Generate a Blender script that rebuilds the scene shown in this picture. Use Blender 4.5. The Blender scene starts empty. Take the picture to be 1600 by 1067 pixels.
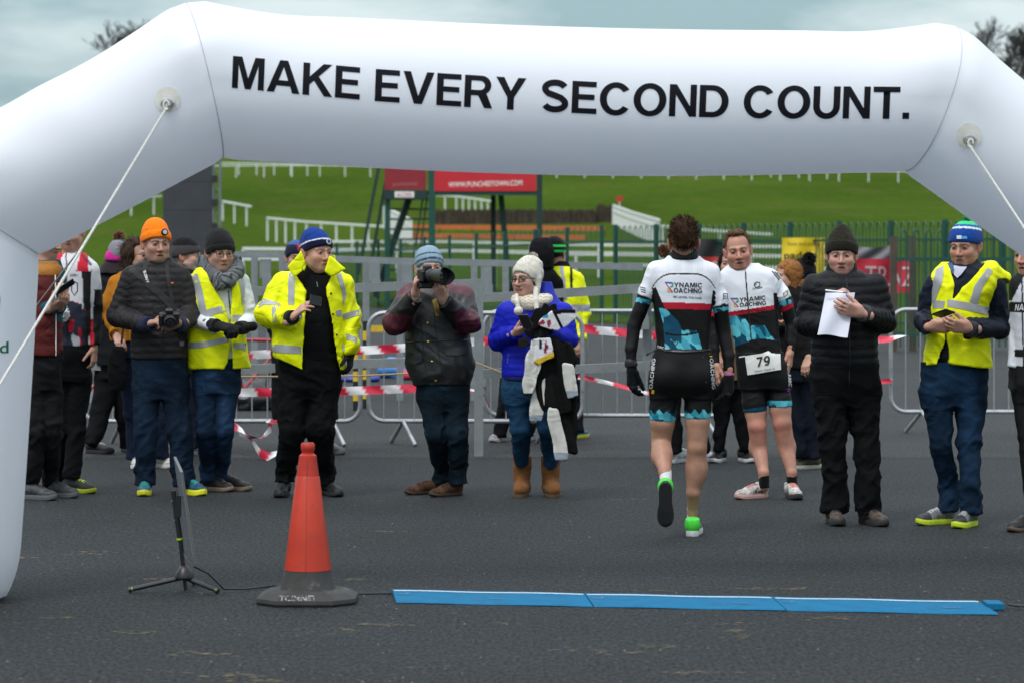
import bpy, bmesh, math, random
import numpy as np
from mathutils import Vector, Matrix
from mathutils.bvhtree import BVHTree

# ------------------------------------------------------------------ camera, sky, sun, exposure
SC = bpy.context.scene
COL = SC.collection
F = 4444.0          # focal length in photo pixels (100 mm on a 36 mm wide frame, 1600 px)
HC = 1.6            # camera height
HZ = 396.0          # photo row of the horizon
cam_d = bpy.data.cameras.new('camera')
cam = bpy.data.objects.new('camera', cam_d); COL.objects.link(cam)
cam.location = (0, 0, HC); cam.rotation_euler = (math.radians(90), 0, 0)
cam_d.sensor_width = 36.0; cam_d.lens = 100.0
cam_d.shift_y = -(533.5 - HZ) / 1600.0
cam_d.clip_start = 0.5; cam_d.clip_end = 5000
cam_d.dof.use_dof = True; cam_d.dof.focus_distance = 16.6; cam_d.dof.aperture_fstop = 4.5
SC.camera = cam

world = bpy.data.worlds.new('World'); SC.world = world; world.use_nodes = True
wn = world.node_tree; wn.nodes.clear()
def N(nt, t, **kw):
    n = nt.nodes.new(t)
    for k, v in kw.items():
        if k == 'inp':
            for i, x in v.items(): n.inputs[i].default_value = x
        else: setattr(n, k, v)
    return n
SUN_EL, SUN_AZ = math.radians(58), math.radians(150)
sky = N(wn, 'ShaderNodeTexSky', sky_type='NISHITA', sun_disc=False, sun_elevation=SUN_EL, sun_rotation=SUN_AZ,
        air_density=1.0, dust_density=2.0, ozone_density=1.5)
bg_sky = N(wn, 'ShaderNodeBackground', inp={1: 0.09})
wn.links.new(sky.outputs[0], bg_sky.inputs[0])
tc = N(wn, 'ShaderNodeTexCoord')
mp = N(wn, 'ShaderNodeMapping'); mp.inputs['Scale'].default_value = (1, 1, 3.2)
nz = N(wn, 'ShaderNodeTexNoise', inp={'Scale': 7.0, 'Detail': 5.0, 'Roughness': 0.55})
wn.links.new(tc.outputs['Generated'], mp.inputs[0]); wn.links.new(mp.outputs[0], nz.inputs['Vector'])
rmp = N(wn, 'ShaderNodeValToRGB')
rmp.color_ramp.elements[0].position = 0.42; rmp.color_ramp.elements[0].color = (0.335, 0.485, 0.53, 1)
rmp.color_ramp.elements[1].position = 0.63; rmp.color_ramp.elements[1].color = (0.72, 0.83, 0.85, 1)
wn.links.new(nz.outputs[0], rmp.inputs[0])
bg_cl = N(wn, 'ShaderNodeBackground', inp={1: 1.0})
# an overcast layer: the cloud deck brightens towards the zenith (as overcast skies do)
sep = N(wn, 'ShaderNodeSeparateXYZ'); wn.links.new(tc.outputs['Generated'], sep.inputs[0])
mr = N(wn, 'ShaderNodeMapRange', inp={1: 0.0, 2: 1.0, 3: 0.72, 4: 2.9}); wn.links.new(sep.outputs[2], mr.inputs[0])
wn.links.new(mr.outputs[0], bg_cl.inputs[1])
mr2 = N(wn, 'ShaderNodeMapRange', inp={1: 0.12, 2: 0.75, 3: 0.0, 4: 0.9}); wn.links.new(sep.outputs[2], mr2.inputs[0])
mxw = N(wn, 'ShaderNodeMix', data_type='RGBA'); wn.links.new(mr2.outputs[0], mxw.inputs[0]); wn.links.new(rmp.outputs[0], mxw.inputs[6]); mxw.inputs[7].default_value = (0.60, 0.615, 0.68, 1)
wn.links.new(mxw.outputs[2], bg_cl.inputs[0])
mixw = N(wn, 'ShaderNodeMixShader', inp={0: 0.88})
wn.links.new(bg_sky.outputs[0], mixw.inputs[1]); wn.links.new(bg_cl.outputs[0], mixw.inputs[2])
wo = N(wn, 'ShaderNodeOutputWorld'); wn.links.new(mixw.outputs[0], wo.inputs[0])

sun_d = bpy.data.lights.new('sun', 'SUN'); sun_d.energy = 1.5; sun_d.angle = math.radians(14); sun_d.color = (1.0, 0.97, 0.93)
sun = bpy.data.objects.new('sun', sun_d); COL.objects.link(sun)
# the light comes from behind the camera, a little to the left
sd = Vector((-0.45, -0.75, 0)).normalized() * math.cos(SUN_EL) + Vector((0, 0, math.sin(SUN_EL)))
sun.rotation_euler = sd.to_track_quat('Z', 'Y').to_euler()
sky.sun_rotation = math.atan2(sd.x, sd.y)

SC.view_settings.view_transform = 'Standard'; SC.view_settings.look = 'None'
SC.view_settings.exposure = 0.3; SC.view_settings.gamma = 1.0
SC.view_settings.use_curve_mapping = False
SC.cycles.use_denoising = True
SC.cycles.max_bounces = 6

# ------------------------------------------------------------------ helpers: pixel <-> place
def W(px, py, d):
    """world point at distance d that the photograph shows at pixel (px, py)"""
    return np.array([(px - 800.0) * d / F, d, HC + (HZ - py) * d / F])
def GD(py): return F * HC / (py - HZ)            # distance of flat ground seen at row py
def G(px, py): return W(px, py, GD(py))          # ground point

# ------------------------------------------------------------------ helpers: materials
MATS = {}
def srgb(r, g, b):
    f = lambda c: (c / 255.0 / 12.92) if c / 255.0 <= 0.04045 else ((c / 255.0 + 0.055) / 1.055) ** 2.4
    return (f(r), f(g), f(b))
def base_mat(name):
    m = bpy.data.materials.new(name); m.use_nodes = True
    nt = m.node_tree
    return m, nt, nt.nodes['Principled BSDF']
def mat(name, col=None, rough=0.6, metal=0.0, var=0.12, vscale=8.0, bump=0.0, bscale=60.0, spec=0.5, attr=False, sheen=0.0, sss=0.0, coat=0.0, detail=4.0, wear=None, wrinkle=None):
    """procedural material: colour (or vertex-colour attribute) modulated by noise, with fine relief"""
    if name in MATS: return MATS[name]
    m, nt, b = base_mat(name); MATS[name] = m
    L = nt.links
    tco = N(nt, 'ShaderNodeTexCoord')
    n1 = N(nt, 'ShaderNodeTexNoise', inp={'Scale': vscale, 'Detail': detail, 'Roughness': 0.6})
    L.new(tco.outputs['Object'], n1.inputs['Vector'])
    mr_ = N(nt, 'ShaderNodeMapRange', inp={1: 0.25, 2: 0.75, 3: 1 - var, 4: 1 + var}); L.new(n1.outputs[0], mr_.inputs[0])
    mx = N(nt, 'ShaderNodeMix', data_type='RGBA', blend_type='MULTIPLY'); mx.inputs[0].default_value = 1
    if attr:
        at = N(nt, 'ShaderNodeAttribute', attribute_name='Col'); L.new(at.outputs['Color'], mx.inputs[6])
    else: mx.inputs[6].default_value = (*col, 1)
    L.new(mr_.outputs[0], mx.inputs[7])
    out = mx.outputs[2]
    if wear:
        n3 = N(nt, 'ShaderNodeTexNoise', inp={'Scale': wear[1], 'Detail': 6.0, 'Roughness': 0.7}); L.new(tco.outputs['Object'], n3.inputs['Vector'])
        r3 = N(nt, 'ShaderNodeMapRange', inp={1: wear[2], 2: wear[2] + 0.08, 3: 0.0, 4: wear[3]}); L.new(n3.outputs[0], r3.inputs[0])
        m3 = N(nt, 'ShaderNodeMix', data_type='RGBA'); L.new(r3.outputs[0], m3.inputs[0]); L.new(out, m3.inputs[6]); m3.inputs[7].default_value = (*wear[0], 1)
        out = m3.outputs[2]
    L.new(out, b.inputs['Base Color'])
    b.inputs['Roughness'].default_value = rough; b.inputs['Metallic'].default_value = metal
    b.inputs['Specular IOR Level'].default_value = spec
    if sheen: b.inputs['Sheen Weight'].default_value = sheen; b.inputs['Sheen Roughness'].default_value = 0.5
    if coat: b.inputs['Coat Weight'].default_value = coat
    if sss: b.inputs['Subsurface Weight'].default_value = sss; b.inputs['Subsurface Radius'].default_value = (0.012, 0.005, 0.003); b.inputs['Subsurface Scale'].default_value = 1.0
    if bump:
        n2 = N(nt, 'ShaderNodeTexNoise', inp={'Scale': bscale, 'Detail': 3.0}); L.new(tco.outputs['Object'], n2.inputs['Vector'])
        bp = N(nt, 'ShaderNodeBump', inp={'Strength': bump, 'Distance': 0.004}); L.new(n2.outputs[0], bp.inputs['Height']); L.new(bp.outputs[0], b.inputs['Normal'])
        if wrinkle:
            mw_ = N(nt, 'ShaderNodeMapping'); mw_.inputs['Scale'].default_value = (1, 1, 1.6); L.new(tco.outputs['Object'], mw_.inputs[0])
            n4 = N(nt, 'ShaderNodeTexNoise', inp={'Scale': wrinkle[0], 'Detail': 1.5, 'Roughness': 0.5, 'Distortion': 0.9}); L.new(mw_.outputs[0], n4.inputs['Vector'])
            m1 = N(nt, 'ShaderNodeMath', operation='SUBTRACT', inp={1: .5}); L.new(n4.outputs[0], m1.inputs[0])
            m2 = N(nt, 'ShaderNodeMath', operation='ABSOLUTE'); L.new(m1.outputs[0], m2.inputs[0])
            m5 = N(nt, 'ShaderNodeMath', operation='POWER', inp={1: .7}); L.new(m2.outputs[0], m5.inputs[0])
            n5 = N(nt, 'ShaderNodeTexNoise', inp={'Scale': 3.0, 'Detail': 1.0}); L.new(tco.outputs['Object'], n5.inputs['Vector'])
            r5 = N(nt, 'ShaderNodeMapRange', inp={1: .4, 2: .65, 3: .12, 4: 1.0}); L.new(n5.outputs[0], r5.inputs[0])
            m4 = N(nt, 'ShaderNodeMath', operation='MULTIPLY'); L.new(m5.outputs[0], m4.inputs[0]); L.new(r5.outputs[0], m4.inputs[1])
            b4 = N(nt, 'ShaderNodeBump', inp={'Strength': wrinkle[1], 'Distance': wrinkle[2]}); L.new(m4.outputs[0], b4.inputs['Height']); L.new(b4.outputs[0], bp.inputs['Normal'])
    return m
def simple(name, col, **kw): return mat(name, col, **kw)

# ------------------------------------------------------------------ helpers: objects
def mesh_from(name, V, faces, smooth=True, cols=None):
    me = bpy.data.meshes.new(name)
    V = np.asarray(V, dtype=np.float32).reshape(-1, 3)
    if isinstance(faces, np.ndarray):
        k = faces.shape[1]; nf = len(faces)
        me.vertices.add(len(V)); me.vertices.foreach_set('co', V.ravel())
        me.loops.add(nf * k); me.loops.foreach_set('vertex_index', faces.astype(np.int32).ravel())
        me.polygons.add(nf); me.polygons.foreach_set('loop_start', np.arange(0, nf * k, k, dtype=np.int32))
        me.update(calc_edges=True); me.validate()
    else:
        me.from_pydata([tuple(v) for v in V.tolist()], [], [list(f) for f in faces]); me.update()
    if smooth: me.polygons.foreach_set('use_smooth', np.ones(len(me.polygons), dtype=bool))
    if cols is not None:
        a = me.color_attributes.new('Col', 'FLOAT_COLOR', 'POINT')
        c = np.ones((len(V), 4), dtype=np.float32); c[:, :3] = cols; a.data.foreach_set('color', c.ravel())
    return me
def link(name, me, m=None, parent=None, loc=(0, 0, 0)):
    o = bpy.data.objects.new(name, me); COL.objects.link(o)
    if m is not None and me is not None:
        me.materials.clear(); me.materials.append(m)
    o.location = loc
    if parent is not None: o.parent = parent
    return o
def tag(o, label=None, cat=None, group=None, kind=None):
    if label: o['label'] = label
    if cat: o['category'] = cat
    if group: o['group'] = group
    if kind: o['kind'] = kind
    return o
def empty(name, loc, label=None, cat=None, group=None):
    o = bpy.data.objects.new(name, None); COL.objects.link(o); o.location = tuple(loc); o.empty_display_size = 0.1
    return tag(o, label, cat, group)

class MB:
    """collects simple solids into one mesh"""
    def __init__(s): s.v = []; s.f = []; s.sm = []
    def add(s, v, f, smooth=False):
        n = len(s.v); s.v += [tuple(map(float, x)) for x in v]; s.f += [tuple(i + n for i in q) for q in f]; s.sm += [smooth] * len(f)
        return s
    def box(s, lo, hi):
        (a, b, c), (d, e, g) = lo, hi
        return s.add([(a, b, c), (d, b, c), (d, e, c), (a, e, c), (a, b, g), (d, b, g), (d, e, g), (a, e, g)],
                     [(0, 3, 2, 1), (4, 5, 6, 7), (0, 1, 5, 4), (1, 2, 6, 5), (2, 3, 7, 6), (3, 0, 4, 7)])
    def obox(s, c, ax, ay, az):
        c, ax, ay, az = map(np.asarray, (c, ax, ay, az)); p = []
        for k in (-1, 1):
            for i, j in ((-1, -1), (1, -1), (1, 1), (-1, 1)): p.append(c + i * ax + j * ay + k * az)
        return s.add(p, [(0, 3, 2, 1), (4, 5, 6, 7), (0, 1, 5, 4), (1, 2, 6, 5), (2, 3, 7, 6), (3, 0, 4, 7)])
    def bar(s, a, b, wx, wy, up=(0, 0, 1)):
        """box bar from a to b, wx across (horizontal), wy along up"""
        a, b = np.array(a, float), np.array(b, float); d = b - a; L_ = np.linalg.norm(d); d = d / L_
        u = np.array(up, float)
        if abs(d @ u) > 0.95: u = np.array((0, 1.0, 0))
        x = np.cross(d, u); x /= np.linalg.norm(x); y = np.cross(x, d)
        return s.obox((a + b) / 2, x * wx / 2, y * wy / 2, d * L_ / 2)
    def tube(s, pts, r, n=8, cap=True, closed=False):
        pts = [np.array(p, float) for p in pts]; m = len(pts); rs = r if hasattr(r, '__len__') else [r] * m
        v = []; prev = None
        for i, p in enumerate(pts):
            if closed: t = pts[(i + 1) % m] - pts[i - 1]
            else: t = pts[min(i + 1, m - 1)] - pts[max(i - 1, 0)]
            t = t / (np.linalg.norm(t) + 1e-12)
            if prev is None:
                u = np.array((0, 0, 1.0)) if abs(t[2]) < 0.9 else np.array((1.0, 0, 0))
                x = np.cross(t, u)
            else: x = prev - t * (prev @ t)
            x /= np.linalg.norm(x) + 1e-12; prev = x; y = np.cross(t, x)
            for k in range(n):
                a = 2 * math.pi * k / n; v.append(p + rs[i] * (math.cos(a) * x + math.sin(a) * y))
        f = []
        for i in range(m if closed else m - 1):
            for k in range(n):
                a0 = i * n; b0 = ((i + 1) % m) * n
                f.append((a0 + k, a0 + (k + 1) % n, b0 + (k + 1) % n, b0 + k))
        if cap and not closed: f.append(tuple(reversed(range(n)))); f.append(tuple((m - 1) * n + k for k in range(n)))
        return s.add(v, f, True)
    def lathe(s, prof, c=(0, 0, 0), n=24, axis=None, cap=True):
        """profile [(r, h)] turned about axis through c"""
        c = np.array(c, float); z = np.array(axis if axis is not None else (0, 0, 1.0), float); z /= np.linalg.norm(z)
        u = np.array((0, 0, 1.0)) if abs(z[2]) < 0.9 else np.array((1.0, 0, 0)); x = np.cross(u, z); x /= np.linalg.norm(x); y = np.cross(z, x)
        v = []
        for r, h in prof:
            for k in range(n):
                a = 2 * math.pi * k / n; v.append(c + z * h + r * (math.cos(a) * x + math.sin(a) * y))
        f = []
        for i in range(len(prof) - 1):
            for k in range(n): f.append((i * n + k, i * n + (k + 1) % n, (i + 1) * n + (k + 1) % n, (i + 1) * n + k))
        if cap: f.append(tuple(reversed(range(n)))); f.append(tuple((len(prof) - 1) * n + k for k in range(n)))
        return s.add(v, f, True)
    def prism(s, poly, f0, f1):
        """closed prism between f0(x,y)->3D and f1(x,y)->3D of a 2D polygon"""
        n = len(poly); v = [f0(*p) for p in poly] + [f1(*p) for p in poly]
        return s.add(v, [tuple(range(n)), tuple(reversed(range(n, 2 * n)))] + [(i, i + n, (i + 1) % n + n, (i + 1) % n) for i in range(n)])
    def mesh(s, name):
        me = bpy.data.meshes.new(name); me.from_pydata(s.v, [], s.f); me.update()
        bm = bmesh.new(); bm.from_mesh(me); bmesh.ops.recalc_face_normals(bm, faces=bm.faces)
        bm.to_mesh(me); bm.free()
        me.polygons.foreach_set('use_smooth', s.sm)
        if any(s.sm): me.set_sharp_from_angle(angle=math.radians(40))
        return me
    def build(s, name, m, parent=None, loc=(0, 0, 0)): return link(name, s.mesh(name), m, parent, loc)

# ------------------------------------------------------------------ helpers: noise, distance fields, surface nets
def _hash(ix, iy, iz, seed):
    h = (ix.astype(np.int64) * 374761393 + iy.astype(np.int64) * 668265263 + iz.astype(np.int64) * 2147483647 + seed * 1274126177) & 0xFFFFFFFF
    h = ((h ^ (h >> 13)) * 1274126177) & 0xFFFFFFFF
    return ((h ^ (h >> 16)) & 0xFFFF) / 65535.0
def vnoise(P, seed=0):
    P = np.asarray(P); i = np.floor(P).astype(np.int64); f = P - i; f = f * f * (3 - 2 * f)
    r = 0
    for dx in (0, 1):
        wx = f[:, 0] if dx else 1 - f[:, 0]
        for dy in (0, 1):
            wy = f[:, 1] if dy else 1 - f[:, 1]
            for dz in (0, 1):
                wz = f[:, 2] if dz else 1 - f[:, 2]
                r = r + wx * wy * wz * _hash(i[:, 0] + dx, i[:, 1] + dy, i[:, 2] + dz, seed)
    return r * 2 - 1
def fbm(P, seed=0, oct=3):
    r = 0; a = 1.0; P = np.asarray(P, float)
    for o in range(oct): r = r + a * vnoise(P, seed + o); P = P * 2.03; a *= 0.5
    return r

class Pr:
    """a primitive: fn(X,Y,Z)->distance inside box lo..hi; op u(nion) or s(ubtract)"""
    def __init__(s, fn, lo, hi, k=0.0, g=0, op='u'): s.fn, s.lo, s.hi, s.k, s.g, s.op = fn, np.array(lo, float), np.array(hi, float), k, g, op
def rcone(a, b, ra, rb, k=0.02, g=0, cut_a=False, cut_b=False, op='u'):
    a, b = np.array(a, float), np.array(b, float); ba = b - a; L2 = ba @ ba; u = ba / math.sqrt(L2)
    def fn(X, Y, Z):
        px, py, pz = X - a[0], Y - a[1], Z - a[2]
        t = (px * ba[0] + py * ba[1] + pz * ba[2]) / L2
        tc_ = np.clip(t, 0, 1)
        d = np.sqrt((px - tc_ * ba[0]) ** 2 + (py - tc_ * ba[1]) ** 2 + (pz - tc_ * ba[2]) ** 2) - (ra + (rb - ra) * tc_)
        if cut_b: d = np.maximum(d, (t - 1) * math.sqrt(L2))
        if cut_a: d = np.maximum(d, -t * math.sqrt(L2))
        return d
    R = max(ra, rb)
    return Pr(fn, np.minimum(a, b) - R, np.maximum(a, b) + R, k, g, op)
def ell(c, r, R=None, k=0.02, g=0, op='u'):
    c, r = np.array(c, float), np.array(r, float)
    R_ = None if R is None else np.array(R)
    def fn(X, Y, Z):
        x, y, z = X - c[0], Y - c[1], Z - c[2]
        if R_ is not None:
            x, y, z = (R_[0, 0] * x + R_[1, 0] * y + R_[2, 0] * z, R_[0, 1] * x + R_[1, 1] * y + R_[2, 1] * z, R_[0, 2] * x + R_[1, 2] * y + R_[2, 2] * z)
        k0 = np.sqrt((x / r[0]) ** 2 + (y / r[1]) ** 2 + (z / r[2]) ** 2)
        k1 = np.sqrt((x / r[0] ** 2) ** 2 + (y / r[1] ** 2) ** 2 + (z / r[2] ** 2) ** 2) + 1e-6
        return k0 * (k0 - 1) / k1
    m = r.max() if R is not None else r
    return Pr(fn, c - m, c + m, k, g, op)
def tubez(rows, k=0.02, g=0, n=2.3, op='u', sm=0.025, grow=0.0):
    """rows [(z, cx, cy, a, b)]: a body of superelliptic sections"""
    rows = np.array(sorted(rows)); z0, z1 = rows[0, 0], rows[-1, 0]
    zz = np.linspace(z0, z1, 160); w = max(1, int(sm / (z1 - z0) * 160))
    ker = np.ones(2 * w + 1) / (2 * w + 1); ker = np.convolve(ker, ker)
    pf = [np.convolve(np.pad(np.interp(zz, rows[:, 0], rows[:, i]), 2 * w, mode='edge'), ker, mode='valid') for i in (1, 2, 3, 4)]
    def fn(X, Y, Z):
        zf = Z.ravel(); cx, cy, a, b = [np.interp(zf, zz, p).reshape(Z.shape) for p in pf]
        a = a + grow; b = b + grow
        q = (np.abs((X - cx) / a) ** n + np.abs((Y - cy) / b) ** n) ** (1.0 / n)
        d = (q - 1) * np.minimum(a, b)
        dz = np.maximum(Z - z1, z0 - Z)
        return np.maximum(d, dz)
    lo = [(rows[:, 1] - rows[:, 3]).min() - grow, (rows[:, 2] - rows[:, 4]).min() - grow, z0]
    hi = [(rows[:, 1] + rows[:, 3]).max() + grow, (rows[:, 2] + rows[:, 4]).max() + grow, z1]
    return Pr(fn, lo, hi, k, g, op)
def polyprism(poly, y0, y1, k=0.004, g=0, op='s', rnd=0.0):
    """prism of a polygon in the XZ plane, between depths y0 and y1"""
    poly = np.array(poly, float)
    def fn(X, Y, Z):
        x, z = np.broadcast_arrays(X[:, 0, :], Z[0, 0, :][None, :])
        d = (x - poly[0, 0]) ** 2 + (z - poly[0, 1]) ** 2; s = np.ones_like(d); m = len(poly); j = m - 1
        for i in range(m):
            e = poly[j] - poly[i]; wx, wz = x - poly[i, 0], z - poly[i, 1]
            t = np.clip((wx * e[0] + wz * e[1]) / (e @ e), 0, 1)
            d = np.minimum(d, (wx - e[0] * t) ** 2 + (wz - e[1] * t) ** 2)
            c1 = z >= poly[i, 1]; c2 = z < poly[j, 1]; c3 = e[0] * wz > e[1] * wx
            al = (c1 & c2 & c3) | (~c1 & ~c2 & ~c3); s = np.where(al, -s, s); j = i
        d2 = (s * np.sqrt(d))[:, None, :] - rnd
        return np.maximum(d2, np.maximum(y0 - Y, Y - y1) - rnd)
    return Pr(fn, (poly[:, 0].min() - rnd, y0 - rnd, poly[:, 1].min() - rnd), (poly[:, 0].max() + rnd, y1 + rnd, poly[:, 1].max() + rnd), k, g, op)

def field_mesh(prims, h):
    """evaluate the primitives on a grid and pull out the surface: (V, quads, group per vertex);
    a list of lists is a set of branches, each blended by itself and then joined sharply"""
    br = prims if isinstance(prims[0], list) else [prims]
    us = [p for q in br for p in q if p.op == 'u']
    lo = np.min([p.lo for p in us], axis=0) - 3 * h - 0.01; hi = np.max([p.hi for p in us], axis=0) + 3 * h + 0.01
    n = np.ceil((hi - lo) / h).astype(int) + 1
    ax = [(lo[i] + h * np.arange(n[i])).astype(np.float32) for i in range(3)]
    res = None
    for q_ in br:
        a = np.full(n, 0.5, np.float32); g = np.zeros(n, np.uint8)
        for p in q_:
            mg = p.k + 3 * h
            i0 = np.clip(np.floor((p.lo - mg - lo) / h).astype(int), 0, n); i1 = np.clip(np.ceil((p.hi + mg - lo) / h).astype(int) + 1, 0, n)
            if (i1 <= i0).any(): continue
            sl = tuple(slice(i0[i], i1[i]) for i in range(3))
            X = ax[0][sl[0]][:, None, None]; Y = ax[1][sl[1]][None, :, None]; Z = ax[2][sl[2]][None, None, :]
            d = np.broadcast_to(p.fn(X, Y, Z), a[sl].shape).astype(np.float32); o = a[sl]
            if p.op == 'u':
                g[sl] = np.where(d < o, p.g, g[sl])
                if p.k > 0:
                    w = np.clip(0.5 + 0.5 * (o - d) / p.k, 0, 1); a[sl] = o * (1 - w) + d * w - p.k * w * (1 - w)
                else: a[sl] = np.minimum(o, d)
            else:
                d = -d
                if p.k > 0:
                    w = np.clip(0.5 - 0.5 * (o - d) / p.k, 0, 1); a[sl] = o * (1 - w) + d * w + p.k * w * (1 - w)
                else: a[sl] = np.maximum(o, d)
        if res is None: res = (a, g)
        else:
            a0, g0 = res; w = np.clip(0.5 + 0.5 * (a0 - a) / .008, 0, 1); res = (a0 * (1 - w) + a * w - .008 * w * (1 - w), np.where(a < a0, g, g0))
    a, g = res
    ins = a < 0
    c = np.zeros(n - 1, np.uint8)
    for i in (0, 1):
        for j in (0, 1):
            for k in (0, 1): c += ins[i:n[0] - 1 + i, j:n[1] - 1 + j, k:n[2] - 1 + k]
    idx = np.argwhere((c > 0) & (c < 8)); m = len(idx)
    vid = np.full(n - 1, -1, np.int32); vid[idx[:, 0], idx[:, 1], idx[:, 2]] = np.arange(m)
    acc = np.zeros((m, 3)); cnt = np.zeros(m)
    cor = {}
    for i in (0, 1):
        for j in (0, 1):
            for k in (0, 1): cor[i, j, k] = a[idx[:, 0] + i, idx[:, 1] + j, idx[:, 2] + k]
    for (i, j, k), v0 in cor.items():
        for axn, q in ((0, (1, j, k)), (1, (i, 1, k)), (2, (i, j, 1))):
            if (i, j, k)[axn] == 1: continue
            v1 = cor[q]; mk = (v0 < 0) != (v1 < 0)
            t = v0[mk] / (v0[mk] - v1[mk]); pt = np.tile(np.array((i, j, k), float), (mk.sum(), 1)); pt[:, axn] += t
            acc[mk] += pt; cnt[mk] += 1
    V = lo + h * (idx + acc / cnt[:, None])
    quads = []
    for axn in range(3):
        b1, b2 = [(1, 2), (2, 0), (0, 1)][axn]
        s0 = [slice(None)] * 3; s1 = [slice(None)] * 3; s0[axn] = slice(0, -1); s1[axn] = slice(1, None)
        A, B = ins[tuple(s0)], ins[tuple(s1)]
        e = np.argwhere(A != B)
        e = e[(e[:, b1] > 0) & (e[:, b2] > 0) & (e[:, b1] < n[b1] - 1) & (e[:, b2] < n[b2] - 1)]
        if not len(e): continue
        def at(d1, d2):
            q = e.copy(); q[:, b1] -= d1; q[:, b2] -= d2; return vid[q[:, 0], q[:, 1], q[:, 2]]
        Q = np.stack([at(1, 1), at(0, 1), at(0, 0), at(1, 0)], 1)
        fl = ~A[e[:, 0], e[:, 1], e[:, 2]]
        Q[fl] = Q[fl][:, ::-1]
        quads.append(Q)
    Q = np.concatenate(quads)
    gi = np.clip(np.round((V - lo) / h).astype(int), 0, n - 1)
    # group of the nearest sample that is inside
    return V, Q, g[gi[:, 0], gi[:, 1], gi[:, 2]]
def vnormals(V, Q):
    nrm = np.cross(V[Q[:, 2]] - V[Q[:, 0]], V[Q[:, 3]] - V[Q[:, 1]])
    o = np.zeros_like(V)
    for i in range(4):
        for ax in range(3): o[:, ax] += np.bincount(Q[:, i], nrm[:, ax], len(V))
    return o / (np.linalg.norm(o, axis=1, keepdims=True) + 1e-12)
def vsmooth(val, Q, it=2):
    val = np.asarray(val, float); one = val.ndim == 1
    if one: val = val[:, None]
    n = len(val); cn = np.bincount(Q.ravel(), minlength=n)[:, None] + 1e-9
    for _ in range(it):
        fm = val[Q].mean(axis=1); o = np.zeros_like(val)
        for ax in range(val.shape[1]):
            for i in range(4): o[:, ax] += np.bincount(Q[:, i], fm[:, ax], n)
        val = o / cn
    return val[:, 0] if one else val
def tris(Q): return [tuple(q) for q in Q.tolist()]

def text_flat(s, size=1.0, bold=0.0, space=1.0, res=3):
    """(V2, faces) of a line of lettering, origin at the left of the baseline; cap height about 0.68*size"""
    cu = bpy.data.curves.new('lettering', 'FONT'); cu.body = s; cu.size = size; cu.offset = bold; cu.resolution_u = res; cu.space_character = space
    o = bpy.data.objects.new('lettering', cu); COL.objects.link(o)
    dg = bpy.context.evaluated_depsgraph_get(); dg.update()
    me = o.evaluated_get(dg).to_mesh()
    V = [tuple(v.co) for v in me.vertices]; Fc = [tuple(p.vertices) for p in me.polygons]
    o.evaluated_get(dg).to_mesh_clear(); bpy.data.objects.remove(o); bpy.data.curves.remove(cu)
    return V, Fc
def gridcut(V, Fc, step):
    """cut a flat mesh along a grid so that it can follow a curved surface"""
    bm = bmesh.new(); vs = [bm.verts.new((v[0], v[1], 0)) for v in V]
    for f in Fc:
        try: bm.faces.new([vs[i] for i in f])
        except ValueError: pass
    xs = [v[0] for v in V]; ys = [v[1] for v in V]
    for ax, (lo, hi) in ((0, (min(xs), max(xs))), (1, (min(ys), max(ys)))):
        k = lo + step
        while k < hi:
            co = (k, 0, 0) if ax == 0 else (0, k, 0); no = (1, 0, 0) if ax == 0 else (0, 1, 0)
            bmesh.ops.bisect_plane(bm, geom=bm.verts[:] + bm.edges[:] + bm.faces[:], plane_co=co, plane_no=no); k += step
    bm.verts.index_update()
    V2 = [tuple(v.co) for v in bm.verts]; F2 = [tuple(v.index for v in f.verts) for f in bm.faces]; bm.free()
    return V2, F2
CAMP = Vector((0, 0, HC))
def cast(bvh, px, py):
    dr = (Vector(W(px, py, 1.0)) - CAMP).normalized()
    r = bvh.ray_cast(CAMP, dr)
    if r[0] is None:
        # nearest approach of the line to the surface
        best = None
        for d in (12.5, 13.5, 16, 17, 18, 19, 20):
            q = bvh.find_nearest(CAMP + dr * d)
            if q[0] is not None:
                dist = (q[0] - (CAMP + dr * (q[0] - CAMP).dot(dr))).length
                if best is None or dist < best[0]: best = (dist, q)
        r = best[1]
    return np.array(r[0]), np.array(r[1])
def decal(name, V2, F2, bvh, m, parent, off=0.003, step=5.0, flip=False):
    """lettering, stripe or badge in photo pixels laid on a surface (real geometry, a few mm proud)"""
    V2, F2 = gridcut(V2, F2, step)
    out = []
    for v in V2:
        p, n = cast(bvh, v[0], v[1])
        if n[1] > 0 and abs(n[1]) > 0.2: n = -n
        out.append(p + n * off)
    base = np.array(parent.location) if parent is not None else np.zeros(3)
    return link(name, mesh_from(name, np.array(out) - base, F2, True), m, parent)
def text_px(s, x0, y0, x1, y1, cap, bold=0.0, space=1.0):
    """lettering fitted in pixels: baseline from (x0,y0) to (x1,y1), cap height in px"""
    V, Fc = text_flat(s, 1.0, bold, space)
    xs = [v[0] for v in V]; a, b = min(xs), max(xs); hh = max(v[1] for v in V if True)
    sx = 1.0 / (b - a); ch = cap / 0.682
    return [(x0 + (x1 - x0) * (v[0] - a) * sx, y0 + (y1 - y0) * (v[0] - a) * sx - v[1] * ch) for v in V], Fc

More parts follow.
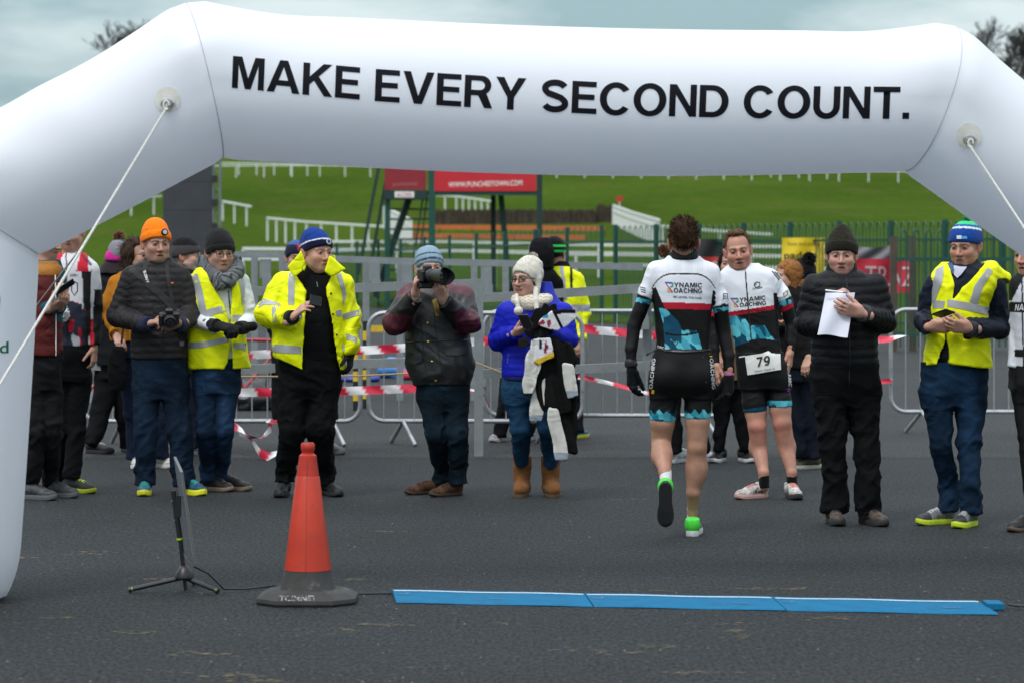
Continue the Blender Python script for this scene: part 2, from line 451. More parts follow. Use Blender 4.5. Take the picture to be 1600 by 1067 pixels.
# ------------------------------------------------------------------ bold grotesque capitals (outlines with holes, cap height 1)
from mathutils.geometry import tessellate_polygon
def _arc(cx, cy, rx, ry, a0, a1, n=14): return [(cx + rx * math.cos(math.radians(a0 + (a1 - a0) * i / n)), cy + ry * math.sin(math.radians(a0 + (a1 - a0) * i / n))) for i in range(n + 1)]
def _stroke(pts, w):
    P = [np.array(p) for p in pts]; L_, R_ = [], []
    for i, p in enumerate(P):
        t = P[min(i + 1, len(P) - 1)] - P[max(i - 1, 0)]; t = t / np.linalg.norm(t); nn = np.array((-t[1], t[0])) * w / 2
        L_.append(tuple(p + nn)); R_.append(tuple(p - nn))
    return L_ + R_[::-1]
GL = {
 'M': (.95, [[(0, 0), (0, 1), (.28, 1), (.475, .34), (.67, 1), (.95, 1), (.95, 0), (.77, 0), (.77, .74), (.56, 0), (.39, 0), (.18, .74), (.18, 0)]]),
 'A': (.98, [[(0, 0), (.37, 1), (.61, 1), (.98, 0), (.76, 0), (.69, .21), (.29, .21), (.22, 0)], [(.35, .38), (.63, .38), (.49, .79)]]),
 'K': (.88, [[(0, 0), (0, 1), (.2, 1), (.2, .58), (.60, 1), (.86, 1), (.47, .60), (.89, 0), (.64, 0), (.33, .46), (.2, .33), (.2, 0)]]),
 'E': (.74, [[(0, 0), (0, 1), (.72, 1), (.72, .83), (.2, .83), (.2, .6), (.67, .6), (.67, .43), (.2, .43), (.2, .17), (.74, .17), (.74, 0)]]),
 'V': (.92, [[(0, 1), (.22, 1), (.46, .25), (.70, 1), (.92, 1), (.58, 0), (.34, 0)]]),
 'R': (.84, [[(0, 0), (0, 1), (.48, 1)] + _arc(.50, .705, .29, .295, 90, -58, 10) + [(.84, 0), (.60, 0), (.41, .38), (.2, .38), (.2, 0)], [(.2, .84), (.46, .84)] + _arc(.46, .695, .14, .145, 90, -90, 8) + [(.2, .55)]]),
 'P': (.78, [[(0, 0), (0, 1), (.48, 1)] + _arc(.48, .69, .30, .31, 90, -90, 10) + [(.2, .38), (.2, 0)], [(.2, .84), (.46, .84)] + _arc(.46, .695, .14, .145, 90, -90, 8) + [(.2, .55)]]),
 'Y': (.90, [[(0, 1), (.24, 1), (.45, .58), (.66, 1), (.9, 1), (.55, .38), (.55, 0), (.35, 0), (.35, .38)]]),
 'O': (.98, [_arc(.49, .5, .49, .52, 0, 348, 29), _arc(.49, .5, .275, .345, 0, 348, 29)]),
 'C': (.92, [_arc(.48, .5, .48, .52, 35, 325, 26) + _arc(.48, .5, .27, .345, 322, 38, 22)]),
 'G': (.96, [_arc(.48, .5, .48, .52, 38, 320, 26) + [(.93, .15), (.93, .53), (.52, .53), (.52, .37), (.74, .37), (.74, .25)] + _arc(.48, .5, .27, .345, 308, 42, 20)]),
 'S': (.84, [_stroke(_arc(.42, .73, .30, .185, 20, 205, 12) + [(.21, .585), (.42, .515), (.60, .45)] + _arc(.42, .275, .31, .19, 25, -160, 12), .195)]),
 'N': (.81, [[(0, 0), (0, 1), (.21, 1), (.62, .33), (.62, 1), (.81, 1), (.81, 0), (.61, 0), (.19, .68), (.19, 0)]]),
 'D': (.87, [[(0, 0), (0, 1), (.4, 1)] + _arc(.40, .5, .47, .5, 88, -88, 16) + [(.4, 0)], [(.2, .17), (.2, .83), (.38, .83)] + _arc(.38, .5, .28, .33, 86, -86, 14) + [(.38, .17)]]),
 'U': (.80, [[(0, 1)] + _arc(.4, .38, .4, .40, 180, 360, 14) + [(.8, 1), (.6, 1)] + _arc(.4, .38, .2, .215, 360, 180, 12) + [(.2, 1)]]),
 'T': (.80, [[(0, 1), (.8, 1), (.8, .83), (.5, .83), (.5, 0), (.3, 0), (.3, .83), (0, .83)]]),
 'I': (.2, [[(0, 0), (0, 1), (.2, 1), (.2, 0)]]),
 'L': (.66, [[(0, 0), (0, 1), (.2, 1), (.2, .17), (.66, .17), (.66, 0)]]),
 'H': (.80, [[(0, 0), (0, 1), (.2, 1), (.2, .6), (.6, .6), (.6, 1), (.8, 1), (.8, 0), (.6, 0), (.6, .43), (.2, .43), (.2, 0)]]),
 'W': (1.2, [[(0, 1), (.21, 1), (.345, .3), (.5, 1), (.7, 1), (.855, .3), (.99, 1), (1.2, 1), (.95, 0), (.75, 0), (.6, .68), (.45, 0), (.25, 0)]]),
 '.': (.2, [[(0, 0), (0, .2), (.2, .2), (.2, 0)]]),
 ',': (.2, [[(0, -.12), (.05, .2), (.2, .2), (.12, -.12)]]),
 '7': (.66, [[(0, 1), (.66, 1), (.66, .84), (.33, 0), (.12, 0), (.44, .82), (0, .82)]]),
 '9': (.68, [[(.14, .02)] + _arc(.34, .44, .34, .46, -62, 0, 8) + [(.68, .66)] + _arc(.34, .66, .34, .34, 0, 285, 22) + [(.47, .42), (.42, .2), (.15, .17)], _arc(.34, .67, .145, .17, 0, 340, 17)]),
}
def caps_flat(s, gap=.10, space=.34):
    """(V2, tris, width) of a word line in the capitals above"""
    V, T, x = [], [], 0.0
    for ch in s:
        if ch == ' ': x += space; continue
        w, loops = GL[ch]; lp = [[Vector((a + x, b, 0)) for a, b in l] for l in loops]
        n = len(V)
        for l in lp: V += [(v.x, v.y) for v in l]
        T += [tuple(i + n for i in t) for t in tessellate_polygon(lp)]
        x += w + gap
    return V, T, x - gap
def caps_px(s, x0, y0, x1, y1, cap, gap=.10, space=.34, shear=0.0):
    V, T, w = caps_flat(s, gap, space)
    if abs(y1 - y0) > .3 * abs(x1 - x0):      # lettering that runs steeply: turn the letters with the line
        l = math.hypot(x1 - x0, y1 - y0); u = ((x1 - x0) / l, (y1 - y0) / l)
        return [(x0 + (x1 - x0) * v[0] / w + u[1] * v[1] * cap, y0 + (y1 - y0) * v[0] / w - u[0] * v[1] * cap) for v in V], T
    return [(x0 + (x1 - x0) * v[0] / w + shear * v[1] * cap, y0 + (y1 - y0) * v[0] / w - v[1] * cap) for v in V], T

# ------------------------------------------------------------------ the setting: ground, hill
PROF = np.array([(0, 0.0), (46, 0.0), (60, .05), (80, .28), (110, .9), (150, 2.4), (200, 5.0), (250, 8.1), (320, 13.5), (380, 18.0), (430, 19.6), (600, 20), (3000, 20)])
def hill_z(y): return np.interp(y, PROF[:, 0], PROF[:, 1])
_dd = np.linspace(60, 400, 1400); _pp = HZ - (hill_z(_dd) - HC) * F / _dd
def HG(px, py):
    """point of the hill seen at pixel (px, py)"""
    d = float(np.interp(-py, -_pp, _dd)); return W(px, py, d)
def fence_s(px): return 68.0 + (px - 940) * .0244 if px > 940 else 68.0 + (px - 940) * .0425   # pixels per metre along the fence
def fence_d(px): return F / fence_s(px)

def asphalt_mat():
    m, nt, b = base_mat('asphalt'); L = nt.links
    tco = N(nt, 'ShaderNodeTexCoord'); pos = tco.outputs['Object']
    big = N(nt, 'ShaderNodeTexNoise', inp={'Scale': 0.55, 'Detail': 5.0, 'Roughness': 0.6}); L.new(pos, big.inputs['Vector'])
    fine = N(nt, 'ShaderNodeTexNoise', inp={'Scale': 58.0, 'Detail': 2.0, 'Roughness': 0.75}); mpf = N(nt, 'ShaderNodeMapping'); mpf.inputs['Scale'].default_value = (1, 0.36, 1); L.new(pos, mpf.inputs[0]); L.new(mpf.outputs[0], fine.inputs['Vector'])
    vor = N(nt, 'ShaderNodeTexVoronoi', inp={'Scale': 75.0}); L.new(pos, vor.inputs['Vector'])
    sepx = N(nt, 'ShaderNodeSeparateXYZ'); L.new(pos, sepx.inputs[0])
    # two lays of tarmac meet in a ragged seam
    sn = N(nt, 'ShaderNodeTexNoise', inp={'Scale': 1.3, 'Detail': 6.0, 'Roughness': 0.65}); L.new(pos, sn.inputs['Vector'])
    a1 = N(nt, 'ShaderNodeMath', operation='MULTIPLY_ADD', inp={1: 0.55}); L.new(sn.outputs[0], a1.inputs[0]); L.new(sepx.outputs[1], a1.inputs[2])
    sm_ = N(nt, 'ShaderNodeMapRange', inp={1: 22.55, 2: 22.75, 3: 0.0, 4: 1.0}); L.new(a1.outputs[0], sm_.inputs[0])
    cm = N(nt, 'ShaderNodeMix', data_type='RGBA'); cm.inputs[6].default_value = (0.0150, 0.0180, 0.0188, 1); cm.inputs[7].default_value = (0.0245, 0.0262, 0.0262, 1)
    L.new(sm_.outputs[0], cm.inputs[0])
    # the joint itself: a dark damp line
    jn = N(nt, 'ShaderNodeMath', operation='SUBTRACT', inp={1: 22.5}); L.new(a1.outputs[0], jn.inputs[0])
    ja = N(nt, 'ShaderNodeMath', operation='ABSOLUTE'); L.new(jn.outputs[0], ja.inputs[0])
    jr = N(nt, 'ShaderNodeMapRange', inp={1: 0.0, 2: 0.22, 3: 0.62, 4: 1.0}); L.new(ja.outputs[0], jr.inputs[0])
    r1 = N(nt, 'ShaderNodeMapRange', inp={1: 0.3, 2: 0.7, 3: 0.78, 4: 1.22}); L.new(big.outputs[0], r1.inputs[0])
    r2 = N(nt, 'ShaderNodeMapRange', inp={1: 0.34, 2: 0.66, 3: 0.10, 4: 1.9}); L.new(fine.outputs[0], r2.inputs[0])
    mu = N(nt, 'ShaderNodeMath', operation='MULTIPLY'); L.new(r1.outputs[0], mu.inputs[0]); L.new(r2.outputs[0], mu.inputs[1])
    mu2 = N(nt, 'ShaderNodeMath', operation='MULTIPLY'); L.new(mu.outputs[0], mu2.inputs[0]); L.new(jr.outputs[0], mu2.inputs[1])
    mx = N(nt, 'ShaderNodeMix', data_type='RGBA', blend_type='MULTIPLY'); mx.inputs[0].default_value = 1
    L.new(cm.outputs[2], mx.inputs[6]); L.new(mu2.outputs[0], mx.inputs[7])
    # pale chippings here and there
    vr = N(nt, 'ShaderNodeSeparateColor'); L.new(vor.outputs['Color'], vr.inputs[0])
    pr_ = N(nt, 'ShaderNodeMapRange', inp={1: 0.985, 2: 0.997, 3: 0.0, 4: 0.35}); L.new(vr.outputs[0], pr_.inputs[0])
    mx2 = N(nt, 'ShaderNodeMix', data_type='RGBA'); L.new(pr_.outputs[0], mx2.inputs[0]); L.new(mx.outputs[2], mx2.inputs[6]); mx2.inputs[7].default_value = (0.15, 0.16, 0.165, 1)
    # faint straw-coloured smears
    st = N(nt, 'ShaderNodeTexNoise', inp={'Scale': 2.2, 'Detail': 6.0, 'Roughness': 0.7}); mpp = N(nt, 'ShaderNodeMapping'); mpp.inputs['Scale'].default_value = (1.0, 0.55, 1)
    L.new(pos, mpp.inputs[0]); L.new(mpp.outputs[0], st.inputs['Vector'])
    sr = N(nt, 'ShaderNodeMapRange', inp={1: 0.68, 2: 0.78, 3: 0.0, 4: 0.35}); L.new(st.outputs[0], sr.inputs[0])
    mx3 = N(nt, 'ShaderNodeMix', data_type='RGBA'); L.new(sr.outputs[0], mx3.inputs[0]); L.new(mx2.outputs[2], mx3.inputs[6]); mx3.inputs[7].default_value = (0.13, 0.11, 0.07, 1)
    L.new(mx3.outputs[2], b.inputs['Base Color'])
    b.inputs['Roughness'].default_value = 0.85; b.inputs['Specular IOR Level'].default_value = 0.25
    bp = N(nt, 'ShaderNodeBump', inp={'Strength': 1.0, 'Distance': 0.012}); L.new(fine.outputs[0], bp.inputs['Height']); L.new(bp.outputs[0], b.inputs['Normal'])
    return m
gv = [(-3000, -60, 0), (3000, -60, 0), (3000, 3000, 0), (-3000, 3000, 0)]
tag(link('ground', mesh_from('ground', gv, [(0, 1, 2, 3)], False), asphalt_mat()), 'dark grey tarmac forecourt with a ragged seam and scattered pale chippings', 'tarmac', kind='structure')

def grass_mat():
    m, nt, b = base_mat('turf'); L = nt.links
    tco = N(nt, 'ShaderNodeTexCoord'); pos = tco.outputs['Object']
    n1 = N(nt, 'ShaderNodeTexNoise', inp={'Scale': 0.05, 'Detail': 6.0, 'Roughness': 0.6}); mpp = N(nt, 'ShaderNodeMapping'); mpp.inputs['Scale'].default_value = (1, 0.45, 1)
    L.new(pos, mpp.inputs[0]); L.new(mpp.outputs[0], n1.inputs['Vector'])
    n2 = N(nt, 'ShaderNodeTexNoise', inp={'Scale': 1.6, 'Detail': 5.0, 'Roughness': 0.7}); L.new(pos, n2.inputs['Vector'])
    cr = N(nt, 'ShaderNodeValToRGB'); e = cr.color_ramp.elements
    e[0].position = 0.3; e[0].color = (0.029, 0.056, 0.0075, 1); e[1].position = 0.72; e[1].color = (0.057, 0.094, 0.013, 1)
    L.new(n1.outputs[0], cr.inputs[0])
    r2 = N(nt, 'ShaderNodeMapRange', inp={1: 0.3, 2: 0.7, 3: 0.72, 4: 1.25}); L.new(n2.outputs[0], r2.inputs[0])
    mx = N(nt, 'ShaderNodeMix', data_type='RGBA', blend_type='MULTIPLY'); mx.inputs[0].default_value = 1; L.new(cr.outputs[0], mx.inputs[6]); L.new(r2.outputs[0], mx.inputs[7])
    n3 = N(nt, 'ShaderNodeTexNoise', inp={'Scale': 0.16, 'Detail': 7.0, 'Roughness': 0.7}); L.new(mpp.outputs[0], n3.inputs['Vector'])
    r3 = N(nt, 'ShaderNodeMapRange', inp={1: 0.52, 2: 0.72, 3: 0.0, 4: 0.6}); L.new(n3.outputs[0], r3.inputs[0])
    mb_ = N(nt, 'ShaderNodeMix', data_type='RGBA'); L.new(r3.outputs[0], mb_.inputs[0]); L.new(mx.outputs[2], mb_.inputs[6]); mb_.inputs[7].default_value = (0.070, 0.075, 0.022, 1)
    L.new(mb_.outputs[2], b.inputs['Base Color']); b.inputs['Roughness'].default_value = 1.0; b.inputs['Specular IOR Level'].default_value = 0.0
    bp = N(nt, 'ShaderNodeBump', inp={'Strength': 0.6, 'Distance': 0.15}); L.new(n2.outputs[0], bp.inputs['Height']); L.new(bp.outputs[0], b.inputs['Normal'])
    return m
def make_hill():
    V = []; Fq = []
    K = [W(x, 0, fence_d(x)) for x in (470, 940, 1660)]; K = [np.array((-420, K[0][1] - 30)), K[0][:2], K[1][:2], K[2][:2], K[2][:2] + np.array((300, -20))]
    us = []
    for i in range(4):
        n_ = (60, 12, 12, 50)[i]
        for k in range(n_): us.append(K[i] + (K[i + 1] - K[i]) * k / n_)
    us.append(K[4])
    vs = np.concatenate([np.linspace(0, 120, 40), np.linspace(125, 420, 60), np.linspace(440, 2600, 14)])
    nv = len(vs); dirn = np.array((0.0, 1.0))
    for p in us:
        for k, v in enumerate(vs):
            q = p + dirn * v
            if v > 300: q = q * np.array((1 + (v - 300) / 500.0, 1))
            z = 0.012 if v == 0 else hill_z(q[1]) + 0.03
            if v > 6: z += 0.10 * math.sin(q[0] * 0.07 + q[1] * 0.031) + 0.35 * min(1, v / 250) * math.sin(q[0] * 0.021 + 1.0)
            V.append((q[0], q[1], z))
    for i in range(len(us) - 1):
        for k in range(nv - 1): Fq.append((i * nv + k, (i + 1) * nv + k, (i + 1) * nv + k + 1, i * nv + k + 1))
    tag(link('hill', mesh_from('hill', V, Fq), grass_mat()), 'green turf slope of the racecourse rising behind the fence', 'hill', kind='structure')
make_hill()

# ------------------------------------------------------------------ bare trees on the skyline
M_BARK = mat('bark', (0.035, 0.032, 0.03), rough=0.9, var=0.3)
def bare_tree(x, d, h, seed, label, spread=0.55):
    rnd = random.Random(seed); base = np.array((W(x, 0, d)[0], d, hill_z(d) - 0.3))
    root = empty('bare_tree', base, label, 'tree', 'bare trees on the skyline')
    tr = MB(); br = MB()
    def grow(p, dr, L_, r, lvl):
        n = 3 if lvl < 2 else 2; pts = [p]; q = p.copy(); dd = dr.copy()
        for i in range(n):
            dd = dd + np.array([rnd.gauss(0, .16), rnd.gauss(0, .16), rnd.gauss(0.04, .1)]); dd /= np.linalg.norm(dd); q = q + dd * L_ / n; pts.append(q.copy())
        rr = [max(.035, r * (1 - 0.45 * i / n)) for i in range(n + 1)]
        (tr if lvl == 0 else br).tube(pts, rr, n=6 if lvl == 0 else (4 if lvl < 3 else 3), cap=False)
        if lvl >= 6 or (lvl == 5 and rnd.random() < .1): return
        k = rnd.choice((3, 4)) if lvl < 3 else rnd.choice((3, 3, 4))
        for _ in range(k):
            a = rnd.uniform(0, 2 * math.pi); s_ = spread * rnd.uniform(0.5, 1.3)
            nd = dd + s_ * np.array((math.cos(a), math.sin(a), rnd.uniform(-.15, .35))); nd /= np.linalg.norm(nd)
            grow(pts[-1] if rnd.random() < .6 else pts[rnd.randint(1, n)], nd, L_ * rnd.uniform(.62, .85), rr[-1] * .62, lvl + 1)
    grow(np.zeros(3), np.array((0, 0, 1.0)), h * 0.25, h * 0.022, 0)
    tr.build('trunk', M_BARK, root); br.build('crown', M_BARK, root)
for i, (x, d, h, lb) in enumerate([
        (225, 405, 21.5, 'bare dark tree on the skyline behind the upper corner of the arch'),
        (1572, 400, 19.5, 'bare tree above the sloping white arch tube, first of the skyline row'),
        (1612, 396, 21, 'tall bare tree in the skyline row at the picture edge'),
        (1545, 412, 16.5, 'smaller bare tree peeking over the bend of the arch'),
        (1590, 420, 19, 'bare tree in the second rank of the skyline row, between the two tallest'), (1650, 402, 21, 'bare tree at the far end of the skyline row')]):
    bare_tree(x, d, h, 11 + i * 7, lb)

# ------------------------------------------------------------------ racecourse rails, hedge, hurdles
M_RAIL = mat('white_plastic_rail', (0.62, 0.64, 0.60), rough=0.5, var=0.08)
def rail_run(px_pts, label, h=1.2, gap=2.4, two=False, wide=0.055, slope_post=0.0):
    """white running rail through hill points given in photo pixels (feet of the posts)"""
    P = [HG(*q) for q in px_pts]
    root = empty('running_rail', P[0], label, 'rail', 'white racecourse rails')
    b = P[0]; up = np.array((0, 0, h))
    m = MB()
    for i in range(len(P) - 1): m.bar(P[i] + up - b, P[i + 1] + up - b, 0.11, 0.10)
    m.build('top_rail', M_RAIL, root)
    if two:
        m = MB()
        for i in range(len(P) - 1): m.bar(P[i] + up * .72 - b, P[i + 1] + up * .72 - b, 0.10, 0.10)
        m.build('lower_rail', M_RAIL, root)
    pm = MB(); pm.lathe([(wide, -.25), (wide, h - 0.058)], n=8); pme = pm.mesh('post')
    acc = 0.0; nxt = 0.0
    for i in range(len(P) - 1):
        L_ = np.linalg.norm(P[i + 1] - P[i])
        while nxt <= acc + L_:
            q = P[i] + (P[i + 1] - P[i]) * ((nxt - acc) / L_)
            link('post', pme, M_RAIL, root, tuple(q - b)); nxt += gap
        acc += L_
rail_run([(325, 281), (500, 280), (760, 284), (1000, 286), (1200, 289), (1420, 291)], 'long white rail high on the slope just under the arch beam', gap=2.45)
rail_run([(345, 276), (420, 277), (500, 279)], 'second white rail doubling the highest run beside the screen', gap=1.7)
rail_run([(1000, 279), (1180, 282), (1330, 287)], 'farther white rail with close posts under the arch beam', gap=3.1)
rail_run([(348, 346), (392, 356)], 'short white rail of three posts beside the screen truss', gap=4.0)
rail_run([(418, 378), (470, 385), (540, 391), (600, 396)], 'white rail dropping down the slope behind the blue bobble hat', gap=1.9)
rail_run([(205, 338), (252, 336)], 'short white rail at the dark edge of the screen by the arch', gap=2.0)
rail_run([(678, 334), (715, 337), (768, 346)], 'short white rail seen under the platform of the tower', gap=1.7)
rail_run([(958, 354), (985, 366), (1030, 383)], 'white rail funnel descending behind the walking athlete', gap=0.62, two=True)
rail_run([(600, 357), (643, 383)], 'white rail wing seen through the tower stairs', gap=0.5, two=True)
rail_run([(1035, 395), (1110, 404), (1205, 412)], 'white rail ending in a single post left of the yellow banner', gap=2.6)
rail_run([(470, 428), (700, 428), (900, 436), (1300, 442)], 'long white double rail behind the green fence, the upper one', gap=3.6, two=True)
rail_run([(380, 446), (640, 450), (860, 456), (1300, 468)], 'long white double rail close behind the green fence, the nearer one', gap=3.2, two=True)
M_HEDGE = mat('birch_hedge', (0.045, 0.033, 0.022), rough=0.95, var=0.5, vscale=3.0, bump=1.0, bscale=14)
def hedge(px0, px1, py, hh, dep, label):
    a, c = HG(px0, py), HG(px1, py); b = a; root = empty('birch_hedge', a, label, 'hedge', 'birch hedges on the course'); m = MB(); rnd = random.Random(4)
    L_ = np.linalg.norm(c - a); u = (c - a) / L_; n = int(L_ / 0.11)
    for i in range(n):
        for row in range(4):
            p = u * (i * .11 + rnd.uniform(0, .1)) + np.array((0, row * dep / 4 + rnd.uniform(0, .1), -.2)); top = p + np.array((rnd.uniform(-.05, .05), rnd.uniform(-.05, .05), .2 + hh * rnd.uniform(.86, 1.05)))
            m.add([p - u * .09, p + u * .09, top + u * .05, top - u * .05, p + np.array((0, .1, 0)), top + np.array((0, .06, 0))], [(0, 1, 2, 3), (0, 4, 5, 3), (1, 2, 5, 4)])
    m.build('twigs', M_HEDGE, root)
    MB().obox(u * L_ / 2 + np.array((0, dep / 2, hh * .42)), u * L_ / 2, np.array((0, dep * .42, 0)), np.array((0, 0, hh * .45))).build('core', M_HEDGE, root)
hedge(672, 932, 352, 0.9, 1.6, 'long low brown birch hedge behind the tower legs')
hedge(932, 957, 351, 1.15, 1.4, 'taller dark block of birch at the end of the hedge')
M_OR = mat('orange_board', (0.48, 0.115, 0.03), rough=0.7, var=0.15)
def orange(px0, px1, py0, py1, h0, label):
    a, c = HG(px0, py0), HG(px1, py1); root = empty('hurdle_board', a, label, 'hurdle', 'orange hurdle boards'); L_ = np.linalg.norm(c - a); u = (c - a) / L_; n = int(L_ / 1.8)
    for i in range(n):
        m = MB(); p = u * (i * 1.8); m.bar(p + (0, 0, h0), p + u * 1.77 + np.array((0, 0, h0)), 0.06, 0.24); m.build('board', M_OR, root)
    m = MB()
    for i in range(n + 1): m.bar(u * (i * 1.8) + np.array((0, .06, -.1)), u * (i * 1.8) + np.array((0, .06, h0)), 0.05, 0.05)
    tag(m.build('stake', M_HEDGE, root), kind='stuff')
orange(636, 968, 368, 371, 0.45, 'upper row of orange hurdle boards behind the tower')
orange(640, 968, 381, 384, 0.38, 'lower row of bright orange hurdle boards behind the tower')

# red disc on a post above the rail funnel
r0 = HG(968, 352); rt = empty('course_marker', r0, 'small red disc on a thin post at the head of the white rail funnel', 'marker')
MB().lathe([(.03, -.1), (.03, 1.35)], n=8).build('post', M_RAIL, rt)
MB().lathe([(.2, -.02), (.2, .02)], c=(0, 0, 1.5), axis=(0, 1, 0), n=18).build('disc', mat('marker_red', (0.45, 0.02, 0.02)), rt)

# ------------------------------------------------------------------ the large screen seen from behind
M_SCR = mat('screen_back', (0.032, 0.035, 0.04), rough=0.6, var=0.2, vscale=3, bump=0.1)
M_TRUSS = mat('truss_metal', (0.22, 0.24, 0.25), rough=0.45, metal=0.7, var=0.25)
def make_screen():
    d = 66.0; s = F / d; b = np.array((W(297, 0, d)[0], d, hill_z(d)))
    root = empty('big_screen', b, 'tall dark grey outdoor screen with truss mast rising behind the orange beanie man', 'screen')
    x0, x1 = (255 - 297) / s, (331 - 297) / s
    zb = HC + (HZ - 425) / s; zt = HC + (HZ - 205) / s
    nz_ = 5; pw = (x1 - x0); ph = (zt - zb) / nz_
    for k in range(nz_):
        MB().box((x0 + .004, -.06, zb + k * ph + .003), (x1 - .004, .10, zb + (k + 1) * ph - .003)).build('cabinet', M_SCR, root)
    m = MB()
    for xx in (x1 + .03, x1 + .19):
        for yy in (0, .16): m.bar((xx, yy, 0), (xx, yy, zt), .035, .035)
    k = 0; z = .1
    while z < zt - .2:
        a_, c_ = (x1 + .03, x1 + .19) if k % 2 else (x1 + .19, x1 + .03); m.bar((a_, 0, z), (c_, 0, z + .2), .02, .02); k += 1; z += .2
    m.build('truss', M_TRUSS, root)
    MB().box((x0 + .02, .03, zb), (x1 - .02, .09, zt)).build('backing', M_SCR, root)
    for z in np.arange(zb + .3, zt, .55): MB().box((x1 + .02, -.09, z), (x1 + .14, -.02, z + .16)).build('cable_box', mat('box_black', (.015, .015, .015)), root)
    MB().box((x0 - .1, -.5, 0.02), (x1 + .35, .7, .4)).box((x0 + .1, -.02, .4), (x0 + .25, .1, zb)).build('base', M_TRUSS, root)
make_screen()

# ------------------------------------------------------------------ commentary tower
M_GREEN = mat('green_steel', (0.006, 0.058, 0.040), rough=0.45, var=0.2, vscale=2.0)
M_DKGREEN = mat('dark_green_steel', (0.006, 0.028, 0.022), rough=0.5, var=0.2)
M_RED = mat('red_board', (0.50, 0.012, 0.022), rough=0.5, var=0.08, vscale=1.5)
M_RED2 = mat('dull_red_board', (0.24, 0.012, 0.02), rough=0.5, var=0.15, vscale=1.5)
M_WHITE = mat('white_paint', (0.78, 0.78, 0.76), rough=0.5, var=0.05)
def make_tower():
    d = 82.0; s = F / d; b = np.array((W(720, 0, d)[0], d, hill_z(d) + .02))
    X = lambda px: (px - 720) / s
    Z = lambda py: HC + (HZ - py) / s - b[2]
    root = empty('viewing_tower', b, 'green steel viewing tower with stairs and red lettered boards', 'tower')
    def leg(name, p0, p1, w, m, y0=0.0, y1=None):
        y1 = y0 if y1 is None else y1
        MB().bar((X(p0[0]), y0, Z(p0[1])), (X(p1[0]), y1, Z(p1[1])), w, w, up=(0, 1, 0)).build(name, m, root)
    gy = 484
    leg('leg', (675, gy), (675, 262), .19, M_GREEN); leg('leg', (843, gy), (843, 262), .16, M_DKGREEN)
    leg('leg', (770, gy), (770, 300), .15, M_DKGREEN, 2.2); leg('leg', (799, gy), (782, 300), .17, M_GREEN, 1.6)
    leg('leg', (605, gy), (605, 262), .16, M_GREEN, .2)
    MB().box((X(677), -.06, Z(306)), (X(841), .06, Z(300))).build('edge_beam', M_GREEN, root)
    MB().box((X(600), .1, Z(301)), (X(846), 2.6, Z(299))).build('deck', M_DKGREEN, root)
    b1 = MB().box((X(679), -.10, Z(299.5)), (X(838), -.07, Z(262))).build('board', M_RED, root)
    b2 = MB().box((X(601), -.04, Z(297)), (X(666), -.01, Z(258))).build('board', M_RED2, root); b2['label'] = 'dull red board over the stairs'
    m = MB().box((X(600), -.05, Z(312)), (X(668), .02, Z(297.5))).build('beam', M_DKGREEN, root)
    def lett(txt, x0, y0, x1, y1, cap, yy, mt):
        V2, F2 = text_px(txt, x0, y0, x1, y1, cap, bold=.01)
        return link('lettering', mesh_from('lettering', [(X(v[0]), yy, Z(v[1])) for v in V2], F2, False), mt, root)
    lett('WWW.PUNCHESTOWN.COM', 701, 293, 816, 290, 7.5, -.105, M_WHITE)
    lett('punchestown', 614, 291, 652, 290, 6.0, -.045, mat('pale_red', (.42, .12, .12)))
    MB().box((X(617), -.06, Z(309)), (X(647), -.052, Z(300))).build('sign_plate', M_WHITE, root)
    lett('ACCESS', 620, 307.5, 644, 307, 5.0, -.065, M_RED)
    # guard rail above the boards (behind the arch)
    m = MB()
    for xx in (601, 640, 675, 730, 785, 841): m.bar((X(xx), .05, Z(262)), (X(xx), .05, Z(225)), .05, .05)
    for py in (226, 244): m.bar((X(600), .05, Z(py)), (X(842), .05, Z(py)), .05, .05)
    m.build('guard_rail', M_GREEN, root)
    # stairs: two stringers, treads, hand rails
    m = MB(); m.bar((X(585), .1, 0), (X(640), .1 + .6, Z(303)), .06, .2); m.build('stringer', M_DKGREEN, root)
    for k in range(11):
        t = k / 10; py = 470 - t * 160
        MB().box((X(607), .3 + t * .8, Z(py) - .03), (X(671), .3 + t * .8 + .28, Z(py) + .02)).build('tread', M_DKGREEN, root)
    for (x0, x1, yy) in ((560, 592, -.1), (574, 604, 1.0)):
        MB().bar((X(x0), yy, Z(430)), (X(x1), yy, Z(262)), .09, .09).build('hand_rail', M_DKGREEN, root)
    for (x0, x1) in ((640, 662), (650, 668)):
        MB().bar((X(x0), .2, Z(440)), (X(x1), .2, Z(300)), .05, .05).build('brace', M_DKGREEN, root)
make_tower()

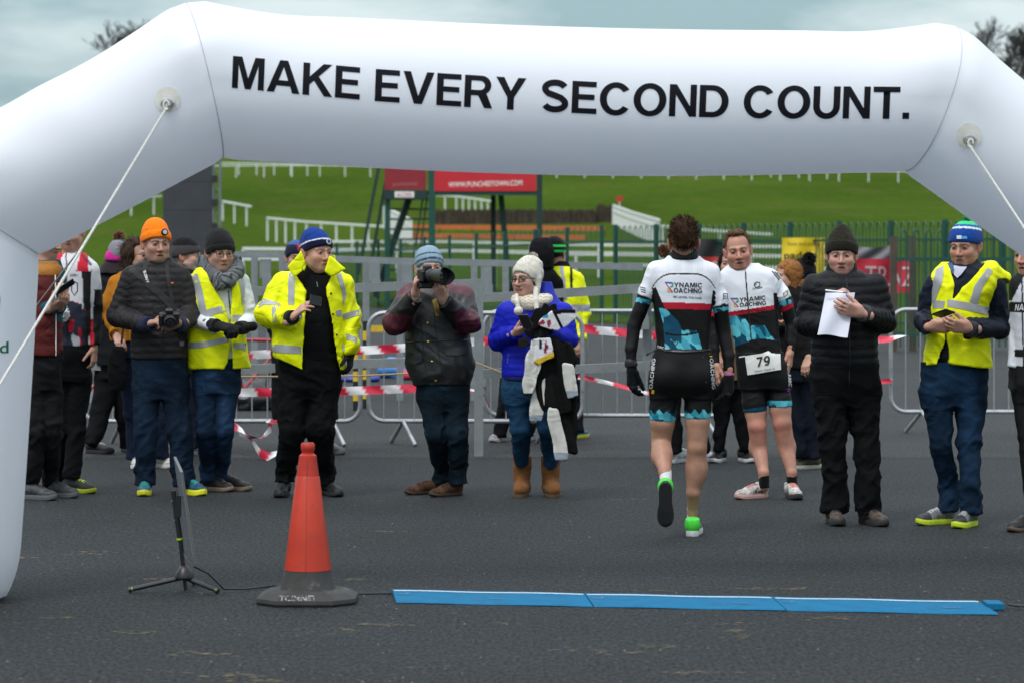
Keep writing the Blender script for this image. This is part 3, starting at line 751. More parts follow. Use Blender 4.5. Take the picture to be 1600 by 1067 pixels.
# ------------------------------------------------------------------ hoop-topped green fence
def make_fence():
    H_ = 2.22
    pm = MB().box((-.04, -.04, 0), (.04, .04, H_ + .03)).mesh('post')
    def hoop(m, x, y=0, sc=1, w=.058, r=.0150):
        pts = [(x - w, y, .06), (x - w, y, (H_ - .12) * sc)] + [(x - w * math.cos(a), y, (H_ - .12 + .115 * math.sin(a)) * sc) for a in (math.pi * .2, math.pi * .4, math.pi * .6, math.pi * .8)] + [(x + w, y, (H_ - .12) * sc), (x + w, y, .06)]
        m.tube(pts, r, n=4, cap=False)
    hm = MB(); hoop(hm, 0); hme = hm.mesh('hoop')
    for leg, (xa, xb, h0, h1, lab) in enumerate(((940, 1660, 1, 1, 'green steel fence with looped tops behind the athletes and the paper-reading man'), (470, 940, .84, 1, 'green steel fence running back behind the tower and the telephoto photographer'))):
        A, B = W(xa, 0, fence_d(xa)), W(xb, 0, fence_d(xb)); A[2] = B[2] = 0
        L_ = np.linalg.norm(B - A); u = (B - A) / L_; ang = math.atan2(u[1], u[0])
        root = empty('hoop_fence', B, lab, 'fence', 'green hoop-topped fences'); root.rotation_euler = (0, 0, ang)
        sp = 1.67 if leg == 0 else 2.4; n = int(L_ / sp); rest = MB(); npp = 7 if leg == 0 else 6
        for k in range(n + 1):
            o = link('post', pm, M_GREEN, root, (-k * sp, 0, 0)); o.scale = (1, 1, 1 + (h0 - h1) * k / n)
        for (za, zb) in ((1.86, 1.86), (.22, .22)): MB().bar((-L_, -.02, za * h0), (0, -.02, zb * h1), .03, .05).build('rail', M_GREEN, root)
        for k in range(n):
            for j in range(npp):
                x = -k * sp - .04 - (j + .5) * (sp - .08) / npp
                if leg == 0: link('hoop', hme, M_GREEN, root, (x, 0, 0))
                else: hoop(rest, x, 0, 1 + (h0 - h1) * k / n, w=.10, r=.009)
        if leg: tag(rest.build('hoops', M_GREEN, root), kind='stuff')
make_fence()
# brown timber posts and a nearer fence leaf beside the red banner
M_TIMB = mat('old_timber', (0.075, 0.055, 0.04), rough=0.9, var=0.35, vscale=5, bump=.4, bscale=30)
for (px, lb) in ((1396, 'weathered brown timber post beside the red banner'), (1426, 'second brown timber post, nearer the blue bobble hat man')):
    g = W(px, 0, 46.5); g[2] = 0
    o = MB().box((-.055, -.05, 0), (.055, .05, 1.88)).build('timber_post', M_TIMB, None, tuple(g)); tag(o, lb, 'post', 'timber posts at the fence')
def fence_leaf():
    g = W(1402, 0, 46.0); g[2] = 0; root = empty('fence_leaf', g, 'nearer green hoop-topped gate leaf between brown posts and the picture edge', 'gate')
    hm = MB(); w = .05; H_ = 1.98
    hm.tube([(-w, 0, .08), (-w, 0, H_ - .1)] + [(-w * math.cos(a), 0, H_ - .1 + .1 * math.sin(a)) for a in (.6, 1.2, 1.57, 1.94, 2.54)] + [(w, 0, H_ - .1), (w, 0, .08)], .014, n=6, cap=False); me = hm.mesh('hoop')
    for k in range(12): link('hoop', me, M_GREEN, root, (.1 + k * .2, 0, 0))
    MB().bar((-.05, 0, 1.5), (2.5, 0, 1.5), .03, .06).build('rail', M_GREEN, root); MB().bar((-.05, 0, .3), (2.5, 0, .3), .03, .06).build('rail', M_GREEN, root)
fence_leaf()
# banners hung on the fence
def banner(label, corners, d, cols, texts, sag=0.0):
    """corners px: (x0,y0,x1,y1)"""
    x0, y0, x1, y1 = corners; s = F / d; b = W((x0 + x1) / 2, y1, d)
    root = empty('banner', b, label, 'banner', 'banners tied to the fence'); nx, ny = 18, 10
    def P(px, py):
        q = W(px, py, d) - b; t = (px - x0) / (x1 - x0); v = (py - y0) / (y1 - y0)
        q[1] += .025 * math.sin(t * 9 + v * 4); q[2] -= sag * math.sin(math.pi * t) * (1 - v); return q
    for (ya, yb, c, nm) in cols:
        V = []; 
        for off in (0, .006):
            for j in range(ny + 1):
                for i in range(nx + 1):
                    q = P(x0 + (x1 - x0) * i / nx, ya + (yb - ya) * j / ny); V.append((q[0], q[1] + off, q[2]))
        Fq = [(j * (nx + 1) + i, j * (nx + 1) + i + 1, (j + 1) * (nx + 1) + i + 1, (j + 1) * (nx + 1) + i) for j in range(ny) for i in range(nx)]
        o = (nx + 1) * (ny + 1); Fq += [tuple(k + o for k in reversed(f)) for f in Fq]
        link(nm, mesh_from(nm, V, Fq), mat('banner_%d_%d_%d' % tuple(int(k * 99) for k in c), c, rough=.5, var=.08), root)
    for (t, xa, ya, xb, yb, cap, c, bo) in texts:
        V2, F2 = text_px(t, xa, ya, xb, yb, cap, bold=bo)
        V2, F2 = gridcut(V2, F2, 6)
        V = [P(v[0], v[1]) + np.array((0, -.012, 0)) for v in V2]
        link('lettering', mesh_from('lettering', V, F2, False), mat('ink_%d_%d_%d' % tuple(int(k * 99) for k in c), c, rough=.5), root)
banner('yellow banner with black lettering tied to the green fence', (1222, 372, 1288, 428), fence_d(1255) - .35, [(372, 428, (.72, .52, .01), 'cloth')],
       [('have and sweet', 1231, 384, 1280, 384, 6, (.18, .12, .01), .0), ('paddle', 1225, 405, 1277, 404, 11, (.06, .05, .01), .02)])
banner('red banner with white letters and grey drooping top behind the paper-reading man', (1336, 402, 1430, 458), 47.2,
       [(404, 458, (.50, .018, .04), 'cloth')], [('eTRAZ', 1338, 446, 1428, 448, 30, (.62, .45, .46), .0)])
banner('grey sheet drooping over the red banner', (1334, 383, 1394, 404), 47.0, [(383, 405, (.10, .10, .11), 'cloth')], [], sag=.05)
banner('black and red banner with pale digits behind the two athletes', (1078, 374, 1136, 428), fence_d(1105) - .35,
       [(374, 402, (.012, .012, .013), 'upper_cloth'), (402, 428, (.42, .03, .02), 'lower_cloth')], [('303', 1101, 425, 1132, 424, 16, (.6, .42, .42), .0)])

# ------------------------------------------------------------------ galvanised rails and crowd barriers
M_GALV = mat('galvanised_steel', (0.22, 0.24, 0.245), rough=0.55, metal=0.35, var=0.14, vscale=14, bump=.15, bscale=50)
M_STEEL = mat('barrier_steel', (0.34, 0.36, 0.37), rough=0.4, metal=0.5, var=0.2, vscale=10)
def fixed_rail(label, pts_top, pts_mid, posts, d, w=.065, brackets=()):
    b = W(pts_top[0][0], 396, d); b[2] = 0; root = empty('fixed_rail', b, label, 'railing', 'galvanised pen railings'); s = F / d
    for nm, pts in (('top_rail', pts_top), ('middle_rail', pts_mid)):
        for i in range(len(pts) - 1):
            MB().bar(W(*pts[i], d) - b, W(*pts[i + 1], d) - b, w, w * 1.1).build(nm, M_GALV, root)
    for (px, top) in posts:
        p = W(px, top, d + .004) - b; q = p.copy(); q[2] = 0
        MB().box((p[0] - w / 2 - .003, p[1] - w / 2 - .003, 0), (p[0] + w / 2 + .003, p[1] + w / 2 + .003, p[2] + .004)).build('post', M_GALV, root)
    for (px, py) in brackets:
        p = W(px, py, d - .06) - b
        MB().box((p[0] - .06, p[1] - .05, p[2] - .19), (p[0] + .06, p[1] + .03, p[2] + .02)).box((p[0] - .03, p[1] - .07, p[2] - .27), (p[0] + .07, p[1] + .0, p[2] - .17)).build('bracket', M_GALV, root)
fixed_rail('heavy galvanised railing left of the tall square post, behind the hi-vis men', [(747, 443), (560, 450), (380, 456), (140, 462)], [(747, 564), (560, 568), (380, 577), (120, 570)], [(748, 437), (222, 456)], 22.5)
fixed_rail('galvanised railing running from the square post behind the woman in blue', [(752, 466), (1016, 450)], [(752, 584), (1016, 571)], [], 22.9, brackets=[(1000, 462)])
MB().bar(W(1011, 452, 22.93), W(1011, 572, 22.93), .07, .07).build('rail_upright', M_GALV); tag(bpy.data.objects['rail_upright'], 'short galvanised upright joining the two rails beside the walking athlete', 'upright')
fixed_rail('farther galvanised railing with hanging grey brackets', [(330, 398), (500, 399), (501, 404), (610, 408), (800, 412), (1005, 418)], [], [(44, 392), (488, 398), (441, 398), (398, 398), (572, 407), (625, 408), (741, 411), (790, 412), (842, 413)], 31.0, brackets=[(455, 410), (415, 408), (585, 413), (636, 416), (760, 420), (510, 409)])
# a bracket/latch box on the railing post by the athlete
def barrier(px0, px1, d, label, ang=0.0, foot_px=(), nb=None, z0=.2, z1=1.10):
    s = F / d; wdt = (px1 - px0) / s; b = W((px0 + px1) / 2, 396, d); b[2] = 0
    root = empty('crowd_barrier', b, label, 'barrier', 'steel crowd barriers'); root.rotation_euler = (0, 0, ang)
    hw = wdt / 2; r = .13; pts = []
    for (cx, cz, a0) in ((hw - r, z1 - r, 0), (-hw + r, z1 - r, 90), (-hw + r, z0 + r, 180), (hw - r, z0 + r, 270)):
        for k in range(7): a = math.radians(a0 + 15 * k); pts.append((cx + r * math.cos(a), 0, cz + r * math.sin(a)))
    MB().tube(pts, .019, n=8, closed=True).build('frame', M_STEEL, root)
    bm_ = MB().tube([(0, 0, z0), (0, 0, z1)], .007, n=6).mesh('bar')
    n = nb or int(wdt / .125)
    for k in range(1, n): link('bar', bm_, M_STEEL, root, (-hw + k * wdt / n, 0, 0))
    for fx in ([(p - px0) / s - hw for p in foot_px] or (-hw + .3, hw - .3)):
        for sg in (-1, 1):
            MB().tube([(fx, 0, z0), (fx + .11 * sg, .22 * sg * -1, .012)], .017, n=8).build('foot', M_STEEL, root)
    for sg in (-1, 1):
        MB().box((sg * hw - .012, -.03, .45), (sg * hw + .012, -.018, .60)).build('hook', M_STEEL, root)
    return root
barrier(128, 563, 23.8, 'crowd barrier behind the hi-vis men, ending left of the cone top', foot_px=(190, 520))
barrier(576, 910, 23.8, 'crowd barrier behind the telephoto photographer', foot_px=(630, 860))
barrier(757, 1148, 24.6, 'crowd barrier overlapping behind the woman in blue and the walking athlete', foot_px=(800, 1100))
barrier(1392, 1760, 25.2, 'crowd barrier behind the man in blue bobble hat', foot_px=(1440, 1700))
barrier(-290, 118, 24.2, 'crowd barrier behind the red and white cycling jersey', foot_px=(-200, 60))

# red and white tape
def tape_mat():
    m, nt, b = base_mat('barrier_tape'); L = nt.links
    uv = N(nt, 'ShaderNodeAttribute', attribute_name='Col'); L.new(uv.outputs['Color'], b.inputs['Base Color'])
    b.inputs['Roughness'].default_value = .35
    return m
M_TAPE = tape_mat()
def tape(pts, label, wd=.07, phase=0.0, twist=0.0):
    """pts [(px,py,d)]; stripes of red and white slanted along a ribbon"""
    P = [W(*p) for p in pts]; b = P[0]
    dense = [P[0]]; 
    for i in range(len(P) - 1):
        n = max(2, int(np.linalg.norm(P[i + 1] - P[i]) / .022))
        for k in range(1, n + 1): dense.append(P[i] + (P[i + 1] - P[i]) * k / n)
    V = []; C = []; Fq = []; acc = 0; rows = 5
    red, wh = np.array((.58, .015, .05)), np.array((.72, .72, .72))
    for i, p in enumerate(dense):
        if i: acc += np.linalg.norm(p - dense[i - 1])
        t = dense[min(i + 1, len(dense) - 1)] - dense[max(i - 1, 0)]; t /= np.linalg.norm(t)
        a = twist * acc; up = np.array((0, math.sin(a) * .9 + .1, math.cos(a))); w = wd
        for j in range(rows):
            v = j / (rows - 1) - .5
            V.append(p - b + up * v * w + np.array((0, .006 * math.sin(acc * 17 + v * 3), 0)))
            C.append(red if ((acc + v * wd * .6 + phase) / .15) % 2 < 1 else wh)
    for i in range(len(dense) - 1):
        for j in range(rows - 1): Fq.append((i * rows + j, (i + 1) * rows + j, (i + 1) * rows + j + 1, i * rows + j + 1))
    o = link('barrier_tape', mesh_from('barrier_tape', V, Fq, True, np.array(C)), M_TAPE, None, tuple(b))
    return tag(o, label, 'tape', 'red and white barrier tape')
tape([(366, 556, 23.4), (420, 553, 23.4), (500, 549, 23.4), (575, 547, 23.4), (640, 543, 23.4)], 'upper strand of red and white tape behind the open hi-vis jacket')
tape([(362, 613, 23.5), (450, 612, 23.5), (560, 610, 23.5), (652, 606, 23.5)], 'lower strand of red and white tape across the barrier behind the open hi-vis jacket', phase=.1)
tape([(640, 543, 23.4), (656, 537, 23.4), (690, 536, 23.4), (745, 534, 23.4), (764, 533, 23.4)], 'short end of red and white tape tied at the square galvanised post')
tape([(652, 606, 23.5), (690, 606, 23.5), (745, 610, 23.5), (758, 618, 23.4), (764, 636, 23.4)], 'red and white tape end hanging beside the square post', twist=3)
tape([(905, 512, 23.9), (930, 516, 23.9), (1000, 522, 23.9), (1060, 528, 23.9)], 'red and white tape strand running behind the walking athlete at waist height')
tape([(903, 589, 23.9), (915, 590, 23.9), (960, 600, 23.9), (1030, 619, 23.9)], 'thin red and white tape strand sloping down behind the walking athlete', wd=.035, twist=1.0)
tape([(1370, 531, 25.0), (1390, 530, 25.0), (1404, 526, 25.0), (1418, 524, 25.0)], 'knot of red and white tape on the barrier end beside the paper-reading man', twist=6, wd=.06)
tape([(1368, 597, 25.0), (1394, 594, 25.0)], 'short lower bit of red and white tape beside the paper-reading man', wd=.04)
tape([(1560, 505, 25.0), (1576, 515, 25.0), (1600, 520, 25.0)], 'red and white tape on the barrier beside the white cycling jersey', wd=.12)
tape([(360, 662, 22.6), (378, 672, 22.4), (395, 690, 22.2), (405, 706, 22.1), (418, 713, 22.0), (436, 706, 22.1)], 'loose red and white tape trailing down to the ground left of the cone', twist=5)
tape([(436, 655, 23.4), (415, 659, 23.2), (425, 668, 23.0), (408, 684, 22.8), (388, 682, 22.8), (374, 674, 22.7)], 'crumpled red and white tape hanging from the barrier foot', twist=7, wd=.06)
tape([(295, 660, 23.4), (330, 661, 23.4), (366, 658, 23.4)], 'red and white tape end seen between the dark jeans', twist=2)
# thin rope on the railing
o = MB().tube([W(372, 588, 22.3), W(430, 588, 22.3), W(560, 587, 22.3), W(640, 583, 22.3), W(742, 566, 22.3), W(790, 584, 22.3)], .008, n=6).build('thin_rope', mat('tan_rope', (.32, .23, .13), rough=.9)); tag(o, 'thin tan rope tied along the galvanised railing', 'rope')

# ------------------------------------------------------------------ the inflatable arch
M_ARCH = mat('white_inflatable', (0.82, 0.835, 0.865), rough=0.42, var=0.015, vscale=1.5, bump=.05, bscale=180, wear=((0.45, 0.45, 0.46), 5.0, 0.68, 0.22))
def _translucent(m, w, col):
    nt = m.node_tree; b = nt.nodes['Principled BSDF']; out = nt.nodes['Material Output']
    t = N(nt, 'ShaderNodeBsdfTranslucent'); t.inputs[0].default_value = (*col, 1); mx = N(nt, 'ShaderNodeMixShader', inp={0: w})
    nt.links.new(b.outputs[0], mx.inputs[1]); nt.links.new(t.outputs[0], mx.inputs[2]); nt.links.new(mx.outputs[0], out.inputs[0])
_translucent(M_ARCH, .33, (.92, .94, .98))
M_SEAM = mat('grey_seam', (0.46, 0.46, 0.49), rough=0.8)
M_INK = mat('black_print', (0.009, 0.0095, 0.013), rough=0.7, var=.05, spec=.1)
AR = .340
def make_arch():
    nodes = [W(-90, 938, 13.15), W(-52, 328, 13.10), W(320, 131, 13.00), W(1450, 158, 13.60), W(1792, 402, 13.75), W(1828, 914, 13.75)]
    nodes[0][2] = 0.0; nodes[5][2] = 0.0
    tang = [(nodes[i + 1] - nodes[i]) / np.linalg.norm(nodes[i + 1] - nodes[i]) for i in range(5)]
    pl = np.cross(tang[2], np.array((0, 0, 1.0))); pl /= np.linalg.norm(pl)
    if pl[1] < 0: pl = -pl           # horizontal normal of the arch plane, pointing away
    b = (nodes[0] + nodes[5]) / 2; b[2] = 0
    root = empty('inflatable_arch', b, 'big white inflatable finish arch with black slogan on its beam', 'arch')
    nseg = 72; secs = []
    for i, p in enumerate(nodes):
        if i == 0: t = tang[0]; ch = 1
        elif i == 5: t = tang[4]; ch = 1
        else:
            t = tang[i - 1] + tang[i]; t /= np.linalg.norm(t); ch = float(t @ tang[i])
        m = np.cross(pl, t); m /= np.linalg.norm(m)
        if i in (0, 1, 4, 5):
            pass
        secs.append((p, m, ch))
    V = []; rings = []
    mid = np.array([0, 13.4, 1.0])
    for sgm in range(5):
        p0, m0, c0 = secs[sgm]; p1, m1, c1 = secs[sgm + 1]; nr = 40 if sgm not in (0, 4) else 40
        L_ = np.linalg.norm(p1 - p0)
        for k in range(nr + (1 if sgm == 4 else 0)):
            t = k / nr
            row = []
            for q in range(nseg):
                a = 2 * math.pi * q / nseg; ca, sa = math.cos(a), math.sin(a)
                A_ = p0 + m0 * (AR * ca / c0) + pl * (AR * sa); B_ = p1 + m1 * (AR * ca / c1) + pl * (AR * sa)
                P = A_ + (B_ - A_) * t; cen = p0 + (p1 - p0) * t; o = P - cen
                # outward side of a bend is drawn out, the middle of a span is slack
                dist = min(t, 1 - t) * L_
                inner = o / np.linalg.norm(o) @ (np.array([0.15, 13.4, 1.1]) - cen)
                e = math.exp(-(dist / .30) ** 1.5)
                fac = 1.0
                if not ((sgm == 0 and t < .5) or (sgm == 4 and t > .5)):
                    if inner < 0: fac += (.125 * math.exp(-(dist / .21) ** 1.6) - .045 * math.exp(-(dist / .05) ** 2)) * min(1, -inner * 1.2) - .022 * math.exp(-((dist - .45) / .16) ** 2) * min(1, -inner * 1.2)
                    fac -= .016 * math.exp(-(dist / .035) ** 2)
                    th = a * 1.0
                    fac += .0075 * math.exp(-(dist / .16) ** 2) * math.sin(th * 23 + sgm * 2 + 3 * math.sin(th * 5)) * (1 if dist > .02 else .2)
                fac += .014 * math.sin(math.pi * t)
                P = cen + o * fac
                if sgm == 2: P[2] -= .042 * math.sin(math.pi * t)
                # feet are rounded off
                hgt = P[2]
                if (sgm == 0 or sgm == 4):
                    hh = max(cen[2], 0.0)
                    if hh < .30:
                        sh = 1 - .20 * (1 - hh / .30) ** 2.2
                        P = cen + (P - cen) * np.array((sh, sh, 1)); P[2] = max(P[2], 0.012) if hh > .01 else .012
                row.append(P)
            rings.append(row)
    V = np.array([p for r in rings for p in r]); n = len(rings)
    Fq = [(i * nseg + q, i * nseg + (q + 1) % nseg, (i + 1) * nseg + (q + 1) % nseg, (i + 1) * nseg + q) for i in range(n - 1) for q in range(nseg)]
    me = mesh_from('tube', V - b, Fq); bm = bmesh.new(); bm.from_mesh(me); bmesh.ops.recalc_face_normals(bm, faces=bm.faces); bm.to_mesh(me); bm.free()
    link('tube', me, M_ARCH, root)
    bvh = BVHTree.FromPolygons([Vector(v) for v in V], Fq)
    # seams
    cnt = 0
    for sgm in range(1, 5):
        idx = 40 + 40 * (sgm - 1)
        pts = [p + (p - nodes[sgm]) / np.linalg.norm(p - nodes[sgm]) * .001 - b for p in rings[idx]]
        MB().tube(pts, .0022, n=6, closed=True).build('seam', M_SEAM, root)
    # slogan
    V2, F2, c = caps_flat('MAKE EVERY SECOND COUNT.', .085, .36)
    kx = [362, 480, 590, 700, 815, 950, 1135, 1420]; ky = [138, 149, 159, 166, 173, 180, 184.5, 186.5]
    pv = []
    for v in V2:
        x = 362 + v[0] / c * 1058; pv.append((x + v[1] * 2.0, float(np.interp(x, kx, ky)) - v[1] * 50))
    decal('lettering', pv, F2, bvh, M_INK, root, off=.0025, step=9)
    V2, F2 = text_px('nd', -17, 553, 13, 551, 17.5, bold=.012); decal('lettering', V2, F2, bvh, mat('green_print', (.0, .13, .055), rough=.5), root, off=.0025, step=6)
    ring = [(-13 + 13 * math.cos(a_), 469 + 20 * math.sin(a_)) for a_ in np.linspace(0, 2 * math.pi, 24, endpoint=False)]
    decal('emblem', ring, [tuple(range(24))], bvh, mat('teal_print', (.0, .10, .09), rough=.5), root, off=.0025, step=6)
    # anchor patches with D-ring
    M_PATCH = mat('cream_patch', (.76, .74, .66), rough=.6, var=.08, vscale=30, bump=.3, bscale=80)
    M_RING = mat('ring_metal', (.35, .35, .35), rough=.3, metal=.9)
    for (px, py) in ((262, 156), (1514, 212)):
        disc = [(px + 19.5 * math.cos(a_), py + 20 * math.sin(a_)) for a_ in np.linspace(0, 2 * math.pi, 28, endpoint=False)]
        pt = decal('anchor_patch', disc, [tuple(range(28))], bvh, M_PATCH, root, off=.006, step=7)
        tab = [(px - 10, py + 1), (px - 4, py - 9), (px + 8, py - 7), (px + 12, py + 4), (px + 3, py + 9)]
        tb = decal('tab', tab, [tuple(range(5))], bvh, M_WHITE, root, off=.012, step=5)
        pc, nn = cast(bvh, px, py + 4)
        c_ = pc + nn * .018 - b
        rg = [c_ + np.array((.026 * math.cos(a_), -.004 * math.sin(a_), .020 * math.sin(a_) - .006)) for a_ in np.linspace(0, 2 * math.pi, 18, endpoint=False)]
        MB().tube(rg, .0035, n=6, closed=True).build('d_ring', M_RING, root)
    return root, bvh
ARCH, ARCH_BVH = make_arch()
M_ROPE = mat('white_rope', (.66, .65, .60), rough=.85, var=.2, vscale=120, bump=.8, bscale=200)
def rope(pts, r, label, m=M_ROPE):
    o = MB().tube(pts, r, n=7).build('guy_rope', m); return tag(o, label, 'rope', 'guy ropes of the arch')
p0, n0 = cast(ARCH_BVH, 261, 160); a0 = p0 + n0 * .02 - np.array((0, 0, .025)); e0 = W(-330, 1146, 11.2)
rope([a0 + (0, 0, .02), a0, *[a0 + (e0 - a0) * t for t in (.25, .5, .75)], e0], .0062, 'white guy rope from the upper patch across the arch leg')
MB_kn = MB().tube([a0 + np.array((.012 * math.cos(k), -.006, .02 * math.sin(k) + .012)) for k in np.linspace(0, 5.5, 12)], .0055, n=6)
tag(MB_kn.build('rope_knot', M_ROPE), 'knot of white rope at the anchor patch beside the first word of the slogan', 'rope')
p1, n1 = cast(ARCH_BVH, 1514, 216); a1 = p1 + n1 * .02 - np.array((0, 0, .03)); e1 = W(1960, 900, 12.2)
rope([a1 + (0, 0, .02), a1, *[a1 + (e1 - a1) * t for t in (.25, .5, .75)], e1], .0062, 'white guy rope from the patch beyond the end of the slogan')
tag(MB().tube([a1 + np.array((.012 * math.cos(k) + .005, -.006, .02 * math.sin(k) + .008)) for k in np.linspace(0, 5.5, 12)], .0055, n=6).build('rope_knot', M_ROPE), 'knot of white rope at the anchor patch beyond the end of the slogan', 'rope')
rope([W(190, 290, 13.62), W(133, 380, 13.9), W(98, 425, 14.1), W(40, 500, 14.4)], .0042, 'thin grey cord behind the arch in front of the cycling jersey', mat('grey_cord', (.30, .30, .28), rough=.8))

# ------------------------------------------------------------------ cone
def make_cone():
    M_CO = mat('cone_orange', (0.42, 0.024, 0.009), rough=0.55, var=0.25, vscale=6, bump=.12, bscale=35, wear=((0.12, 0.03, 0.018), 7.0, 0.56, 0.5))
    M_CB = mat('cone_rubber', (0.032, 0.032, 0.030), rough=0.8, var=0.4, vscale=9, bump=.3, bscale=50, wear=((0.2, 0.19, 0.17), 10.0, 0.6, 0.5))
    d = GD(939); s = F / d; b = G(481, 939)
    root = empty('traffic_cone', b, 'orange traffic cone with black octagonal base standing on the tarmac', 'cone')
    z = lambda py: (939 - py) / s
    w = lambda wpx: wpx / 2 / s
    body = MB().lathe([(w(72), z(890)), (w(62), z(850)), (w(27.5), z(714)), (w(27), z(711)), (w(19), z(708)), (w(19), z(704)), (w(22), z(702)), (w(22), z(694)), (w(18), z(691)), (w(12), z(691)), (w(11), z(700))], n=40)
    body.build('body', M_CO, root)
    MB().lathe([(w(72) + .002, z(889)), (w(62.4) + .002, z(850)), (w(36) + .002, z(745)), (w(35) + .0005, z(743))], n=40, cap=False).build('reflective_sleeve', mat('cone_sleeve', (.48, .030, .008), rough=.38, var=.16, vscale=5, wear=((.16, .03, .015), 11.0, .60, .5)), root)
    MB().bar((-.002, -w(72) - .003, z(889)), (-.0, -w(27.5) - .002, z(715)), .0022, .003, up=(0, 1, 0)).build('moulding_line', mat('cone_dark', (.3, .03, .012)), root)
    MB().lathe([(w(94), z(926)), (w(88), z(922)), (w(72.8), z(890.2)), (w(71), z(888))], n=40).build('sleeve_foot', M_CB, root)
    hw = 77 / s; c = 34 / s; dp = .225
    def octo(k, zz):
        a_, b_ = hw * k, dp * k; cc = c * k; 
        return [(a_, -b_ + cc, zz), (a_, b_ - cc, zz), (a_ - cc, b_, zz), (-a_ + cc, b_, zz), (-a_, b_ - cc, zz), (-a_, -b_ + cc, zz), (-a_ + cc, -b_, zz), (a_ - cc, -b_, zz)]
    m = MB(); v = octo(.985, 0.004) + octo(1, .012) + octo(.99, .028) + octo(.80, .052) + octo(.66, .060)
    f = [tuple(reversed(range(8))), tuple(range(32, 40))] + [(i * 8 + k, i * 8 + (k + 1) % 8, (i + 1) * 8 + (k + 1) % 8, (i + 1) * 8 + k) for i in range(4) for k in range(8)]
    m.add(v, f); m.build('base', M_CB, root)
    # worn white stencil on the front bevel
    V2, F2 = text_flat('TCIMNST', 1.0, .02); xs = [q[0] for q in V2]; a_, c_ = min(xs), max(xs)
    V = []
    for q in V2:
        t = (q[0] - a_) / (c_ - a_); zz = .030 + q[1] / .682 * .019; yy = -dp * (.99 - (zz - .028) / .024 * .19) - .0015
        V.append((-.115 + .17 * t, yy, zz))
    link('stencil', mesh_from('stencil', V, F2, False), mat('worn_white', (.32, .32, .31), rough=.8, var=.6, vscale=30, wear=((.03, .03, .03), 60.0, .46, 1.0)), root)
make_cone()

# ------------------------------------------------------------------ timing antenna on a small tripod
def make_tripod():
    d = 13.3; s = F / d; M_BK = mat('black_plastic', (.012, .012, .013), rough=.4, var=.1); b = G(289, 925)
    root = empty('antenna_tripod', b, 'flat panel antenna on a small black tripod left of the cone', 'antenna')
    Pt = lambda px, py, dy=0.0: W(px, py, b[1] + dy) - b
    MB().tube([Pt(288, 893), Pt(285, 872), Pt(282, 842)], .0105, n=10).build('mast', M_BK, root)
    MB().tube([Pt(282, 845), Pt(276, 805), Pt(270.5, 766)], [.013, .0135, .0125], n=10).build('upper_mast', M_BK, root)
    MB().lathe([(.016, .03), (.022, .026), (.045, -.012), (.046, -.026), (.034, -.034), (.014, -.036)], c=Pt(288, 893), n=20).build('hub', M_BK, root)
    M_LIME = mat('lime_band', (.35, .60, .02), rough=.4)
    for (e, dy) in (((201, 929), -.02), ((341, 934), -.07), ((291, 905), .30)):
        p = Pt(e[0], e[1], dy); p[2] = max(p[2], .014)
        if dy > .2: p = np.array((.01, .30, .014))
        q = Pt(288, 901); leg = MB().tube([q, q + (p - q) * .97], .0115, n=8).build('leg', M_BK, root)
        MB().tube([q + (p - q) * .95, p], .014, n=10).build('rubber_foot', M_BK, leg)
        MB().tube([q + (p - q) * .925, q + (p - q) * .945], .0112, n=10).build('lime_band', M_LIME, leg)
    MB().tube([Pt(288, 901), Pt(290.5, 922)], .0095, n=8).build('centre_stub', M_BK, root)
    MB().tube([Pt(280.6, 840), Pt(281, 843)], .0148, n=10).build('lime_band', M_LIME, root)
    # panel: nearly edge-on, leaning back
    M_PAN = mat('antenna_panel', (.17, .19, .21), rough=.25, var=.05, spec=.7); M_PE = mat('antenna_edge', (.10, .08, .07), rough=.5)
    bl, tl = Pt(289, 858), Pt(270, 726); up = (tl - bl); ax = np.array((.041, -.21, -.02)); nrm = np.cross(ax, up); nrm /= np.linalg.norm(nrm)
    c = (bl + tl) / 2 - ax * .0 + np.array((.02, .05, 0))
    MB().obox(c, ax, nrm * .006, up / 2).build('panel', M_PAN, root)
    MB().obox(c - nrm * .0, ax * 1.008, nrm * .0035, up / 2 * 1.006).build('panel_edge', M_PE, root)
    for (px, py) in ((268, 782), (271.5, 813)):
        MB().tube([Pt(px + 5, py), Pt(px, py, -.01)], .006, n=8).build('wing_nut', M_TRUSS, root)
    MB().obox(Pt(279, 790), np.array((.012, 0, 0)), np.array((0, .015, 0)), np.array((0, 0, .05))).build('clamp', M_BK, root)
    # cable to the mat
    pts = [Pt(287, 862) + b, W(292, 873, 13.25), W(302, 884, 13.2), W(325, 895, 13.35), W(350, 903, 13.4), W(385, 912, 13.5), G(430, 916), G(470, 922), G(560, 929), G(612, 928)]
    for p in pts[4:]: p[2] = max(p[2] * .3, .006)
    tag(MB().tube(pts, .0045, n=7).build('antenna_cable', M_BK), 'thin black cable running from the tripod past the cone to the blue mat', 'cable')
make_tripod()

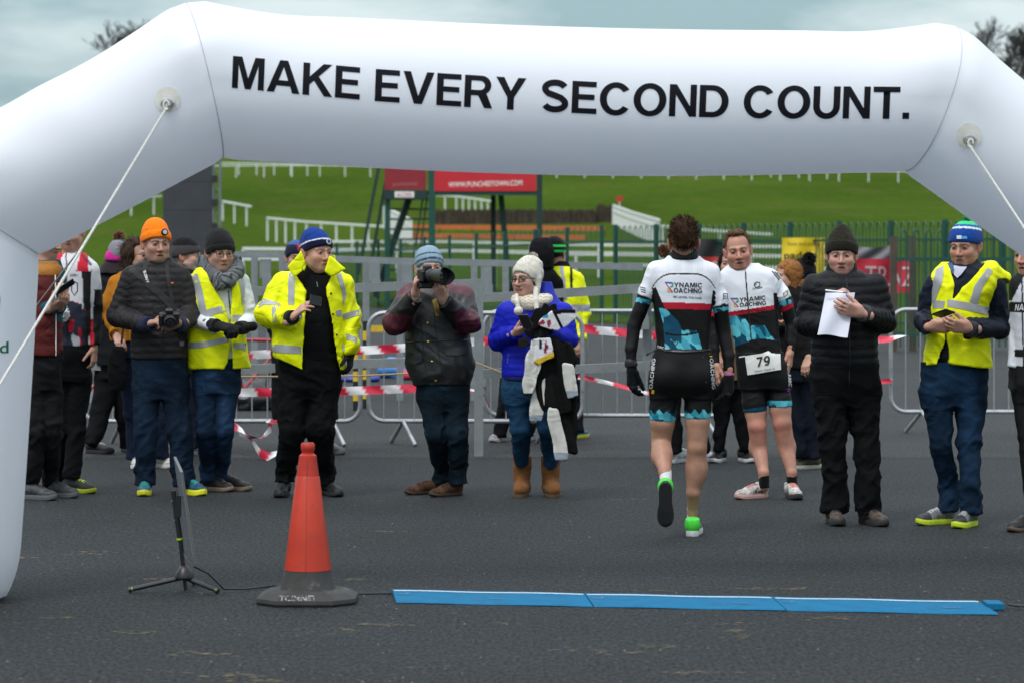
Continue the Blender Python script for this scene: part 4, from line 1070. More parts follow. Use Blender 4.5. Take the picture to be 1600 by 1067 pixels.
# ------------------------------------------------------------------ blue timing mat
def make_mat():
    M_BL = mat('blue_mat', (.004, .125, .25), rough=.75, spec=.15, var=.15, vscale=10, bump=.6, bscale=160, wear=((.10, .13, .14), 7.0, .64, .4)); M_BL2 = mat('blue_mat_dark', (.008, .11, .25), rough=.5)
    M_LN = mat('mat_pale_line', (.58, .66, .68), rough=.6)
    nl, nr_, fl, fr = G(619, 942), G(1561, 961), G(612, 924), G(1553, 943)
    b = nl.copy(); root = empty('timing_mat', b, 'long blue timing mat lying across the tarmac in three joined ramps', 'mat')
    ux = (nr_ - nl); uy = (fl - nl); uy[2] = 0
    def prof(v): return np.interp(v, [0, .04, .62, .72, .92, 1.0], [.003, .008, .017, .020, .017, .003])
    cuts = [0, .335, .655, 1.0]; rnd = random.Random(3)
    for k in range(3):
        u0, u1 = cuts[k] + (.0012 if k else 0), cuts[k + 1] - .0012
        sk = uy * .0
        vs = [0, .04, .2, .4, .62, .72, .92, 1.0]; us = np.linspace(u0, u1, 9); V = []
        lift = rnd.uniform(-.012, .012)
        for u in us:
            for v in vs: V.append(nl - b + ux * u + uy * (v + lift * (1 if k == 1 else 0)) + np.array((0, 0, prof(v) + .0012 * math.sin(u * 31 + k))))
        for u in (us[0], us[-1]):
            pass
        nv = len(vs); Fq = [(i * nv + j, (i + 1) * nv + j, (i + 1) * nv + j + 1, i * nv + j + 1) for i in range(len(us) - 1) for j in range(nv - 1)]
        o = len(V)
        for u in (us[0], us[-1]):
            for v in vs: V.append(nl - b + ux * u + uy * v + np.array((0, 0, .001)))
        for e, i0 in ((0, 0), (1, (len(us) - 1) * nv)):
            for j in range(nv - 1): Fq.append((i0 + j, i0 + j + 1, o + e * nv + j + 1, o + e * nv + j))
        sec = link('ramp_section', mesh_from('ramp_section', V, Fq, False), M_BL, root)
        m = MB(); p = lambda u, v, z=.0015: nl - b + ux * u + uy * v + np.array((0, 0, prof(v) + .0012 * math.sin(u * 31 + k) + z))
        uu = np.linspace(u0 + .002, u1 - .002, 14)
        for i in range(13): m.add([p(uu[i], .70, .002), p(uu[i + 1], .70, .002), p(uu[i + 1], .76, .002), p(uu[i], .76, .002)], [(0, 1, 2, 3)])
        m.build('pale_line', M_LN, sec)
        m = MB(); m.add([p(u0 + .006, .52, .002), p(u0 + .022, .52, .002), p(u0 + .022, .60, .002), p(u0 + .030, .56, .002), p(u0 + .022, .46, .002), p(u0 + .006, .48, .002)], [(0, 1, 2, 3, 4, 5)])
        m.build('connector_slot', M_BL2, sec)
        V2, F2 = text_flat('))))', .30); xs = [v[0] for v in V2]
        c0 = u0 + (.18 + .03 * k) * (1 if k else .75)
        m = link('emblem', mesh_from('emblem', [p(c0 + v[0] * .04, .25 + v[1] * .7, .002) for v in V2], F2, False), M_BL2, sec)
        m = MB()
        for q in range(7): m.add([p(c0 + .028 + q * .004, .30, .002), p(c0 + .031 + q * .004, .30, .002), p(c0 + .031 + q * .004, .37, .002), p(c0 + .028 + q * .004, .37, .002)], [(0, 1, 2, 3)])
        m.build('emblem', M_BL2, sec)
    e = nl + ux * 1.0 + uy * .55 - b
    MB().box((e[0] + .0, e[1] - .07, .004), (e[0] + .075, e[1] + .07, .030)).build('end_plug', M_BL, root)
    e = G(1575, 951); q = [e + (0, 0, .02), e + (.06, 0, .014), e + (.16, -.01, .008), e + (.6, -.05, .008)]
    tag(MB().tube(q, .006, n=7).build('mat_cable', mat('black_plastic')), 'black cable leaving the end plug of the blue mat', 'cable')
make_mat()

# ------------------------------------------------------------------ litter: straw, leaf scraps, chippings on the tarmac
def make_litter():
    rnd = random.Random(8); m = MB()
    spots = [(1130, 975), (1150, 985), (1160, 995), (960, 1020), (1180, 920), (250, 905), (260, 1050), (370, 1055), (1240, 920), (540, 905), (500, 990), (1020, 1010), (1090, 1050), (900, 1015), (1290, 965), (1500, 820), (990, 780), (1050, 760), (340, 925)]
    for (px, py) in spots + [(rnd.uniform(0, 1600), rnd.uniform(800, 1067)) for _ in range(16)]:
        c = G(px, py); n = rnd.randint(3, 16); lw = rnd.uniform(.03, .09)
        for _ in range(n):
            x, y = c[0] + rnd.gauss(0, lw), c[1] + rnd.gauss(0, .03); a = rnd.gauss(0, .35); l, w = rnd.uniform(.012, .035), rnd.uniform(.003, .007); z = rnd.uniform(.0025, .004)
            ca, sa = math.cos(a), math.sin(a)
            m.add([(x - l * ca, y - l * sa, z), (x + w * sa, y - w * ca, z), (x + l * ca, y + l * sa, z), (x - w * sa, y + w * ca, z)], [(0, 1, 2, 3)])
    tag(m.build('leaf_litter', mat('straw', (.17, .13, .065), rough=.9, var=.5, vscale=9)), 'scraps of straw and dry leaves scattered on the tarmac', 'litter', kind='stuff')
    m = MB()
    for _ in range(140):
        px, py = rnd.uniform(-40, 1640), rnd.uniform(790, 1100); c = G(px, py); r = rnd.uniform(.003, .007)
        m.add([(c[0] + r, c[1], .002), (c[0], c[1] + r, .002), (c[0] - r, c[1], .002), (c[0], c[1] - r, .002), (c[0], c[1], r + .002)], [(0, 1, 4), (1, 2, 4), (2, 3, 4), (3, 0, 4)])
    tag(m.build('chippings_gravel', mat('pale_stone', (.12, .125, .125), rough=.9, var=.4, vscale=5)), 'tiny pale stone chippings loose on the tarmac', 'gravel', kind='stuff')
make_litter()

# ------------------------------------------------------------------ people: builder
M_SKIN = mat('skin', rough=.5, attr=True, var=.06, vscale=40, bump=.12, bscale=220, sss=.08, spec=.4)
M_CLOTH = mat('cloth', rough=.9, attr=True, var=.12, vscale=14, bump=.35, bscale=420, spec=.10, wrinkle=(6.0, .45, .03))
M_KNIT = mat('knit', rough=.95, attr=True, var=.2, vscale=90, bump=.9, bscale=260, sheen=.08, spec=.08)
M_NYLON = mat('nylon', rough=.58, attr=True, var=.10, vscale=16, bump=.25, bscale=90, spec=.18, wrinkle=(6.5, .5, .03))
M_LYCRA = mat('lycra', rough=.6, attr=True, var=.04, vscale=14, bump=.10, bscale=500, spec=.22)
M_DENIM = mat('denim', rough=.9, attr=True, var=.22, vscale=22, bump=.5, bscale=500, spec=.12, wrinkle=(7.0, .5, .03))
M_LEATH = mat('leather', rough=.55, attr=True, var=.18, vscale=30, bump=.4, bscale=160, spec=.35)
M_HAIR = mat('hair', rough=.7, attr=True, var=.4, vscale=70, bump=.8, bscale=240, spec=.12)
M_REFL = mat('reflective_tape', (.36, .37, .38), rough=.45, metal=.25, var=.08, vscale=20)
M_EYE = mat('eyeball', rough=.15, attr=True, var=.0)
M_BLK = mat('black_gear', (.010, .010, .011), rough=.42, var=.15, vscale=30)
M_GLASS = mat('lens_glass', (.008, .010, .016), rough=.05, spec=.8, coat=1.0)
HIVIS = (0.76, 0.81, 0.003); REFL = (.34, .35, .36)

def rotm(yaw, pitch=0, roll=0):
    return np.array(Matrix.Rotation(math.radians(yaw), 3, 'Z') @ Matrix.Rotation(math.radians(pitch), 3, 'X') @ Matrix.Rotation(math.radians(roll), 3, 'Y'))
def topx(P): return 800 + F * P[:, 0] / P[:, 1], HZ - F * (P[:, 2] - HC) / P[:, 1]
def unit(v): v = np.array(v, float); return v / np.linalg.norm(v)
PEOPLE_GROUP = 'people gathered at the finish'

class Person:
    def __init__(s, label, px, yf, skin=(.47, .27, .19), seed=1, d=None):
        s.d = d or GD(yf); s.s = F / s.d; s.px = px; s.base = W(px, HZ + HC * F / s.d, s.d); s.base[2] = 0
        s.root = empty('person', s.base, label, 'person', PEOPLE_GROUP); s.skin = np.array(skin) * np.array((.84, .80, .78)); s.seed = seed
        s.bV, s.bF, s.bC, s.nb = [], [], [], 0; s.g = {}; s.lod = 1.0
    def w(s, px, py, dy=0.0): return W(px, py, s.d + dy)
    def put(s, name, V, Q, cols, m, parent=None):
        return link(name, mesh_from(name, np.asarray(V) - s.base, Q, True, cols), m, parent or s.root)
    def body(s, V, Q, C):
        s.bV.append(V); s.bF.append(Q + s.nb); s.bC.append(np.broadcast_to(C, (len(V), 3))); s.nb += len(V)
    def finish(s):
        V = np.concatenate(s.bV); Q = np.concatenate(s.bF); C = np.concatenate(s.bC)
        ob = link('body', mesh_from('body', V - s.base, Q, True, C), M_SKIN, s.root); return ob
    def limb(s, pts, k, g, scale=1.0, cut=True):
        """round cones through [(px,py,dy,r_px)]"""
        pr = []; P = [s.w(*p[:3]) for p in pts]; R = [p[3] / s.s * scale for p in pts]
        for i in range(len(P) - 1): pr.append(rcone(P[i], P[i + 1], R[i], R[i + 1], k if i == 0 else .012, g, cut_b=(cut and i == len(P) - 2)))
        return pr, P
    def rows(s, rows, grow=0.0):
        out = []
        for r in rows:
            py, l, rr, dep = r[:4]; dy = r[4] if len(r) > 4 else 0.0
            q = s.w((l + rr) / 2, py, dy); out.append((q[2], q[0], q[1], (rr - l) / 2 / s.s + grow, dep + grow))
        return out
    def garment(s, name, rows=None, limbs=(), cuts=(), extra=(), col=(.1, .1, .1), m=None, h=.0075, k=.035, n=2.3, fold=.004, quilt=None, paint=None, part=None, fscale=1.0, sm=.02, legs=False, seed=0, drape=0.0):
        pr = []; chains = []
        if rows: pr.append(tubez(s.rows(rows), k=0, g=0, n=n, sm=sm))
        br = []
        for i, lb in enumerate(limbs):
            p_, P = s.limb(lb, .040 if legs else k, i + 1); chains.append(P)
            if legs: br.append(pr[:1] + p_ + list(extra))
            else: pr += p_
        if legs: pr = br
        else: pr += list(extra); pr += list(cuts)
        V, Q, G_ = field_mesh(pr, h * (1.25 if s.lod > 1 else 1))
        nr = vnormals(V, Q); sd = s.seed * 13 + seed
        U = V[:, 2].copy(); perp = V.copy(); perp[:, 2] = 0; joint = np.full(len(V), .45)
        for i, P in enumerate(chains):
            mk = G_ == i + 1
            if not mk.any(): continue
            q = V[mk]; best = np.full(len(q), 9.0); uu = np.zeros(len(q)); pp = np.zeros((len(q), 3)); acc = 0; jn = np.zeros(len(q))
            js = []
            for a in range(len(P) - 1):
                ab = P[a + 1] - P[a]; L_ = np.linalg.norm(ab); t = np.clip(((q - P[a]) @ ab) / (L_ * L_), 0, 1); o = q - P[a] - t[:, None] * ab; dd = np.linalg.norm(o, axis=1)
                bt = dd < best; best = np.where(bt, dd, best); uu = np.where(bt, acc + t * L_, uu); pp[bt] = o[bt]; acc += L_
                if a < len(P) - 2 or True: js.append(acc)
            for j in js: jn += np.exp(-((uu - j) / .10) ** 2)
            U[mk] = uu; perp[mk] = pp + i * 3; joint[mk] = .30 + .75 * np.clip(jn, 0, 1)
        disp = np.zeros(len(V))
        if fold:
            fold = fold * (1.7 if (m is None or m in (M_CLOTH, M_DENIM, M_NYLON)) and not quilt else 1.2)
            lim = G_ > 0
            qt = np.stack([V[:, 2] * 9 * fscale + V[:, 0] * 5, V[:, 0] * 4 - V[:, 2] * 3 + sd, V[:, 1] * 4], 1)
            ql = np.stack([U * 9 * fscale + perp[:, 0] * 9, perp[:, 0] * 7 * fscale - U * 3 + sd, perp[:, 1] * 7 * fscale + perp[:, 2] * 5], 1)
            q = np.where(lim[:, None], ql, qt); q = q + .5 * np.stack([vnoise(V * 7, sd + 2), vnoise(V * 7 + 5, sd + 3), vnoise(V * 7 + 9, sd + 4)], 1)
            ridge = lambda n_: .80 - 1.9 * np.abs(n_) ** .6
            disp += fold * (joint * 1.35 * ridge(vnoise(q, sd)) + .8 * joint * ridge(vnoise(q * 2.0 + 7, sd + 6)) + .6 * vnoise(V * 8 * fscale + sd, sd + 5))
            disp = vsmooth(disp, Q, 1)
        if drape:
            disp += drape * (1.9 * np.abs(vnoise(np.stack([V[:, 0] * 24 + V[:, 2] * 4, V[:, 2] * 3.2, V[:, 1] * 3 + sd], 1), sd)) ** .7 - .7)
        if quilt:
            ph = U / quilt[0] + .12 * vnoise(V * 6, sd + 3); ds = quilt[1] * (np.abs(np.sin(np.pi * ph)) ** .55 - .65); disp += vsmooth(ds, Q, 1)
        V = V + nr * disp[:, None]
        C = np.tile(np.array(col, float), (len(V), 1))
        if paint is not None:
            px, py = topx(V); C = paint(V, px, py, G_, U, nr, C)
        ob = s.put(name, V, Q, C, m or M_CLOTH, part)
        if 'label' in ob: del ob['label']
        s.g[name] = (V, Q, BVHTree.FromPolygons([tuple(v) for v in V.tolist()], Q.tolist()))
        return ob
    def on(s, g, px, py): return cast(s.g[g][2], px, py)
    def patch(s, name, g, poly, m, off=.0025, step=5.0, parent=None):
        return decal(name, poly, [tuple(range(len(poly)))], s.g[g][2], m, s.root, off, step)
    def strip(s, name, g, pts, wpx, m, off=.0025):
        """ribbon through pixels on a garment"""
        P = [np.array(p, float) for p in pts]; L_, R_ = [], []
        for i, p in enumerate(P):
            t = P[min(i + 1, len(P) - 1)] - P[max(i - 1, 0)]; t /= np.linalg.norm(t); nn = np.array((-t[1], t[0])) * wpx / 2; L_.append(tuple(p + nn)); R_.append(tuple(p - nn))
        V2 = L_ + R_; n = len(P); F2 = [(i, i + 1, n + i + 1, n + i) for i in range(n - 1)]
        return decal(name, V2, F2, s.g[g][2], m, s.root, off, 5.0)
    def cord(s, name, g, pts, r, m, off=.003):
        P = []
        for i in range(len(pts) - 1):
            for t in np.linspace(0, 1, 7)[:-1]:
                q = np.array(pts[i]) + (np.array(pts[i + 1]) - np.array(pts[i])) * t; a, n_ = s.on(g, *q); P.append(a + n_ * off - s.base)
        a, n_ = s.on(g, *pts[-1]); P.append(a + n_ * off - s.base)
        return MB().tube(P, r, n=5).build(name, m, s.root)
    def words(s, g, txt, x0, y0, x1, y1, cap, m, bold=.0, caps=True, name='lettering', shear=0.0, step=6.0):
        V2, F2 = caps_px(txt, x0, y0, x1, y1, cap, shear=shear) if caps else text_px(txt, x0, y0, x1, y1, cap, bold)
        return decal(name, V2, F2, s.g[g][2], m, s.root, .003, step)
    # -------------------------------------------------------------- head
    def head(s, px, py, neck, yaw=0, pitch=0, roll=0, size=1.0, dy=-.02, brow=(.05, .035, .025), stubble=0.0, stub_col=(.12, .10, .09), mouth=0.0, smile=0.0, h=.0043, fem=False, eyes=True, eye_col=(.05, .045, .04), red=1.0, wide=1.0):
        """px,py: where the middle of the head at eye level shows; neck: (px,py,dy,r_px) base of the neck"""
        R = rotm(yaw, pitch, roll); T = s.w(px, py, dy); s.hR, s.hT, s.hS = R, T, size
        nb = R.T @ (s.w(*neck[:3]) - T) / size; nrad = neck[3] / s.s / size
        jw = .9 if fem else 1.0
        p = [ell((0, .014, .036), (.077 * wide, .097, .083), k=0), ell((0, -.030, -.035), (.061 * wide, .060, .080), k=.03),
             ell((0, -.060, -.094), (.028 * jw, .026, .022), k=.03)]
        for sg in (-1, 1):
            p += [rcone((sg * .055 * jw * wide, .0, -.055), (sg * .020, -.060, -.098), .018, .015, .026),
                  ell((sg * .041, -.058, -.032), (.022, .024, .019), k=.032), ell((sg * .036, -.038, -.066), (.023, .028, .028), k=.03),
                  rcone((sg * .012, -.090, .017), (sg * .046, -.074, .017), .0085, .007, .016)]
        p += [ell((sg * .031, -.102, -.003), (.018, .021, .014), k=.014, op='s') for sg in (-1, 1)]
        p += [rcone((0, -.086, .006), (0, -.109, -.034), .0075, .0105, .012), ell((0, -.106, -.038), (.011, .011, .009), k=.008)]
        for sg in (-1, 1):
            p += [ell((sg * .0115, -.098, -.040), (.008, .010, .007), k=.008)]
            if eyes:
                p += [ell((sg * .031, -.0765, -.001), (.0155, .0145, .0125), k=.005), ell((sg * .031, -.096, -.0015), (.0128, .014, .0036), k=.003, op='s')]
            p += [ell((sg * .080 * wide, .016, -.012), (.010, .021, .033), rotm(sg * -18, -8, sg * 8), k=.008), ell((sg * .089 * wide, .010, -.010), (.006, .011, .020), rotm(sg * -18, -8, sg * 8), k=.006, op='s')]
        mo = mouth
        p += [rcone((-.020, -.084, -.066 + smile * .006), (0, -.0915, -.0635), .0055, .0062, .008, g=2), rcone((.020, -.084, -.066 + smile * .006), (0, -.0915, -.0635), .0055, .0062, .008, g=2),
              rcone((-.016, -.083, -.074 - mo), (.016, -.083, -.074 - mo), .0065, .0065, .008, g=2)]
        p += [ell((0, -.094, -.0695 - mo * .5), (.019 + smile * .008, .012, .0016 + mo * .62), k=.003, op='s')]
        p += [rcone((0, .018, -.045), nb, .050 * (.88 if fem else 1), nrad, .03, g=3, cut_b=True)]
        V, Q, G_ = field_mesh(p, h * s.lod)
        x, y, z = V.T
        C = np.tile(s.skin, (len(V), 1))
        rd = np.exp(-((np.abs(x) - .045) / .022) ** 2 - ((z + .035) / .026) ** 2) * (y < -.02) * .5 + np.exp(-(x / .016) ** 2 - ((z + .036) / .016) ** 2) * (y < -.08) * .6 + (np.abs(x) > .076 * wide) * .55 + .25 * np.clip(vnoise(V * 40, s.seed), 0, 1)
        C = C * (1 + np.outer(rd * red, (.10, -.13, -.14))) * (1 + .10 * fbm(V * 30, s.seed + 2, 2)[:, None])
        if stubble:
            w = np.clip((-.038 - z) / .02, 0, 1) * np.clip((.02 - y) / .03, 0, 1) * (z > -.13) * (np.abs(z + .069) > .009 + .0 * x) * (.85 + .15 * vnoise(V * 220, 3))
            w *= 1 - .6 * np.exp(-((np.abs(x) - .03) / .015) ** 2 - ((z + .05) / .018) ** 2)
            C = C + (np.array(stub_col) - C) * np.clip(w * stubble, 0, 1)[:, None]
        lw = np.exp(-((z + .0695 + mo * .5) / (.0085 + mo * .6)) ** 4 - (x / (.0235 + smile * .006)) ** 6) * (y < -.068)
        C = C * (1 - lw[:, None] * (1 - (np.array((.88, .52, .52)) if fem else np.array((.82, .58, .57)))))
        sl = np.exp(-((z + .0695 + mo * .5) / (.0024 + mo * .55)) ** 4 - (x / (.021 + smile * .006)) ** 6) * (y < -.066)
        C = C * (1 - .6 * sl[:, None]) + .6 * sl[:, None] * np.array((.06, .02, .018))
        br = (y < -.058) & (np.abs(z - .0205 + .012 * np.clip(np.abs(x) - .035, 0, 1)) < .0058) & (np.abs(x) > .010) & (np.abs(x) < .050); C[br] = np.array(brow) * .6 + C[br] * .32
        if eyes:
            ln = (y < -.07) & (np.abs(np.abs(x) - .031) < .014) & (np.abs(z + .001) < .0062) & (np.abs(z + .001) > .0028); C[ln] *= np.array((.55, .45, .45))
        Vw = (V * size) @ R.T + T
        s.body(Vw, Q, C)
        s.face = (V, Q)
        if eyes:
            for sg in (-1, 1):
                mb = MB(); mb.lathe([(.0001 + .0125 * math.sin(a), -.0125 * math.cos(a)) for a in np.linspace(0, math.pi, 11)], n=14, axis=(0, 1, 0)); ev = np.array(mb.v)
                dirx = unit((0, -1, 0)); c_ = (ev @ dirx) / .0125
                ec = np.where(c_[:, None] > .93, np.array((.008, .007, .007)), np.where(c_[:, None] > .74, np.array(eye_col), np.array((.40, .36, .34))))
                ev = ((ev + np.array((sg * .031, -.0768, -.0015))) * size) @ R.T + T
                link('eye', mesh_from('eye', ev - s.base, mb.f, True, ec), M_EYE, s.root)
        return R, T
    def hl(s, P):
        """head-local -> world"""
        return (np.asarray(P, float) * s.hS) @ s.hR.T + s.hT
    def hsdf(s, name, prims, col, m=None, h=.006, paint=None, fold=0.0, parent=None, ribs=0.0, nrib=60):
        V, Q, G_ = field_mesh(prims, h * 1.1 * s.lod)
        nr = vnormals(V, Q)
        if fold: V = V + nr * (fold * fbm(V * 28, s.seed + 4, 2))[:, None]
        if ribs:
            a = np.arctan2(V[:, 1] - .012, V[:, 0]); V = V + nr * (ribs * np.sin(a * nrib))[:, None]
        C = np.tile(np.array(col, float), (len(V), 1))
        if paint is not None: C = paint(V, G_, nr, C)
        return s.put(name, s.hl(V), Q, C, m or M_KNIT, parent)
    def beanie(s, col, cuff=None, z0=.035, back=-.03, top=.135, cuff_h=.045, bulk=.012, paint=None, ribs=.0008, slouch=(0, .02), peak=0.0, name='beanie', flat=1.0):
        """knitted hat: brim at z0 on the forehead, at back behind"""
        def brim(off): return lambda X, Y, Z: (z0 + (back - z0) * (Y + .085) / .19) + off - Z
        R_ = np.array((.077 + bulk, .097 + bulk, .083 + bulk))
        dome = [ell((0, .014, .034), R_, k=0), ell((slouch[0], .014 + slouch[1], top - .055), (.066 * flat, .076 * flat, .058), k=.03)]
        if peak: dome.append(ell((slouch[0], .02 + slouch[1], top - .01), (.03, .035, .03), k=.04))
        # keep what lies above the brim
        ob = s.hsdf(name, dome + [Pr(lambda X, Y, Z: -brim(0.0)(X, Y, Z), (-.2,) * 3, (.2,) * 3, 0, 0, 's')], col, fold=.0022, paint=paint, ribs=ribs)
        if cuff is not None:
            R2 = R_ + .006
            c = [ell((0, .014, .034), R2, k=0), Pr(lambda X, Y, Z: -brim(-.002)(X, Y, Z), (-.2,) * 3, (.2,) * 3, 0, 0, 's'),
                 Pr(lambda X, Y, Z: brim(cuff_h)(X, Y, Z), (-.2,) * 3, (.2,) * 3, .012, 0, 's')]
            s.hsdf('cuff', c, cuff, fold=.0014, ribs=ribs * 1.3, parent=ob, paint=paint)
        return ob
    def pompom(s, c, r, col, parent=None, n=700, name='pompom'):
        rnd = random.Random(s.seed); V, Fq, C = [], [], []
        for i in range(n):
            d_ = unit((rnd.gauss(0, 1), rnd.gauss(0, 1), rnd.gauss(0, 1))); l = r * rnd.uniform(.75, 1.08); t = unit(np.cross(d_, (rnd.random(), rnd.random(), rnd.random()))) * .003
            p = np.array(c); k = len(V); V += [p + t, p - t, p + d_ * l - t * .8, p + d_ * l + t * .8]; Fq.append((k, k + 1, k + 2, k + 3)); v = rnd.uniform(.6, 1.3); C += [np.array(col) * v] * 4
        return s.put(name, s.hl(V), np.array(Fq), np.array(C), M_KNIT, parent)
    def hair(s, prims, col, fold=.004, strands=0, h=.006, seed=0, slen=.022, name='hair', m=None):
        V, Q, G_ = field_mesh(prims, h); nr = vnormals(V, Q); V = V + nr * (fold * fbm(V * np.array((60, 60, 26)), s.seed + seed, 2))[:, None]
        v = .75 + .5 * (fbm(V * np.array((130, 130, 24)), 7, 2) * .5 + .5); C = np.array(col) * v[:, None]
        if strands:
            rnd = np.random.default_rng(s.seed + seed); ii = rnd.integers(0, len(V), strands); n0 = len(V); P = V[ii]; nn = nr[ii]
            t = nn * .55 + np.array((0, .35, -.5)) + rnd.normal(0, .45, (strands, 3)); t /= np.linalg.norm(t, axis=1)[:, None]
            sd_ = np.cross(t, rnd.normal(0, 1, (strands, 3))); sd_ /= np.linalg.norm(sd_, axis=1)[:, None]
            L_ = slen * rnd.uniform(.5, 1.2, strands)[:, None]
            A = np.concatenate([P + sd_ * .0022 - nn * .004, P - sd_ * .0022 - nn * .004, P + t * L_ - sd_ * .0006, P + t * L_ + sd_ * .0006]); k = np.arange(strands)
            Q = np.concatenate([Q, np.stack([k, k + strands, k + 2 * strands, k + 3 * strands], 1) + n0]); V = np.concatenate([V, A])
            C = np.concatenate([C, np.tile(np.array(col) * 1.0, (4 * strands, 1)) * np.tile(rnd.uniform(.6, 1.5, strands), 4)[:, None]])
        return s.put(name, s.hl(V), Q, C, m or M_HAIR)
    def specs(s, col=(.01, .01, .01), r=.020, thick=.0022):
        ob = None
        mb = MB()
        for sg in (-1, 1):
            pts = [s.hl((sg * .032 + r * 1.05 * math.copysign(abs(math.cos(a)) ** .7, math.cos(a)), -.101 + .006 * abs(math.cos(a)) * (1 if math.copysign(1, math.cos(a)) == sg else 0), -.004 + r * .78 * math.copysign(abs(math.sin(a)) ** .7, math.sin(a)))) - s.base for a in np.linspace(0, 2 * math.pi, 20, endpoint=False)]
            mb.tube(pts, thick, n=5, closed=True)
            mb.tube([s.hl((sg * (.032 + r), -.095, .004)) - s.base, s.hl((sg * .074, -.07, .004)) - s.base, s.hl((sg * .083, .0, .002)) - s.base], thick, n=5)
        mb.tube([s.hl((-.011, -.103, .0)) - s.base, s.hl((0, -.106, .003)) - s.base, s.hl((.011, -.103, .0)) - s.base], thick, n=5)
        ob = mb.build('spectacles', mat('spec_frame_%d' % s.seed, col, rough=.3), s.root)
        return ob
    # -------------------------------------------------------------- hands
    def hand(s, wrist, dirv, palm, side, curl=(.5, .5, .5, .5), thumb=None, spread=.08, col=None, glove=None, size=1.0, fore=.05, part='hand', thumb_curl=0.3, mat_=None):
        """wrist: world point; dirv: towards the knuckles; palm: the way the palm faces; side 'r' or 'l'"""
        y = unit(dirv); z = -np.array(palm, float); z = unit(z - y * (z @ y)); x = np.cross(y, z); R = np.stack([x, y, z], 1)
        sg = -1.0 if side == 'r' else 1.0
        fat = .0025 if glove is not None else 0.0
        pr = [rcone((0, -fore, 0), (0, .012, 0), .027 + fat, .0245 + fat, 0)]
        fx = [.030, .010, -.010, -.028]; ln = [.072, .080, .075, .060]; ky = [.092, .096, .092, .083]
        for i in range(4):
            kx = sg * fx[i]
            pr.append(rcone((kx * .62, .008, 0), (kx, ky[i] - .004, 0), .0150 + fat, .0125 + fat, .014))
            p = np.array((kx, ky[i], .002)); a = 0.0; r = (.0095, .0098, .0094, .0084)[i] + fat; c = curl[i] if hasattr(curl, '__len__') else curl
            for j, (fr, ac) in enumerate(((.45, .9), (.30, 1.15), (.25, .75))):
                a += c * ac; q = p + ln[i] * fr * np.array((sg * spread * (1.5 - i) * .6 * math.cos(a), math.cos(a), -math.sin(a)))
                pr.append(rcone(p, q, r * (1 - .06 * j), r * (1 - .06 * (j + 1)), .005)); p = q
        t0 = np.array((sg * .026, .022, -.006)); td = unit(thumb if thumb is not None else (sg * .75, .62, -.35)) if thumb is None else unit((sg * thumb[0], thumb[1], thumb[2]))
        t1 = t0 + td * .040; t2v = unit(td * (1 - thumb_curl) + np.array((0, .75, -.2)) * thumb_curl); t2 = t1 + t2v * .033; t3 = t2 + unit(t2v + np.array((-sg * .2, .1, 0)) * thumb_curl) * .026
        pr += [rcone((sg * .012, .012, -.002), t0, .017 + fat, .0165 + fat, .012), rcone(t0, t1, .0155 + fat, .0125 + fat, .012), rcone(t1, t2, .0120 + fat, .0108 + fat, .005), rcone(t2, t3, .0105 + fat, .0085 + fat, .004)]
        V, Q, G_ = field_mesh(pr, .0050 * s.lod)
        Vw = (V * size) @ R.T + np.array(wrist)
        if glove is not None:
            return s.put('glove', Vw, Q, np.tile(np.array(glove, float), (len(V), 1)), mat_ or M_KNIT)
        tip = np.clip((V[:, 1] - .10) / .05, 0, 1) * .18 + .12 * np.exp(-((V[:, 1] - .094) / .012) ** 2)
        C = s.skin * (1 + np.outer(tip + .15 * vnoise(V * 60, 3), (.05, -.12, -.12)))
        s.body(Vw, Q, C); return None
    # -------------------------------------------------------------- shoes
    def shoe(s, px, py, heading, L=.29, wd=1.0, up=(.05, .05, .05), sole=(.03, .03, .03), high=.10, sole_h=.026, paint=None, laces=None, at=None, R=None, name='shoe', m=None, toe=1.0, part_sole='sole'):
        """px,py: where the middle of the sole touches the ground; heading: 0 towards the camera, + to picture right"""
        if at is None: at = G(px, py); at[2] = 0.0
        R = rotm(heading) if R is None else R; k = L / .29
        hs = sole_h
        pr = [ell((0, .060, hs + .028), (.035, .036, .042), k=0), rcone((0, .045, hs + .032), (0, -.055, hs + .026), .037, .034, .03), ell((0, -.112, hs + .008), (.043, .066, .033 * toe), k=.03),
              rcone((0, -.01, hs + .045), (0, -.075, hs + .030), .022, .018, .025), rcone((0, .045, hs + .03), (0, .052, high), .036, .040, .02, cut_b=True)]
        if laces is not None:
            for i in range(4):
                yy = -.020 - i * .017; zz = hs + .0745 - i * .0075
                pr.append(rcone((-.017, yy - .004, zz - .006), (.017, yy + .004, zz - .006),   .0052, .0052, .003, g=5))
        pr.append(Pr(lambda X, Y, Z: Z - (hs - .006) + 0 * X, (-.2, -.3, -.1), (.2, .2, hs), 0, 0, 's'))
        V, Q, G_ = field_mesh(pr, .0064 * s.lod)
        C = np.tile(np.array(up, float), (len(V), 1))
        if laces is not None: C[G_ == 5] = laces
        C = C * (1 + .45 * vnoise(V * 75, 4)[:, None])
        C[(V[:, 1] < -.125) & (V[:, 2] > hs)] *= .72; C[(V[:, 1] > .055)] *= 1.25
        if paint is not None: C = paint(V, C)
        if laces is not None:
            lc = (np.abs(V[:, 0]) < .021) & (V[:, 1] < -.005) & (V[:, 1] > -.092) & (np.sin(V[:, 1] * 330) > -.1) & (V[:, 2] > hs + .03); C[lc] = laces
            tg = (np.abs(V[:, 0]) < .021) & (V[:, 1] < -.005) & (V[:, 1] > -.092) & ~lc & (V[:, 2] > hs + .03); C[tg] *= .4
        V = V * np.array((wd, k, 1)); Vw = V @ R.T + at
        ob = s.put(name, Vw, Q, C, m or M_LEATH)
        ys = np.linspace(.098, -.180, 20); v = []; n = 0; rings = []
